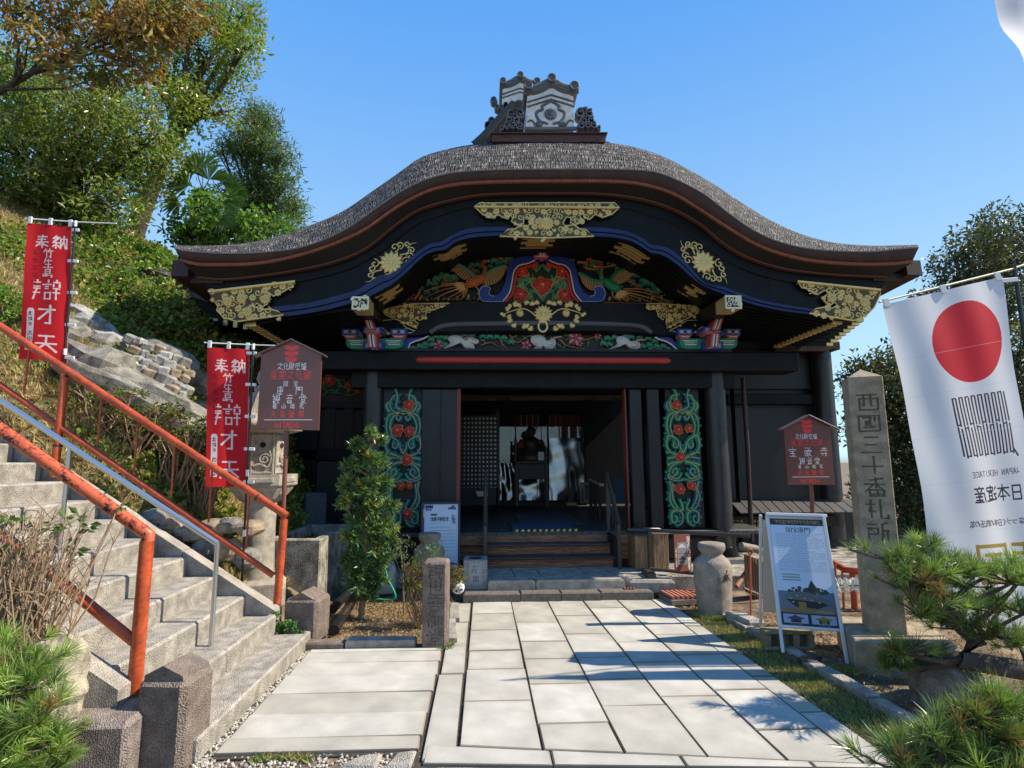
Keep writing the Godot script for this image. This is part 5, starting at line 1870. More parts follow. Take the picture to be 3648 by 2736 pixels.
func stairs():
	var st := thing("stone_stairs", "grey granite stairway climbing to the left between two handrails", "stairs", Vector3(-1.6, 0, -4.3))
	for k in 15:
		var x := -1.59 - .265 * k
		var y := .11 + .166 * k
		var cut: float = -4.35 + [.0, .08, -.1, .05, .2, -.15][k % 6]
		for s in [[-5.2, cut], [cut, -3.42]]:
			var m := M.new()
			m.box(Vector3(x - .19, y - .11, (s[0] + s[1]) / 2), Vector3(.38 + rng.randf_range(0, .012), .22 + rng.randf_range(0, .006), s[1] - s[0] - .006), Basis(), .016)
			part("step_stone", m, mats.granite, st)
	var m := M.new()
	m.box(Vector3(-1.6, .045, -4.33), Vector3(.06, .13, 2.0), Basis(), .012)
	part("foot_stone", m, mats.granite, st)
	# sloping side stones
	for s in [[-5.28, "far"], [-3.37, "near"]]:
		var z: float = s[0]
		for i in 5:
			var xa := -1.86 - .85 * i
			var xb := xa - .84
			if s[1] == "near":
				xa -= .14
				xb -= .14
			m = M.new()
			var ya := (-xa - 1.59) * .63 + .12
			var yb := (-xb - 1.59) * .63 + .12
			var pr := PackedVector2Array([Vector2(xa, ya - .34), Vector2(xa, ya), Vector2(xb, yb), Vector2(xb, yb - .34)])
			m.ext(pr, z - .07, z + .07)
			part("side_stone", m, mats.granite, st)
	# orange pipe rails
	for s in 2:
		var z := -5.15 if s == 0 else -3.45
		var orange := mat("orange_paint", lin(.56, .095, .03), .35, "soft", 1.2, .05)
		var hr := thing("handrail", "far orange red pipe handrail with thin balusters behind the stairs" if s == 0 else "near orange red pipe handrail with peeling paint beside the bare shrub", "handrail", Vector3(-1.9, .4, z), "")
		var top_a: Vector3 = at(1022, 1838, z) if s == 0 else at(508, 1890, z)
		var top_b: Vector3 = at(-60, 1122, z) if s == 0 else at(-60, 1485, z)
		var far_end := top_b + (top_b - top_a) * .4
		m = M.new(true)
		if s == 0:
			m.tube([top_a, top_b, far_end], .034, .034, 12)
		else:
			m.tube([top_a + Vector3(.03, -.09, 0), top_a + Vector3(.035, -.02, 0), top_a, top_a.lerp(top_b, .1), top_b, far_end], .036, .036, 12)
		part("top_rail", m, orange if s == 0 else mat("peeling_paint", lin(.56, .11, .04), .4, "peel", 1.6), hr)
		m = M.new(true)
		if s == 0:
			m.tube([at(973, 2050, z), at(-60, 1330, z), at(-60, 1330, z) + (far_end - top_b)], .026, .026, 10)
		else:
			m.tube([at(478, 2285, z), at(330, 2165, z), at(-60, 1850, z)], .03, .03, 10)
		part("lower_rail", m, orange, hr)
		if s == 0:
			for q in [[1012, 1850, 972, 2150], [233, 1330, 190, 1700]]:
				m = M.new(true)
				var a := at(q[0], q[1], z)
				var b := at(q[2], q[3], z)
				b.x = lerpf(b.x, a.x, .6)
				m.tube([a, b], .034, .034, 12)
				part("post", m, orange, hr)
			for q in [[.13, 1], [.985, 1], [.5, 0]]:
				m = M.new(true)
				var cp: Vector3 = top_a.lerp(at(233, 1330, z), q[0]) if q[1] else Vector3(at(233, 1330, z).x, lerpf(at(190, 1700, z).y, at(233, 1330, z).y, .3), z)
				var dd: Vector3 = (top_b - top_a).normalized() if q[1] else Vector3.UP
				m.tube([cp - dd * .008, cp + dd * .008], .037, .037, 12)
				part("clamp_band", m, mat("clamp_black", lin(.03, .02, .02), .6), hr)
			var seg := at(233, 1330, z)
			for i in 8:
				var t := (i + 1) / 6.0
				var a := top_a.lerp(seg, t)
				var lo := at(973, 2050, z).lerp(at(-60, 1330, z), (top_a.x - a.x) / (at(973, 2050, z).x - at(-60, 1330, z).x) + .0)
				if absf(t - 1.0) < .05:
					continue
				m = M.new(true)
				m.tube([a, Vector3(a.x, lo.y, z)], .009, .009, 6)
				part("baluster", m, orange, hr)
		else:
			m = M.new(true)
			var b := at(446, 2440, z)
			m.tube([top_a + Vector3(.03, -.06, 0), Vector3(top_a.x + .03, b.y - .04, z)], .038, .038, 12)
			part("post", m, orange, hr)
	# stainless rail in the middle
	var hr := thing("steel_handrail", "plain stainless steel handrail down the middle of the stairs", "handrail", Vector3(-2.0, .28, -4.35))
	var steel := mat("steel", lin(.55, .56, .58), .28, "", 1, 0, .9)
	var a := at(775, 1937, -4.35)
	var b := at(-60, 1385, -4.35)
	m = M.new(true)
	m.tube([a, b, b + (b - a) * .3], .021, .021, 12)
	part("rail", m, steel, hr)
	m = M.new(true)
	m.tube([a + Vector3(0, .005, 0), Vector3(a.x, .27, -4.35)], .017, .017, 12)
	part("post", m, steel, hr)
	m = M.new(true)
	var c := a.lerp(b, .625)
	m.tube([c, c - Vector3(0, .8, 0)], .016, .016, 12)
	part("post", m, steel, hr)

func hillside():
	var m := M.new(true)
	var n := 70
	var P := func(i: int, j: int) -> Vector3:
		var x := lerpf(-1.78, -18.0, pow(float(i) / n, 1.4))
		var z := lerpf(-5.39, -19.0, pow(float(j) / n, 1.3))
		return Vector3(x, hill(x, z), z)
	for i in n:
		for j in n:
			m.quad(P.call(i, j), P.call(i + 1, j), P.call(i + 1, j + 1), P.call(i, j + 1))
	struct("hillside", m, mat("hill_soil", lin(.25, .19, .10), .95, "stain", .6, .8))
	# near bank left of the stairs
	m = M.new(true)
	for i in 24:
		var x0 := -2.0 - i * .3
		var x1 := x0 - .3
		var y0 := .6 * (-x0 - 2.45) + .1
		var y1 := .6 * (-x1 - 2.45) + .1
		m.quad(Vector3(x0, y0, -3.27), Vector3(x1, y1, -3.27), Vector3(x1, y1 - .12, -2.2), Vector3(x0, y0 - .12, -2.2))
		m.quad(Vector3(x0, y0, -3.27), Vector3(x0, -.2, -3.27), Vector3(x1, -.2, -3.27), Vector3(x1, y1, -3.27))
	struct("bank", m, mats.hill_soil)
	var grey := mat("grey_rock", lin(.34, .32, .28), .9, "stain", 1.1, 1.0)
	var pale := mat("pale_rock", lin(.48, .47, .43), .9, "stain", 1.3, 1.0)
	var tan := mat("tan_rock", lin(.46, .35, .24), .9, "stain", 1.5, 1.0)
	# the long grey boulder lying down the slope
	m = M.new()
	var o := hit(500, 1420)
	rock(m, o, Vector3(1.2, .3, .4), Basis(Vector3.BACK, -.52) * Basis(Vector3.UP, .2), 41, 22, 14, .3)
	tag(part("boulder", m, grey, self), "long smooth grey boulder lying down the slope behind the orange rail", "boulder")
	m = M.new()
	o = hit(375, 1345)
	rock(m, o, Vector3(.34, .4, .4), Basis(Vector3.BACK, -.4), 43, 16, 12, .25)
	tag(part("boulder", m, grey, self), "rounded grey boulder at the upper end of the long boulder", "boulder")
	# old wall of fitted pale stones
	var wall := thing("stone_wall", "patch of old pale fitted stones on the slope above the boulder", "stone wall", hit(590, 1390))
	var A := hit(470, 1210)
	var w0 := at(500, 1265, A.z)
	for i in 7:
		for j in 5:
			var pxx := 470.0 + i * 32.0 + j * 12.0 + rng.randf_range(-5, 5)
			var pyy := 1210.0 + i * 14.0 + j * 36.0 + rng.randf_range(-5, 5)
			if pxx > 680 or (j == 4 and i < 2):
				continue
			var p := at(pxx, pyy, -6.28 - .03 * i - .05 * (4 - j))
			m = M.new()
			m.box(p, Vector3(rng.randf_range(.09, .15), rng.randf_range(.09, .13), rng.randf_range(.14, .24)), Basis(Vector3.BACK, -.3 + rng.randf_range(-.2, .2)) * Basis(Vector3.UP, .35 + rng.randf_range(-.25, .25)), .022)
			part("stone", m, [pale, grey, pale, tan][rng.randi() % 4], wall)
	m = M.new()
	rock(m, at(570, 1300, -6.75), Vector3(.5, .33, .25), Basis(Vector3.BACK, -.4), 51, 16, 10, .15)
	part("wall_core", m, grey, wall)
	var i2 := 0
	for q in [[710, 1370, .2, .16, 2], [735, 1410, .19, .15, 2], [690, 1350, .14, .11, 2], [330, 1170, .3, .2, 1], [300, 1130, .25, .15, 1], [395, 1240, .28, .22, 1], [450, 1230, .16, .14, 2], [640, 1480, .3, .2, 0], [720, 1460, .18, .12, 2], [255, 1190, .22, .2, 0], [430, 1190, .13, .1, 2]]:
		m = M.new()
		rock(m, hit(q[0], q[1]), Vector3(q[2], q[3], q[2]), Basis(Vector3.BACK, -.5) * Basis(Vector3.UP, i2 * 1.3), 60 + i2, 12, 9, .3)
		var lab: String = ["tan rock right of the pale fitted stones, beside the lower red banner", "lowest tan rock tucked against the lower red banner", "small tan rock on the right end of the pale stone wall", "pale rock on the slope just right of the upper red banner", "flat pale rock high on the slope beside the upper banner's pole", "pale broken rock left of the fitted stone wall", "small tan rock on top of the fitted stone wall's left end", "dark grey rock in shadow under the fitted stone wall", "tan rock in the shadow left of the lower banner's top", "grey rock half in shade right of the upper banner", "smallest tan rock left of the fitted wall's top"][i2]
		tag(part("rock", m, [grey, pale, tan][q[4]], self), lab, "rock", "")
		i2 += 1
	# retaining stones along the foot of the far rail
	i2 = 0
	for q in [[560, 1850, .16, .13], [620, 1870, .15, .11], [685, 1895, .17, .11], [760, 1880, .14, .1], [820, 1870, .13, .09], [890, 1880, .13, .09], [730, 1960, .16, .13], [810, 1960, .16, .14], [880, 1990, .14, .12]]:
		m = M.new()
		var p := at(q[0], q[1], -5.55)
		rock(m, p, Vector3(q[2], q[3], .16), Basis(Vector3.UP, i2 * 1.7), 80 + i2, 10, 7, .22)
		tag(part("edging_rock", m, tan if i2 % 2 else grey, self), ["leftmost stone edging the bed behind the far handrail", "second edging stone from the left behind the far handrail", "third edging stone from the left, just left of the lower banner's pole", "middle edging stone of the upper course behind the far handrail", "small edging stone under the lower red banner", "edging stone against the lantern shaft's left side", "lower edging stone, leftmost of the bottom course by the lantern", "lower edging stone in the middle of the bottom course by the lantern", "lowest edging stone touching the lantern's shaft"][i2], "rock", "rough stones edging the bed behind the far handrail")
		i2 += 1
	# stone lantern
	var t := thing("stone_lantern", "tall carved pale stone lantern with fire box and round shaft, between banner and brown sign", "stone lantern", hit(915, 2040))
	var sand := mat("lantern_stone", lin(.62, .55, .45), .9, "speck", .9, 1.0)
	var z := -5.9
	var ax := at(935, 1700, z).x
	var Y := func(py_: float) -> float:
		return at(935, py_, z).y
	var b := Basis(Vector3.UP, .32)
	m = M.new(true)
	m.lathe(Vector3(ax, 0, z), [Vector2(.165, Y.call(2060)), Vector2(.155, Y.call(1990)), Vector2(.15, Y.call(1860)), Vector2(.155, Y.call(1800)), Vector2(.15, Y.call(1788))], 24)
	part("shaft", m, sand, t)
	m = M.new()
	m.lathe(Vector3(ax, 0, z), [Vector2(.16, Y.call(1790)), Vector2(.22, Y.call(1775)), Vector2(.3, Y.call(1740)), Vector2(.31, Y.call(1728)), Vector2(0, Y.call(1728))], 6, b)
	for k in 6:
		var a := TAU * (k + .5) / 6 
		m.box(Vector3(ax, Y.call(1755), z) + b * Vector3(cos(a) * .22, 0, sin(a) * .22), Vector3(.09, .05, .06), b * Basis(Vector3.UP, -a + PI / 2), .015)
	part("bracket_stone", m, sand, t)
	m = M.new()
	var top: float = Y.call(1692)
	m.lathe(Vector3(ax, 0, z), [Vector2(.33, Y.call(1730)), Vector2(.34, Y.call(1726)), Vector2(.34, top + .01), Vector2(.33, top), Vector2(0, top)], 6, b)
	part("platform", m, sand, t)
	for k in 6:
		m = M.new()
		var a := TAU * (k + .5) / 6
		m.box(Vector3(ax, (Y.call(1726) + top) / 2, z) + b * Vector3(cos(a) * .296, 0, sin(a) * .296), Vector3(.24, .05, .02), b * Basis(Vector3.UP, -a + PI / 2), .006)
		part("carved_band", m, sand, t)
	m = M.new()
	var h0: float = top
	var h1: float = Y.call(1545)
	m.lathe(Vector3(ax, 0, z), [Vector2(.225, h0), Vector2(.225, h1), Vector2(0, h1)], 6, b)
	var fb := part("fire_box", m, sand, t)
	for k in 6:
		var a := TAU * (k + .5) / 6
		var bb := b * Basis(Vector3.UP, -a + PI / 2)
		var ctr := Vector3(ax, (h0 + h1) / 2, z) + b * Vector3(cos(a) * .197, 0, sin(a) * .197)
		m = M.new()
		var T := Transform3D(bb, ctr)
		for fr in [[0, .22, .2, .02], [0, -.22, .2, .02], [.1, 0, .02, .42], [-.1, 0, .02, .42]]:
			m.box(T * Vector3(fr[0], fr[1] * (h1 - h0) / .5, 0), Vector3(fr[2], fr[3], .025), bb, .004)
		m.ribbon(spiral(Vector2(.02, -.05), .5, 1.6, .055, .01, 18), .022, .02, .004, .014, T)
		m.ribbon(bez(PackedVector2Array([Vector2(-.08, -.12), Vector2(-.02, -.1), Vector2(.05, -.13), Vector2(.08, -.05), Vector2(.06, .04)]), 5), .03, .015, .004, .014, T)
		part("carved_face", m, sand, fb)
		m = M.new(true)
		m.lathe(ctr + bb * Vector3(0, .09, .006), [Vector2(.028, .0), Vector2(.0, .002)], 14, bb * Basis(Vector3.RIGHT, PI / 2))
		part("window", m, mat("hole", lin(.01, .01, .01), 1.0), fb)
	m = M.new()
	var r0: float = Y.call(1545)
	var r1: float = Y.call(1400)
	m.lathe(Vector3(ax, 0, z), [Vector2(.24, r0), Vector2(.36, r0 + .03), Vector2(.40, r0 + .10), Vector2(.38, r0 + .13), Vector2(.26, r0 + .2), Vector2(.15, r1), Vector2(0, r1 + .02)], 6, b)
	var rf := part("roof", m, sand, t)
	for k in 6:
		m = M.new(true)
		var a := TAU * k / 6.0
		var c := Vector3(ax, r0 + .11, z) + b * Vector3(cos(a) * .38, 0, sin(a) * .38)
		var tdir := b * Vector3(-sin(a), 0, cos(a))
		m.lathe(c - tdir * .04, [Vector2(0, 0), Vector2(.06, 0), Vector2(.06, .08), Vector2(0, .08)], 14, Basis(tdir.cross(Vector3.UP).normalized(), PI / 2) if true else b)
		part("roof_curl", m, sand, rf)
	m = M.new(true)
	m.lathe(Vector3(ax, r1, z), [Vector2(.12, .0), Vector2(.13, .05), Vector2(.08, .08), Vector2(.11, .14), Vector2(.09, .22), Vector2(.02, .3), Vector2(0, .31)], 16)
	part("finial", m, sand, t)
	m = M.new()
	m.box(Vector3(ax, Y.call(2060) - .12, z), Vector3(.55, .26, .55), b, .03)
	part("base", m, sand, t)

func pier(called: String, label: String, o: Vector3, w: float, h: float, cap: float, turn: float, m_: Material, ch := .02, cat := "bollard") -> Node3D:
	var t := thing(called, label, cat, o)
	var b := Basis(Vector3.UP, turn)
	var m := M.new()
	m.box(o + Vector3(0, (h - cap) / 2, 0), Vector3(w, h - cap, w), b, ch)
	part("shaft", m, m_, t)
	m = M.new()
	var y := h - cap - ch * .4
	var q := []
	for s in [[-1, -1], [1, -1], [1, 1], [-1, 1]]:
		q.append(o + b * Vector3(s[0] * (w / 2 - ch * .35), y, s[1] * (w / 2 - ch * .35)))
	for i in 4:
		m.tri(o + Vector3(0, h, 0), q[i], q[(i + 1) % 4])
	part("pyramid_top", m, m_, t)
	return t

func court_things():
	var dark: Material = mats.granite_dark
	# bollards at the foot of the stairs, stone block and rock
	var t := thing("stone_bollard", "big rough brown stone bollard with gabled top, nearest at the stair foot", "bollard", Vector3(-1.74, 0, -3.34))
	var m := M.new()
	var hh: float = at(585, 2335, -3.3).y
	m.box(Vector3(-1.73, hh * .41 - .03, -3.38), Vector3(.275, hh * .88, .275), Basis(Vector3.UP, -.12), .03)
	part("shaft", m, dark, t)
	m = M.new()
	m.ext(PackedVector2Array([Vector2(-.115, -.04), Vector2(-.11, 0), Vector2(-.01, .05), Vector2(.105, .0), Vector2(.115, -.04)]), -.115, .115, Transform3D(Basis(Vector3.UP, -.12), Vector3(-1.73, hh * .83, -3.38)))
	part("gabled_top", m, dark, t)
	t = thing("stone_bollard", "smaller brown stone bollard with gabled top at the far stair foot, by the concrete tank", "bollard", Vector3(-1.62, 0, -5.4))
	hh = at(1050, 2095, -5.4).y
	m = M.new()
	m.box(Vector3(-1.655, hh * .4, -5.43), Vector3(.31, hh * .86, .3), Basis(Vector3.UP, -.15), .025)
	part("shaft", m, dark, t)
	m = M.new()
	m.ext(PackedVector2Array([Vector2(-.135, -.04), Vector2(-.135, 0), Vector2(-.01, .07), Vector2(.13, .0), Vector2(.13, -.04)]), -.13, .13, Transform3D(Basis(Vector3.UP, -.15), Vector3(-1.655, hh * .83 - .01, -5.43)))
	part("gabled_top", m, dark, t)
	m = M.new()
	m.box(Vector3(-2.2, .13, -3.31), Vector3(.74, .32, .42), Basis(Vector3.UP, .03), .025)
	tag(part("stone_block", m, mat("granite_pink", lin(.42, .345, .315), .9, "speck", .65, 1.2), self), "low squared stone block in the near left corner beside the bollard", "stone block")
	m = M.new()
	rock(m, at(205, 2415, -3.22), Vector3(.17, .27, .16), Basis(Vector3.BACK, .25), 12, 18, 14, .35)
	tag(part("rock", m, mat("ochre_rock", lin(.56, .49, .38), .9, "stain", 1.6, 1.0), self), "upright jagged ochre rock standing on the near stone block", "rock")
	# concrete tank
	t = thing("concrete_tank", "square concrete water tank with stained sides left of the cloud pruned tree", "tank", Vector3(-2.2, 0, -7.0))
	for s in [[Vector3(-2.18, .36, -6.55), Vector3(.62, .76, .1)], [Vector3(-1.92, .36, -7.3), Vector3(.1, .76, 1.4)], [Vector3(-2.45, .36, -7.3), Vector3(.1, .76, 1.4)], [Vector3(-2.18, .36, -7.98), Vector3(.5, .76, .1)]]:
		m = M.new()
		m.box(s[0], s[1], Basis(), .015)
		part("wall", m, mats.concrete, t)
	m = M.new()
	m.box(Vector3(-2.5, .78, -8.35), Vector3(.3, .75, .3), Basis(Vector3.UP, .3), .02)
	tag(part("grey_stone", m, mat("blue_grey", lin(.10, .11, .13), .9, "grain", 2.0, .3), self), "dull grey block standing in the shade behind the concrete tank", "block")
	# inscribed marker post
	t = pier("stone_marker", "short reddish stone post carved with five characters beside the path", Vector3(-.455, -.02, -5.2), .215, .76, .02, -.06, dark, .02, "marker")
	carve(t, "観世音御堂", Vector3(-.455, .36, -5.2) + Basis(Vector3.UP, -.06) * Vector3(0, 0, .106), Vector2(.19, .70), Basis(Vector3.UP, -.06), .13, .138, Color(.27, .215, .18), .5)
	# ash box
	t = thing("stone_ash_box", "small light grey stone ash box with a round hole by the steps", "ash box", Vector3(-.14, 0, -6.95))
	var gg := mat("new_granite", lin(.50, .50, .50), .8, "speck", 3.0, .4)
	m = M.new()
	m.box(Vector3(-.14, .04, -7.03), Vector3(.33, .09, .33), Basis(), .006)
	part("foot", m, gg, t)
	m = M.new()
	m.box(Vector3(-.145, .255, -7.03), Vector3(.285, .34, .285), Basis(), .006)
	part("body", m, gg, t)
	m = M.new(true)
	m.lathe(Vector3(-.145, .4265, -7.03), [Vector2(.085, 0), Vector2(.0, .001)], 24)
	part("hole", m, mats.hole, t)
	var im := Image.create(96, 160, false, Image.FORMAT_RGB8)
	im.fill(lin(.38, .38, .38))
	for r in [[10, 6, 76, 2], [10, 152, 76, 2], [10, 6, 2, 148], [84, 6, 2, 148]]:
		im.fill_rect(Rect2i(r[0], r[1], r[2], r[3]), lin(.2, .2, .2))
	glyph(im, "灰", 22, 22, 52, 52, 3, lin(.16, .16, .16), .3)
	glyph(im, "皿", 22, 92, 52, 48, 3, lin(.16, .16, .16), .3)
	m = M.new()
	face(m, Vector3(-.145, .27, -6.886), Vector2(.15, .25), Basis())
	part("carved_front", m, printed("ash_print", im, .9), t)
	# two stone jars
	for s in 2:
		t = thing("stone_jar", "round shouldered stone jar on the grass at the path's right edge" if s == 0 else "pale stone jar half hidden behind the carved marker and shrub", "stone jar", Vector3(2.4, -.03, -6.05) if s == 0 else Vector3(-.72, -.02, -7.15))
		var o: Vector3 = t.position
		var k := 1.0 if s == 0 else .98
		m = M.new(true)
		var prof := []
		for q in [[.165, 0], [.175, .1], [.19, .3], [.198, .46], [.193, .53], [.17, .575], [.12, .615], [.105, .63], [.1, .65]]:
			prof.append(Vector2(q[0] * k, q[1] * k))
		prof.reverse()
		m.lathe(o, prof, 26, Basis(), .012)
		part("body", m, mat("jar_stone", lin(.50, .44, .36), .92, "speck", .7, 1.2), t)
		m = M.new(true)
		m.lathe(o, [Vector2(0, .752 * k), Vector2(.11 * k, .75 * k), Vector2(.135 * k, .745 * k), Vector2(.142 * k, .72 * k), Vector2(.138 * k, .68 * k), Vector2(.1 * k, .63 * k)], 26, Basis(), .01)
		part("rim", m, mats.jar_stone, t)
		if s == 0:
			var im2 := Image.create(64, 64, false, Image.FORMAT_RGBA8)
			var mm := M.new()
			for wd in ["2474 506009 5499 4449 4628 6688"]:
				for w in wd.split(" "):
					var ln := PackedVector2Array()
					for i in range(0, w.length() - 1, 2):
						ln.append(Vector2((float(w[i]) - 4.5) * .010, (4.5 - float(w[i + 1])) * .012))
					if ln.size() > 1:
						mm.ribbon(ln, .014, .012, 0, .003, Transform3D(Basis(Vector3.UP, .35), o + Vector3(.07, .44, .1865)))
			part("carved_character", mm, mat("carve_dark", lin(.03, .03, .03), .9), t)
	# obelisk on its plinth
	t = thing("stone_obelisk", "tall square stone pillar carved with seven characters, pyramid top, on a plinth", "pillar", Vector3(3.27, 0, -4.72))
	var ob := mat("obelisk_stone", lin(.58, .48, .335), .88, "speck", .8, .8)
	m = M.new()
	var ob_turn := Basis(Vector3.UP, -.4)
	m.box(Vector3(3.25, 1.25, -4.65), Vector3(.26, 2.09, .26), ob_turn, .006)
	part("shaft", m, ob, t)
	m = M.new()
	var q4 := []
	for s in [[-1, -1], [1, -1], [1, 1], [-1, 1]]:
		q4.append(Vector3(3.25, 2.294, -4.65) + ob_turn * Vector3(s[0] * .128, 0, s[1] * .128))
	for i in 4:
		m.tri(Vector3(3.25, 2.375, -4.65), q4[i], q4[(i + 1) % 4])
	part("pyramid_top", m, ob, t)
	m = M.new()
	m.box(Vector3(3.29, .08, -4.61), Vector3(.7, .28, .72), ob_turn, .015)
	part("plinth", m, ob, t)
	carve(t, "西國三十番札所", Vector3(3.25, (at(3080, 1410, -4.53).y + at(3120, 1918, -4.53).y) / 2, -4.65) + ob_turn * Vector3(0, 0, .131), Vector2(.3, 1.92), ob_turn, .150, .178, Color(.42, .345, .24), .42)
	# orange fence and dark railing posts at the back right
	var orange: Material = mats.orange_paint
	t = thing("orange_fence", "orange red pipe fence behind the tall stone pillar", "fence", Vector3(3.7, 0, -6.2))
	m = M.new(true)
	m.tube([at(2930, 1985, -6.9), at(3010, 2030, -6.2), at(3060, 2035, -6.1), at(3300, 2030, -6.1)], .035, .035, 10)
	part("top_rail", m, orange, t)
	for r in [[3038, 2035, 3048, 2225, .035], [2975, 2010, 2985, 2200, .012], [3000, 2030, 3008, 2215, .012], [3165, 2032, 3165, 2220, .012]]:
		m = M.new(true)
		m.tube([at(r[0], r[1], -6.2), at(r[2], r[3], -6.2)], r[4], r[4], 10)
		part("post" if r[4] > .02 else "baluster", m, orange, t)
	m = M.new(true)
	m.tube([at(2960, 2185, -6.5), at(3030, 2225, -6.2), at(3300, 2230, -6.2)], .026, .026, 10)
	part("lower_rail", m, orange, t)
	# rope with tied paper fortunes
	t = thing("fortune_rope", "green rope tied with white folded paper fortunes beside the tall pillar", "rope", at(3020, 2090, -5.3))
	m = M.new(true)
	m.tube([at(2950, 2085, -5.35), at(3090, 2086, -5.3), at(3160, 2082, -5.05)], .006, .006, 6)
	m.tube([at(2755, 2030, -5.7), at(2830, 2050, -5.6), at(2950, 2085, -5.4)], .005, .005, 6)
	part("rope", m, mat("green_rope", lin(.03, .30, .22), .7), t)
	for i in 15:
		m = M.new()
		var p := at(2972 + i * 7.2, 2086 + rng.randf_range(-6, 6), -5.33 + rng.randf_range(-.03, .03))
		var bb := Basis.from_euler(Vector3(rng.randf_range(-.5, .5), rng.randf_range(-1, 1), rng.randf_range(-.6, .6)))
		m.box(p + bb * Vector3(0, .03, 0), Vector3(.024, .08, .006), bb)
		m.box(p - bb * Vector3(.01, .03, .004), Vector3(.022, .075, .005), bb * Basis(Vector3.BACK, .4))
		part("paper_strip", m, mat("paper_white", lin(.72, .72, .70), .8), t)
	# iron stake with a red ring, bamboo bench
	t = thing("iron_stake", "thin rusty stake with a red looped top, left of the big A-frame board", "stake", on(2676, 2300))
	m = M.new(true)
	m.tube([at(2672, 1975, -5.75), at(2676, 2290, -5.75)], .009, .009, 6)
	part("rod", m, mat("old_red", lin(.36, .075, .045), .6), t)
	m = M.new(true)
	var rg := []
	for i in 13:
		rg.append(at(2672, 1965, -5.75) + Vector3(cos(TAU * i / 12) * .025, sin(TAU * i / 12) * .025, 0))
	m.tube(rg, .008, .008, 6)
	part("loop", m, mats.old_red, t)
	t = thing("bamboo_screen", "low bamboo screen fence with a thick rounded top rail behind the big A-frame", "bamboo fence", on(2700, 2140))
	var bam := mat("bamboo", lin(.32, .19, .09), .6, "wood", 2.0, .2)
	for i in 16:
		m = M.new(true)
		var x := 2655.0 + i * 8.5
		var z := -6.6 - .02 * i
		m.tube([at(x, 1975 + i * 3.2, z), at(x + 6, 2110 + i * 4.5, z)], .017, .017, 7)
		part("cane", m, bam, t)
	m = M.new(true)
	m.tube([at(2640, 1945, -6.5), at(2690, 1955, -6.55), at(2800, 1998, -6.7)], .045, .045, 12)
	part("top_rail", m, mat("bamboo_grey", lin(.40, .34, .26), .7, "wood", 2.0, .3), t)
	m = M.new(true)
	m.tube([at(2665, 2030, -6.7), at(2622, 2090, -6.5)], .028, .03, 8)
	part("brace", m, mats.old_wood, t)
	m = M.new(true)
	m.tube([at(2650, 2095, -6.5), at(2800, 2160, -6.6)], .014, .014, 7)
	part("lower_rail", m, bam, t)
	# barrier with its brown panel
	t = thing("metal_barrier", "low dark metal barrier with sloping top rail right of the wooden steps", "barrier", Vector3(2.1, .2, -7.05))
	var iron := mat("dark_iron", lin(.05, .042, .036), .5)
	m = M.new(true)
	m.tube([at(2235, 1885, -7.35), at(2320, 1889, -7.2), at(2672, 1909, -6.6)], .022, .022, 8)
	part("top_rail", m, iron, t)
	m = M.new()
	slab_px(m, 2308, 1888, 2320, 2032, 0, -7.08, -7.13, .004)
	part("post", m, iron, t)
	m = M.new()
	slab_px(m, 2612, 1905, 2624, 1985, 0, -6.72, -6.76, .004)
	part("post", m, iron, t)
	m = M.new(true)
	m.tube([at(2312, 2025, -7.1), at(2490, 2045, -6.85)], .022, .022, 8)
	part("bottom_rail", m, iron, t)
	m = M.new()
	m.box(at(2310, 2042, -7.0), Vector3(.1, .07, .32), Basis(), .01)
	part("foot", m, iron, t)
	im = Image.create(176, 256, false, Image.FORMAT_RGB8)
	im.fill(Color8(126, 72, 56))
	for r in [[30, 54, 104, 74], [30, 134, 104, 74]]:
		im.fill_rect(Rect2i(r[0], r[1], r[2], r[3]), Color8(150, 150, 148))
		for i in 500:
			var v := rng.randi_range(40, 190)
			im.fill_rect(Rect2i(r[0] + rng.randi() % (r[2] - 6), r[1] + rng.randi() % (r[3] - 4), 5, 2), Color8(v, v, v))
	fill(im, PackedVector2Array([Vector2(34, 92), Vector2(60, 70), Vector2(90, 62), Vector2(110, 80), Vector2(132, 92)]), Color8(200, 200, 198))
	fill(im, PackedVector2Array([Vector2(36, 176), Vector2(62, 160), Vector2(82, 146), Vector2(102, 160), Vector2(130, 176)]), Color8(60, 60, 60))
	fill(im, PackedVector2Array([Vector2(52, 180), Vector2(112, 180), Vector2(112, 204), Vector2(52, 204)]), Color8(95, 95, 95))
	line(im, "国宝唐門・観音堂", 140, 14, 26, 29, 1.8, Color8(235, 225, 215), true)
	line(im, "宝厳寺西国三十番札所", 10, 92, 11, 13, .5, Color8(225, 210, 200), true)
	var pa := at(2387, 1901, -6.95)
	var pb := at(2474, 2038, -6.8)
	board_print("brown_info_panel", "brown panel with two grey photographs hanging on the metal barrier", "sign", Vector3((pa.x + pb.x) / 2, (pa.y + pb.y) / 2, -6.85), Vector2(pb.x - pa.x, pa.y - pb.y), im, Basis(Vector3.UP, .28), lin(.16, .06, .04))
	# two wooden boxes
	for s in 2:
		var r: Array = [[2262, 1917, 2320, 2020, -7.35], [2326, 1910, 2385, 2030, -7.2]][s]
		var a := at(r[0], r[1] - 8, r[4])
		var b := at(r[2], r[3], r[4])
		t = thing("wooden_box", ["weathered wooden box with dark metal lid beside the wooden steps", "weathered wooden box with a pale lid, behind the brown panel"][s], "box", Vector3((a.x + b.x) / 2, .2, r[4] - .15))
		m = M.new()
		m.box(Vector3((a.x + b.x) / 2, (a.y + .2) / 2, r[4] - .2), Vector3(b.x - a.x, a.y - .2, .4), Basis(), .006)
		part("body", m, mat("box_wood", lin(.62, .36, .18), .7, "wood", 1.3, .3), t)
		m = M.new()
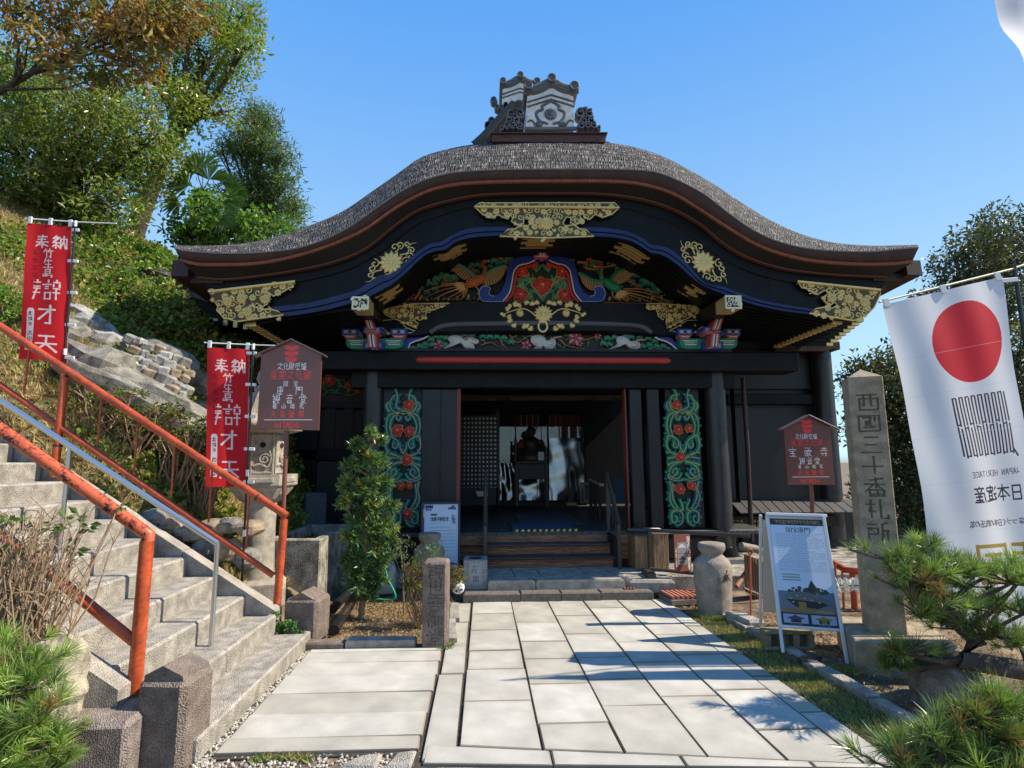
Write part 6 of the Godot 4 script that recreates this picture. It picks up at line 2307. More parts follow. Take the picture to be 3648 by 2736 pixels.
		m.box(Vector3((a.x + b.x) / 2, a.y + .012, r[4] - .21), Vector3(b.x - a.x + .03, .024, .46), Basis(), .004)
		part("lid", m, mat("lid_%d" % s, lin(.06, .065, .08) if s == 0 else lin(.62, .58, .52), .4 if s == 0 else .8), t)
	# handrails of the wooden steps
	for s in 2:
		t = thing("step_handrail", "dark flat metal handrail on the %s side of the wooden steps" % ["left", "right"][s], "handrail", Vector3([-.05, 1.68][s], .2, -7.6))
		var x: float = [-.03, 1.72][s]
		m = M.new()
		m.box(Vector3(x, .48, -7.42), Vector3(.05, .58, .03), Basis(), .004)
		part("post", m, iron, t)
		m = M.new()
		m.box(Vector3(x, .98, -8.05), Vector3(.05, .85, .03), Basis(), .004)
		part("post", m, iron, t)
		m = M.new()
		m.tube([Vector3(x, .78, -7.38), Vector3(x, 1.42, -8.08), Vector3(x, 1.43, -8.6)], .028, .028, 6)
		part("rail", m, iron, t)
		for k in 3:
			m = M.new()
			m.box(Vector3(x, .9 + .08 * k, -7.6 - .15 * k), Vector3(.012, .5, .012))
			part("baluster", m, iron, t)
	t = thing("inner_handrail", "pale topped wooden handrail inside the hall right of the chair", "handrail", Vector3(2.2, .62, -9.4))
	m = M.new()
	var ia := at(2100, 1708, -9.8)
	var ib := at(2140, 1728, -9.0)
	m.tube([ia, ib, ib + Vector3(.05, 0, 0)], .025, .025, 6)
	part("rail", m, mat("rail_pale", lin(.30, .27, .25), .6), t)
	for k in 3:
		m = M.new()
		var c := ia.lerp(ib, .1 + .4 * k)
		m.box(Vector3(c.x, (c.y + .62) / 2, c.z), Vector3(.05, c.y - .62, .05), Basis(), .004)
		part("post", m, mats.dark_plank, t)
	# pipes, hose and bits in the planting bed
	var pipe := mat("corrugated", lin(.018, .018, .02), .5)
	for s in 2:
		t = thing("drain_pipe", ["black corrugated drain pipe ending at the front of the planting bed", "black corrugated drain pipe along the concrete tank's foot"][s], "pipe", Vector3(-1.45, .05, -5.8 - .5 * s))
		m = M.new(true)
		var a: Vector3 = [Vector3(-1.43, .04, -5.52), Vector3(-1.64, .05, -6.25)][s]
		var b: Vector3 = [Vector3(-1.45, .12, -6.3), Vector3(-1.6, .12, -7.2)][s]
		for i in 24:
			var c := a.lerp(b, i / 24.0)
			var d := a.lerp(b, (i + .5) / 24.0)
			m.tube([c, d], .05, .05, 12, i == 0)
			m.tube([d, a.lerp(b, (i + 1) / 24.0)], .043, .043, 12, false)
		part("hose", m, pipe, t)
	m = M.new(true)
	var hp := []
	for p in bez(PackedVector2Array([Vector2(1255, 1890), Vector2(1272, 1925), Vector2(1285, 1990), Vector2(1360, 2005), Vector2(1380, 2060), Vector2(1408, 2130), Vector2(1340, 2134)]), 6):
		hp.append(at(p.x, p.y, -6.75))
	m.tube(hp, .011, .011, 8)
	tag(part("garden_hose", m, mat("green_hose", lin(.02, .38, .20), .45), self), "thin bright green hose hanging beside the cloud pruned tree", "hose")
	m = M.new(true)
	m.lathe(at(1632, 2092, -6.2) - Vector3(0, .07, 0), [Vector2(0, .14), Vector2(.035, .133), Vector2(.06, .11), Vector2(.07, .07), Vector2(.06, .03), Vector2(.035, .007), Vector2(0, 0)], 20)
	t = thing("white_ball", "white ball with dark patches in the shrub beside the ash box", "ball", at(1632, 2092, -6.2))
	part("shell", m, mat("ball_white", lin(.7, .7, .68), .6), t)
	m = M.new()
	for d in [Vector3(.3, .6, .75), Vector3(-.5, .3, .8), Vector3(.5, -.2, .85), Vector3(-.2, -.4, .9)]:
		var n: Vector3 = d.normalized()
		m.ext(circ(Vector2.ZERO, .014, 6), -.01, .002, Transform3D(Basis.looking_at(-n, Vector3.UP), at(1632, 2092, -6.2) + n * .068))
	part("patch", m, mats.hole, t)
	# concrete block, loose boards by the A-frame
	t = thing("concrete_block", "hollow tan concrete block lying behind the big A-frame's feet", "concrete block", on(2830, 2290))
	var o := on(2815, 2318)
	m = M.new()
	var cb := mat("block_tan", lin(.42, .33, .20), .95, "speck", 2.0, .6)
	m.box(o + Vector3(0, .145, -.05), Vector3(.40, .03, .11), Basis(Vector3.UP, -.1), .004)
	m.box(o + Vector3(0, .015, -.05), Vector3(.40, .03, .11), Basis(Vector3.UP, -.1), .004)
	for k in 4:
		m.box(o + Basis(Vector3.UP, -.1) * Vector3(-.18 + .12 * k, .08, -.05), Vector3(.05, .1, .11), Basis(Vector3.UP, -.1))
	m.box(o + Vector3(0, .08, -.095), Vector3(.38, .1, .02), Basis(Vector3.UP, -.1))
	part("block", m, cb, t)
	m = M.new()
	m.box(on(2860, 2345) + Vector3(0, .0, 0), Vector3(.3, .04, .12), Basis(Vector3.UP, .35), .004)
	m.box(on(2900, 2362) + Vector3(-.05, .03, 0), Vector3(.1, .02, .09), Basis(Vector3.UP, .35), .004)
	tag(part("flat_boards", m, mat("board_brown", lin(.20, .14, .085), .8, "wood", 1.5, .3), self), "flat brown boards on the soil under the big A-frame", "boards")
	# boulder at the near right, half behind the pine
	m = M.new()
	rock(m, Vector3(3.1, .05, -3.85), Vector3(.27, .26, .27), Basis(Vector3.UP, .6), 7, 18, 13, .25)
	tag(part("boulder", m, mat("lichen_rock", lin(.30, .25, .20), .95, "stain", 1.6, 1.0), self), "lichen covered upright boulder under the near right pine", "boulder")
	m = M.new(true)
	m.box(at(1365, 2060, -7.2), Vector3(.3, .34, .3), Basis(Vector3.UP, .2), .03)
	tag(part("white_case", m, mat("case_grey", lin(.42, .43, .46), .6), self), "light grey case in the shade behind the cloud pruned tree", "case")

func carve(t: Node3D, s: String, o: Vector3, size: Vector2, b: Basis, ch: float, step: float, stone: Color, dark: float):
	# lettering cut into a stone face: the grooves hold darker dust
	var total := step * (s.length() - 1) + ch
	for i in s.length():
		var m := M.new()
		var T := Transform3D(b, o)
		for wd in K[s[i]].split(" ", false):
			var ln := PackedVector2Array()
			for j in range(0, wd.length() - 1, 2):
				ln.append(Vector2((float(wd[j]) / 9.0 - .5) * ch, total / 2 - step * i - float(wd[j + 1]) / 9.0 * ch * .95))
			var w := ch * (.085 if absf(ln[0].x - ln[1].x) > absf(ln[0].y - ln[1].y) else .11)
			m.ribbon(ln, w * 1.1, w * .8, .0005, .0015, T)
			m.c = Color.WHITE
			m.pillow(circ(ln[0], w * .62, 7), .0005, .002, T)
		part("carved_character", m, mat("carved_%f" % stone.r, lin(stone.r * dark, stone.g * dark, stone.b * dark), .95, "speck", 2.0), t)

func heritage_sign(called_label: String, rows: Array, pole: PackedVector3Array, c: PackedVector2Array, z: float):
	# c: roof apex, left eave, right eave, board left bottom, board right bottom (x, y)
	var t := thing("heritage_sign", called_label, "sign", pole[1])
	var im := Image.create(640, 768, false, Image.FORMAT_RGB8)
	im.fill(Color8(116, 74, 67))
	var red := Color8(232, 66, 64)
	# the stacked bracket emblem
	for i in 3:
		var y := 20 + i * 26
		var w := 40 - (6 if i == 2 else 0)
		var q := PackedVector2Array()
		for e in [[-w, 0], [-10, 0], [0, 5], [10, 0], [w, 0], [w - 8, 16], [14, 20], [8, 25], [-8, 25], [-14, 20], [-w + 8, 16]]:
			q.append(Vector2(320 + e[0] * 2, (y + e[1]) * 2))
		fill(im, q, red)
	var col := {"w": Color8(235, 232, 230), "r": red}
	for r in rows:      # text, x, y, size, step, colour, weight
		line(im, r[0], r[1] * 2, r[2] * 2, r[3] * 2, r[4] * 2, r[6] * 1.45, col[r[5]], false, false, .95, .2)
	im.fill_rect(Rect2i(68, 676, 504, 6), col["w"])
	line(im, "HITACHI", 184, 698, 46, 38, 3.6, red, false, false, .72)
	var m := M.new()
	var lf := c[3].x
	var rt := c[4].x
	var poly := PackedVector2Array([Vector2(lf, c[3].y), Vector2(lf, c[1].y), Vector2(c[0].x, c[0].y), Vector2(rt, c[2].y), Vector2(rt, c[4].y)])
	var brown := mat("sign_brown", lin(.13, .055, .045), .3)
	m.ext(poly, z - .03, z)
	part("board", m, brown, t)
	m = M.new()
	var lo := minf(c[3].y, c[4].y)
	var hi := c[0].y
	var uvp := func(p: Vector2) -> Vector2:
		return Vector2((p.x - lf) / (rt - lf), (hi - p.y) / (hi - lo))
	for tri in [[0, 1, 2], [0, 2, 3], [0, 3, 4]]:
		for i in tri:
			m.v(Vector3(poly[i].x, poly[i].y, z + .003), uvp.call(poly[i]))
	part("print", m, printed(called_label, im, .35), t)
	m = M.new()
	for s in [1, 2]:
		var e := c[s] + Vector2(-.05 if s == 1 else .05, -.03)
		var d := (e - c[0]).normalized()
		m.box(Vector3((e.x + c[0].x) / 2, (e.y + c[0].y) / 2 + .012, z - .01), Vector3((e - c[0]).length() + .01, .014, .09), Basis(Vector3.BACK, atan2(d.y, d.x)), .003)
	part("roof_strip", m, mat("sign_roof", lin(.13, .085, .085), .4), t)
	m = M.new(true)
	m.tube([pole[0], pole[1]], .021, .021, 12)
	part("post", m, mat("sign_post", lin(.17, .06, .045), .4), t)

func signs():
	var z := -5.35
	var c := PackedVector2Array()
	for q in [[1040, 1215], [928, 1262], [1142, 1262], [916, 1527], [1134, 1533]]:
		var p := at(q[0], q[1], z)
		c.append(Vector2(p.x, p.y))
	var p0 := at(1022, 1535, z - .03)
	heritage_sign("big brown house shaped sign on a pole at the foot of the stairs", [["文化財愛護", 90, 96, 28, 31, "w", 1.6], ["重要文化財", 54, 128, 37, 45, "r", 2.4], ["国宝", 127, 173, 22, 52, "w", 1.3], ["唐門", 94, 197, 34, 100, "w", 1.8], ["観音堂", 74, 232, 36, 70, "w", 1.9], ["桃山時代", 76, 271, 21, 47, "w", 1.2], ["火気厳禁", 66, 301, 29, 49, "r", 1.8]], PackedVector3Array([p0, Vector3(p0.x + .01, .05, z - .03)]), c, z)
	z = -5.6
	c = PackedVector2Array()
	for q in [[2877, 1484], [2798, 1524], [2966, 1524], [2806, 1727], [2974, 1727]]:
		var p := at(q[0], q[1], z)
		c.append(Vector2(p.x, p.y))
	p0 = at(2888, 1728, z - .03)
	heritage_sign("smaller brown house shaped sign on a pole behind the big A-frame board", [["文化財愛護", 76, 99, 27, 30, "w", 1.6], ["重要文化財", 42, 130, 35, 46, "r", 2.3], ["宝厳寺", 24, 176, 48, 108, "w", 2.4], ["観音堂", 92, 231, 36, 51, "w", 1.9], ["桃山時代", 80, 272, 20, 49, "w", 1.2], ["火気厳禁", 75, 302, 28, 49, "r", 1.8]], PackedVector3Array([p0, Vector3(p0.x, -.05, z - .03)]), c, z)
	a_frames()

func a_frames():
	# the big white A-frame board on the right
	var im := Image.create(320, 640, false, Image.FORMAT_RGB8)
	im.fill(Color8(196, 208, 226))
	im.fill_rect(Rect2i(0, 0, 320, 40), Color8(42, 34, 46))
	line(im, "豊臣秀吉の大坂城唯一の遺構", 30, 8, 20, 20.5, 1.2, Color8(170, 140, 90))
	line(im, "国宝唐門", 92, 52, 30, 36, 1.8, Color8(92, 96, 104))
	blurb(im, 24, 92, 276, 22, 10.8, Color8(70, 74, 84))
	for k in 3:
		im.fill_rect(Rect2i(34, 338 + k * 16, 104, 10), Color8(150, 165, 160))
		blurb(im, 38, 341 + k * 16, 96, 1, 8, Color8(60, 70, 70), false)
	# printed view of a gate: sky, pines, dark roof, gilded doors
	im.fill_rect(Rect2i(0, 440, 320, 124), Color8(96, 108, 124))
	im.fill_rect(Rect2i(0, 534, 320, 30), Color8(122, 104, 72))
	for i in 60:
		dab(im, rng.randf_range(60, 280), rng.randf_range(420, 452), rng.randf_range(4, 10), Color8(48, 66, 48))
	fill(im, PackedVector2Array([Vector2(172, 420), Vector2(196, 372), Vector2(226, 420), Vector2(250, 440), Vector2(150, 440)]), Color8(40, 46, 42))
	fill(im, PackedVector2Array([Vector2(30, 466), Vector2(80, 452), Vector2(120, 440), Vector2(180, 446), Vector2(250, 470), Vector2(288, 484), Vector2(250, 500), Vector2(40, 486)]), Color8(92, 96, 98))
	fill(im, PackedVector2Array([Vector2(40, 486), Vector2(250, 500), Vector2(270, 512), Vector2(214, 536), Vector2(90, 530)]), Color8(26, 28, 28))
	fill(im, PackedVector2Array([Vector2(108, 500), Vector2(150, 502), Vector2(150, 545), Vector2(110, 543)]), Color8(146, 112, 44))
	for p in [[60, 478], [100, 462], [140, 476], [180, 486], [220, 498], [74, 500]]:
		im.fill_rect(Rect2i(p[0], p[1], 12, 6), Color8(206, 170, 50))
	for i in 14:
		im.fill_rect(Rect2i(210 + i * 6, 520 - i * 2, 2, 20), Color8(52, 46, 40))
	blurb(im, 200, 546, 100, 2, 8, Color8(200, 200, 200), false)
	im.fill_rect(Rect2i(0, 564, 320, 76), Color8(34, 36, 52))
	for s in 2:
		var x := 12 + s * 156
		im.fill_rect(Rect2i(x, 572, 138, 50), Color8(150, 160, 184))
		fill(im, PackedVector2Array([Vector2(x + 16, 592), Vector2(x + 52, 584), Vector2(x + 69, 574), Vector2(x + 86, 584), Vector2(x + 122, 592), Vector2(x + 104, 598), Vector2(x + 34, 598)]), Color8(70, 54, 76) if s == 0 else Color8(120, 128, 40))
		fill(im, PackedVector2Array([Vector2(x + 40, 598), Vector2(x + 98, 598), Vector2(x + 98, 618), Vector2(x + 40, 618)]), Color8(72, 48, 66) if s == 0 else Color8(52, 54, 44))
		fill(im, PackedVector2Array([Vector2(x + 56, 602), Vector2(x + 82, 602), Vector2(x + 82, 618), Vector2(x + 56, 618)]), Color8(30, 26, 40) if s == 0 else Color8(120, 118, 56))
		blurb(im, x + 36, 626, 66, 1, 8, Color8(190, 190, 200), false)
	var t := thing("a_frame_board", "big white A-frame information board with a picture of a gate, right of the path", "sign", Vector3(2.6, 0, -5.0))
	var A := at(2733, 1836, -5.13)
	var B := at(2938, 1842, -5.0)
	var C := Vector3(2.475, -.01, -4.83)
	var D := Vector3(2.87, -.03, -4.60)
	var steel := mat("frame_white", lin(.62, .63, .65), .35, "", 1, 0, .2)
	var y := ((C - A) + (D - B)).normalized() * -1.0
	var x := (B - A).normalized()
	var zn := x.cross(y).normalized()
	y = zn.cross(x)
	var b := Basis(x, y, zn)
	var bl := at(2790, 2275, -4.87)
	var len := (A - C).length() * .82
	var wd := (B - A).length()
	var ctr := A + x * wd / 2 - y * len / 2
	var m := M.new()
	m.box(ctr - zn * .015, Vector3(wd, len, .02), b, .004)
	part("panel", m, mat("panel_white", lin(.6, .62, .64), .5), t)
	m = M.new()
	face(m, ctr + zn * .001 - y * .01, Vector2(wd * .93, len * .965), b)
	part("print", m, printed("gate_board", im, .45), t)
	for s in 2:
		m = M.new()
		var o: Vector3 = A if s == 0 else B
		var e: Vector3 = C if s == 0 else D
		m.box((o + e) / 2 + zn * .004, Vector3(.026, (o - e).length(), .026), b, .003)
		part("leg", m, steel, t)
		m = M.new()
		var be: Vector3 = Vector3(2.52, -.01, -5.42) if s == 0 else Vector3(2.93, -.02, -5.3)
		var yd := (o - be).normalized()
		var bb := Basis(x, yd, x.cross(yd).normalized()).orthonormalized()
		m.box((o + be) / 2, Vector3(.026, (o - be).length(), .026), bb, .003)
		part("leg", m, steel, t)
		if s == 0:
			m = M.new()
			var c2 := (o + be) / 2 + x * wd / 2 + yd * .08
			m.box(c2, Vector3(wd * .95, (o - be).length() * .78, .012), bb)
			part("back_panel", m, mat("back_cream", lin(.50, .48, .42), .6), t)
	m = M.new()
	m.box((A + B) / 2 + Vector3(0, .008, 0), Vector3(wd + .03, .03, .05), b, .006)
	m.box((A + B) / 2 - y * len + zn * .004, Vector3(wd, .024, .024), b, .003)
	part("crossbar", m, steel, t)
	# the smaller board by the wooden steps
	var jm := Image.create(256, 420, false, Image.FORMAT_RGB8)
	jm.fill(Color8(206, 218, 234))
	jm.fill_rect(Rect2i(0, 0, 10, 420), Color8(104, 70, 130))
	jm.fill_rect(Rect2i(0, 30, 10, 50), Color8(222, 190, 120))
	jm.fill_rect(Rect2i(14, 8, 58, 18), Color8(36, 56, 130))
	line(jm, "世日本", 18, 28, 12, 15, .8, Color8(40, 50, 70))
	stroke(jm, [Vector2(196, 30), Vector2(214, 14), Vector2(206, 24), Vector2(226, 12)], 2.5, Color8(30, 80, 170))
	line(jm, "日本遺産", 180, 20, 13, 15, .8, Color8(30, 50, 90))
	jm.fill_rect(Rect2i(56, 58, 46, 12), Color8(96, 82, 70))
	line(jm, "宝厳寺観音堂", 56, 78, 20, 22, 1.4, Color8(28, 52, 80))
	jm.fill_rect(Rect2i(54, 104, 146, 1), Color8(120, 140, 160))
	blurb(jm, 56, 112, 50, 1, 9, Color8(70, 80, 100), false)
	for i in 90:
		dab(jm, 222 + rng.randf_range(-14, 14), 92 + rng.randf_range(-26, 26), rng.randf_range(.5, 2.5), Color8(70, 60, 70))
	dab(jm, 222, 74, 6, Color8(160, 150, 150))
	for i in 11:
		blurb(jm, 56, 136 + i * 19, 176, 1, 10, Color8(60, 76, 104))
	fill(jm, PackedVector2Array([Vector2(90, 420), Vector2(140, 350), Vector2(200, 335), Vector2(256, 348), Vector2(256, 420)]), Color8(98, 84, 140))
	fill(jm, PackedVector2Array([Vector2(120, 420), Vector2(168, 374), Vector2(256, 370), Vector2(256, 420)]), Color8(64, 66, 120))
	var o := Vector3(-.63, .56, -7.66)
	var tb := Basis(Vector3.UP, .06) * Basis(Vector3.RIGHT, -.12)
	t = board_print("small_a_frame_board", "small dark framed A-frame notice board left of the wooden steps", "sign", o, Vector2(.47, .94), jm, tb, lin(.02, .02, .035), .03)
	m = M.new()
	for r in [[0, .48, .52, .03], [0, -.48, .52, .03], [-.25, 0, .03, .98], [.25, 0, .03, .98]]:
		m.box(o + tb * Vector3(r[0], r[1], 0), Vector3(r[2], r[3], .035), tb, .004)
	part("frame", m, mat("frame_navy", lin(.018, .02, .04), .4), t)
	m = M.new()
	for s in [-.24, .24]:
		m.tube([o + tb * Vector3(s, .47, -.02), o + Vector3(s, -.54, -.36)], .014, .014, 6)
	part("back_leg", m, mats.frame_navy, t)


# ======================= cloth =======================
func cloth(tl: Vector3, tr: Vector3, bl: Vector3, br: Vector3, nu: int, nv: int, amp: float, freq: float, bow: float, seed: float) -> ArrayMesh:
	var m := M.new(true)
	var nrm := (tr - tl).cross(bl - tl).normalized()
	var P := func(i: int, j: int) -> Vector3:
		var u := float(i) / nu
		var v := float(j) / nv
		var p := tl.lerp(tr, u).lerp(bl.lerp(br, u), v)
		var w := amp * sin(u * freq + v * 2.3 + seed) * (.25 + v) + amp * .4 * sin(u * freq * 2.1 - v * 5.0 + seed * 2.0) * (1.0 - .4 * v) + amp * .3 * sin(v * 17.0 + u * 3.0 + seed)
		return p + nrm * w + (tl - tr).normalized() * -bow * sin(PI * v) * (1.0 - u)
	for i in nu:
		for j in nv:
			var uv := [Vector2(float(i) / nu, float(j) / nv), Vector2(float(i + 1) / nu, float(j) / nv), Vector2(float(i + 1) / nu, float(j + 1) / nv), Vector2(float(i) / nu, float(j + 1) / nv)]
			var q := [P.call(i, j), P.call(i + 1, j), P.call(i + 1, j + 1), P.call(i, j + 1)]
			for k in [0, 1, 2, 0, 2, 3]:
				m.v(q[k], uv[k])
	return m.done()
func fabric(called: String, im: Image, glow: Color) -> StandardMaterial3D:
	var m := printed(called, im, .75)
	m.backlight_enabled = true
	m.backlight = glow
	return m

func flags():
	var white := mat("white_plastic", lin(.75, .75, .74), .5)
	var black := mat("black_pole", lin(.015, .015, .018), .35)
	for s in 2:
		var im := Image.create(384, 1280, false, Image.FORMAT_RGB8)
		im.fill(Color8(204, 20, 32))
		var w := Color8(240, 232, 232)
		line(im, "奉納", 68, 108, 116, 160, 7.0, w, false, false, 1.0, .35)
		line(im, "竹生島", 152, 240, 80, 92, 4.6, w, true, false, 1.0, .3)
		glyph(im, "辯", 84, 536, 220, 176, 7.5, w, .4)
		glyph(im, "才", 124, 776, 168, 160, 10, w, .45)
		glyph(im, "天", 116, 1040, 180, 156, 10, w, .45)
		line(im, "為金運招福" if s == 0 else "為心願成就", 56, 252, 48, 72, 1.6, Color8(60, 8, 10), true, false, .9, .3)
		fill(im, PackedVector2Array([Vector2(44, 824), Vector2(56, 804), Vector2(92, 804), Vector2(104, 824), Vector2(104, 1192), Vector2(44, 1192)]), w)
		line(im, "姫路市", 56, 836, 36, 48, 1.6, Color8(40, 40, 50), true, false, .95)
		line(im, "高田" if s == 0 else "西川", 56, 1016, 38, 52, 1.8, Color8(40, 40, 50), true)
		glyph(im, "薫", 56, 1144, 38, 38, 1.6, Color8(40, 40, 50))
		for i in 160:      # stitched edge
			im.fill_rect(Rect2i(380, i * 8, 4, 4), Color8(235, 225, 200))
		var z := -5.42
		var a := [at(122, 806, z), at(258, 806, z), at(87, 1285, z), at(238, 1290, z)] if s == 0 else [at(753, 1243, z), at(889, 1245, z), at(745, 1733, z), at(878, 1733, z)]
		a[0] += Vector3(.0, 0, .08)
		a[2] += Vector3(.02, 0, .1)
		var t := thing("red_banner", ["upper red banner with white characters beside the hillside stairs", "lower red banner with white characters left of the brown sign"][s], "banner", a[3])
		part("cloth", cloth(a[0], a[1], a[2], a[3], 10, 30, .014, 5.0, .0, s * 1.7), fabric("red_cloth_%d" % s, im, lin(.75, .12, .12)), t)
		var pole_top: Vector3 = at(270, 797, z) if s == 0 else at(903, 1235, z)
		var pole_bot: Vector3 = at(218, 1650, z) if s == 0 else at(871, 2075, z)
		m_pole(t, pole_top, pole_bot, black, white)
		var M1 := M.new(true)
		M1.tube([a[0] + Vector3(-.03, .045, .0), a[1] + Vector3(.04, .045, 0), a[1] + Vector3(.42, .035, 0)], .006, .006, 6)
		part("crossbar", M1, white, t)
		for k in 3:
			var q := M.new()
			q.box(a[0].lerp(a[1], .05 + .45 * k) + Vector3(0, .03, 0), Vector3(.034, .07, .016), Basis(), .003)
			part("loop", q, white, t)
		for k in 5:
			var q := M.new()
			var pz: Vector3 = a[1].lerp(a[3], .02 + .235 * k)
			q.box(pz + Vector3(.02, -.01, 0), Vector3(.1, .03, .016), Basis(Vector3.BACK, -.05), .003)
			part("loop", q, white, t)
	# the white flag with the red disc, seen from behind so its print is reversed
	var im := Image.create(420, 1060, false, Image.FORMAT_RGB8)
	im.fill(Color8(232, 233, 238))
	var pts := circ(Vector2(258, 182), 132, 48)
	fill(im, pts, Color8(216, 20, 48))
	# emblem of tall bars folded into each other
	var ink := Color8(48, 38, 58)
	for half in 2:
		var n := 17
		for i in n:
			var x := 156 + half * 0 + i * 12.6
			var y0 := 355.0
			var y1 := 545.0
			if half == 0 and i < n:
				im.fill_rect(Rect2i(int(x), int(y0 + 2 * (i % 3)), 6, 92), ink)
				im.fill_rect(Rect2i(int(x), int(y0 + 94 + 3 * ((i * 2) % 3)), 6, int(y1 - y0 - 96)), ink)
			if i % 2 == 0 and i < n - 1:
				im.fill_rect(Rect2i(int(x), int(y0), 16, 4), ink)
				im.fill_rect(Rect2i(int(x), int(y0 + 86 if i % 4 == 0 else y0 + 98), 16, 4), ink)
			elif i < n - 1:
				im.fill_rect(Rect2i(int(x), int(y1 - 4), 16, 4), ink)
	fill(im, PackedVector2Array([Vector2(360, 535), Vector2(366, 535), Vector2(380, 556), Vector2(374, 560)]), ink)
	line(im, "JAPAN HERITAGE", 176, 592, 18, 14.5, 1.0, Color8(120, 118, 122), false, true, .6)
	line(im, "日本遺産", 176, 640, 46, 53, 2.2, Color8(50, 42, 58), false, true, .95)
	line(im, "1300年つづく日本の終活の旅", 146, 742, 19, 20, 1.0, Color8(120, 118, 128), false, true, .9)
	line(im, "西国", 160, 806, 118, 150, 6.0, Color8(172, 142, 62), false, true, 1.0)
	for y in [200, 330, 470, 620, 770, 900]:       # pressed fold lines
		im.fill_rect(Rect2i(0, y, 420, 1), Color8(214, 215, 222))
	var z := -4.2
	var tl := at(3150, 1085, z)
	var tr := at(3572, 985, z - .12)
	var bl := at(3352, 2240, z + .05)
	var br := at(3770, 2240, z - .12)
	var t := thing("white_flag", "white vertical flag with a red disc and reversed lettering at the right edge", "flag", at(3660, 2300, z))
	part("cloth", cloth(tl, tr, bl, br, 26, 44, .022, 7.0, .05, .6), fabric("flag_cloth", im, lin(.62, .6, .6)), t)
	var m := M.new(true)
	m.tube([tl + Vector3(-.04, .02, 0), at(3600, 960, z - .19), at(3760, 905, z - .3)], .009, .009, 8)
	part("crossbar", m, mat("cane_pale", lin(.55, .50, .36), .5), t)
	m = M.new(true)
	m.tube([at(3612, 945, z - .2), at(3642, 1150, z - .2), Vector3(at(3642, 1150, z - .2).x + .02, 0, z - .2)], .016, .016, 10)
	part("pole", m, black, t)
	for k in 3:
		m = M.new()
		m.box(tl.lerp(tr, .02 + .47 * k) + Vector3(0, .012, .0), Vector3(.05, .07, .014), Basis(Vector3.BACK, .2), .003)
		part("loop", m, white, t)
	m = M.new()
	m.box(tr + Vector3(.06, -.03, 0), Vector3(.14, .035, .014), Basis(Vector3.BACK, .1), .003)
	part("loop", m, white, t)
	# another flag, mostly above the frame
	t = thing("white_flag", "plain white flag hanging into the top right corner", "flag", Vector3(1.95, 0, -1.6))
	var im3 := Image.create(8, 8, false, Image.FORMAT_RGB8)
	im3.fill(Color8(232, 233, 238))
	part("cloth", cloth(at(3500, -300, -1.5), at(3900, -300, -1.62), at(3618, 260, -1.5), at(3900, 300, -1.62), 14, 20, .02, 6.0, -.03, 2.0), fabric("plain_cloth", im3, lin(.62, .6, .6)), t)
	m = M.new(true)
	m.tube([Vector3(at(3905, 300, -1.64).x, 0, -1.64), at(3905, -330, -1.64)], .016, .016, 10)
	part("pole", m, black, t)

func m_pole(t: Node3D, a: Vector3, b: Vector3, black: Material, white: Material):
	b.x = lerpf(b.x, a.x, .5)
	var m := M.new(true)
	m.tube([a, b], .011, .011, 8)
	part("pole", m, black, t)
	m = M.new(true)
	m.lathe(a, [Vector2(0, .03), Vector2(.014, .028), Vector2(.016, .0), Vector2(.014, -.03)], 10)
	for k in [.55, .8]:
		var c := a.lerp(b, k)
		m.tube([c + Vector3(0, .03, 0), c - Vector3(0, .03, 0)], .015, .015, 8)
	part("pole_cap", m, white, t)

# ======================= plants =======================
func leaf_cluster(n: int, len: float, wid: float, spread: float, seed: int, up := .0, fold := .25) -> ArrayMesh:
	var r := RandomNumberGenerator.new()
	r.seed = seed
	var m := M.new()
	for i in n:
		var o := Vector3(r.randf_range(-1, 1), r.randf_range(-1, 1), r.randf_range(-1, 1)) * spread
		var d := (Vector3(r.randf_range(-1, 1), r.randf_range(-1, 1) + up, r.randf_range(-1, 1)) + o / maxf(spread, .001) * .5).normalized()
		var s := d.cross(Vector3(r.randf_range(-1, 1), r.randf_range(-1, 1), r.randf_range(-1, 1))).normalized()
		var nn := s.cross(d)
		var L := len * r.randf_range(.7, 1.2)
		var W := wid * r.randf_range(.8, 1.2)
		var t := r.randf_range(.7, 1.2)
		m.c = Color(t, t, t * .9)
		var mid := o + d * L * .5 + nn * W * fold
		m.tri(o, mid + s * W * .5, o + d * L)
		m.tri(o, o + d * L, mid - s * W * .5)
	return m.done()
func needle_tuft(n: int, len: float, wid: float, cone: float, seed: int) -> ArrayMesh:
	var r := RandomNumberGenerator.new()
	r.seed = seed
	var m := M.new()
	for i in n:
		var a := r.randf() * TAU
		var c := r.randf_range(.1, cone)
		var d := Vector3(cos(a) * sin(c), cos(c), sin(a) * sin(c))
		var o := Vector3(0, r.randf_range(-.035, .01), 0)
		var s := d.cross(Vector3(r.randf_range(-1, 1), r.randf_range(-1, 1), r.randf_range(-1, 1))).normalized() * wid
		var L := len * r.randf_range(.7, 1.1)
		var t := r.randf_range(.7, 1.25)
		m.c = Color(t, t, t)
		var bend := Vector3(0, -.12 * L * r.randf(), 0)
		m.tri(o - s, o + s, o + d * L * .55 + s * .8)
		m.tri(o - s, o + d * L * .55 + s * .8, o + d * L * .55 - s * .8)
		m.tri(o + d * L * .55 - s * .8, o + d * L * .55 + s * .8, o + d * L + bend)
	return m.done()
func turned() -> Basis:
	return Basis.from_euler(Vector3(rng.randf() * TAU, rng.randf() * TAU, rng.randf() * TAU))
func tint(cols: Array, v := .35) -> Color:
	var c: Color = cols[rng.randi() % cols.size()]
	var k := rng.randf_range(1.0 - v, 1.0 + v)
	return Color(c.r * k, c.g * k, c.b * k * rng.randf_range(.8, 1.1))
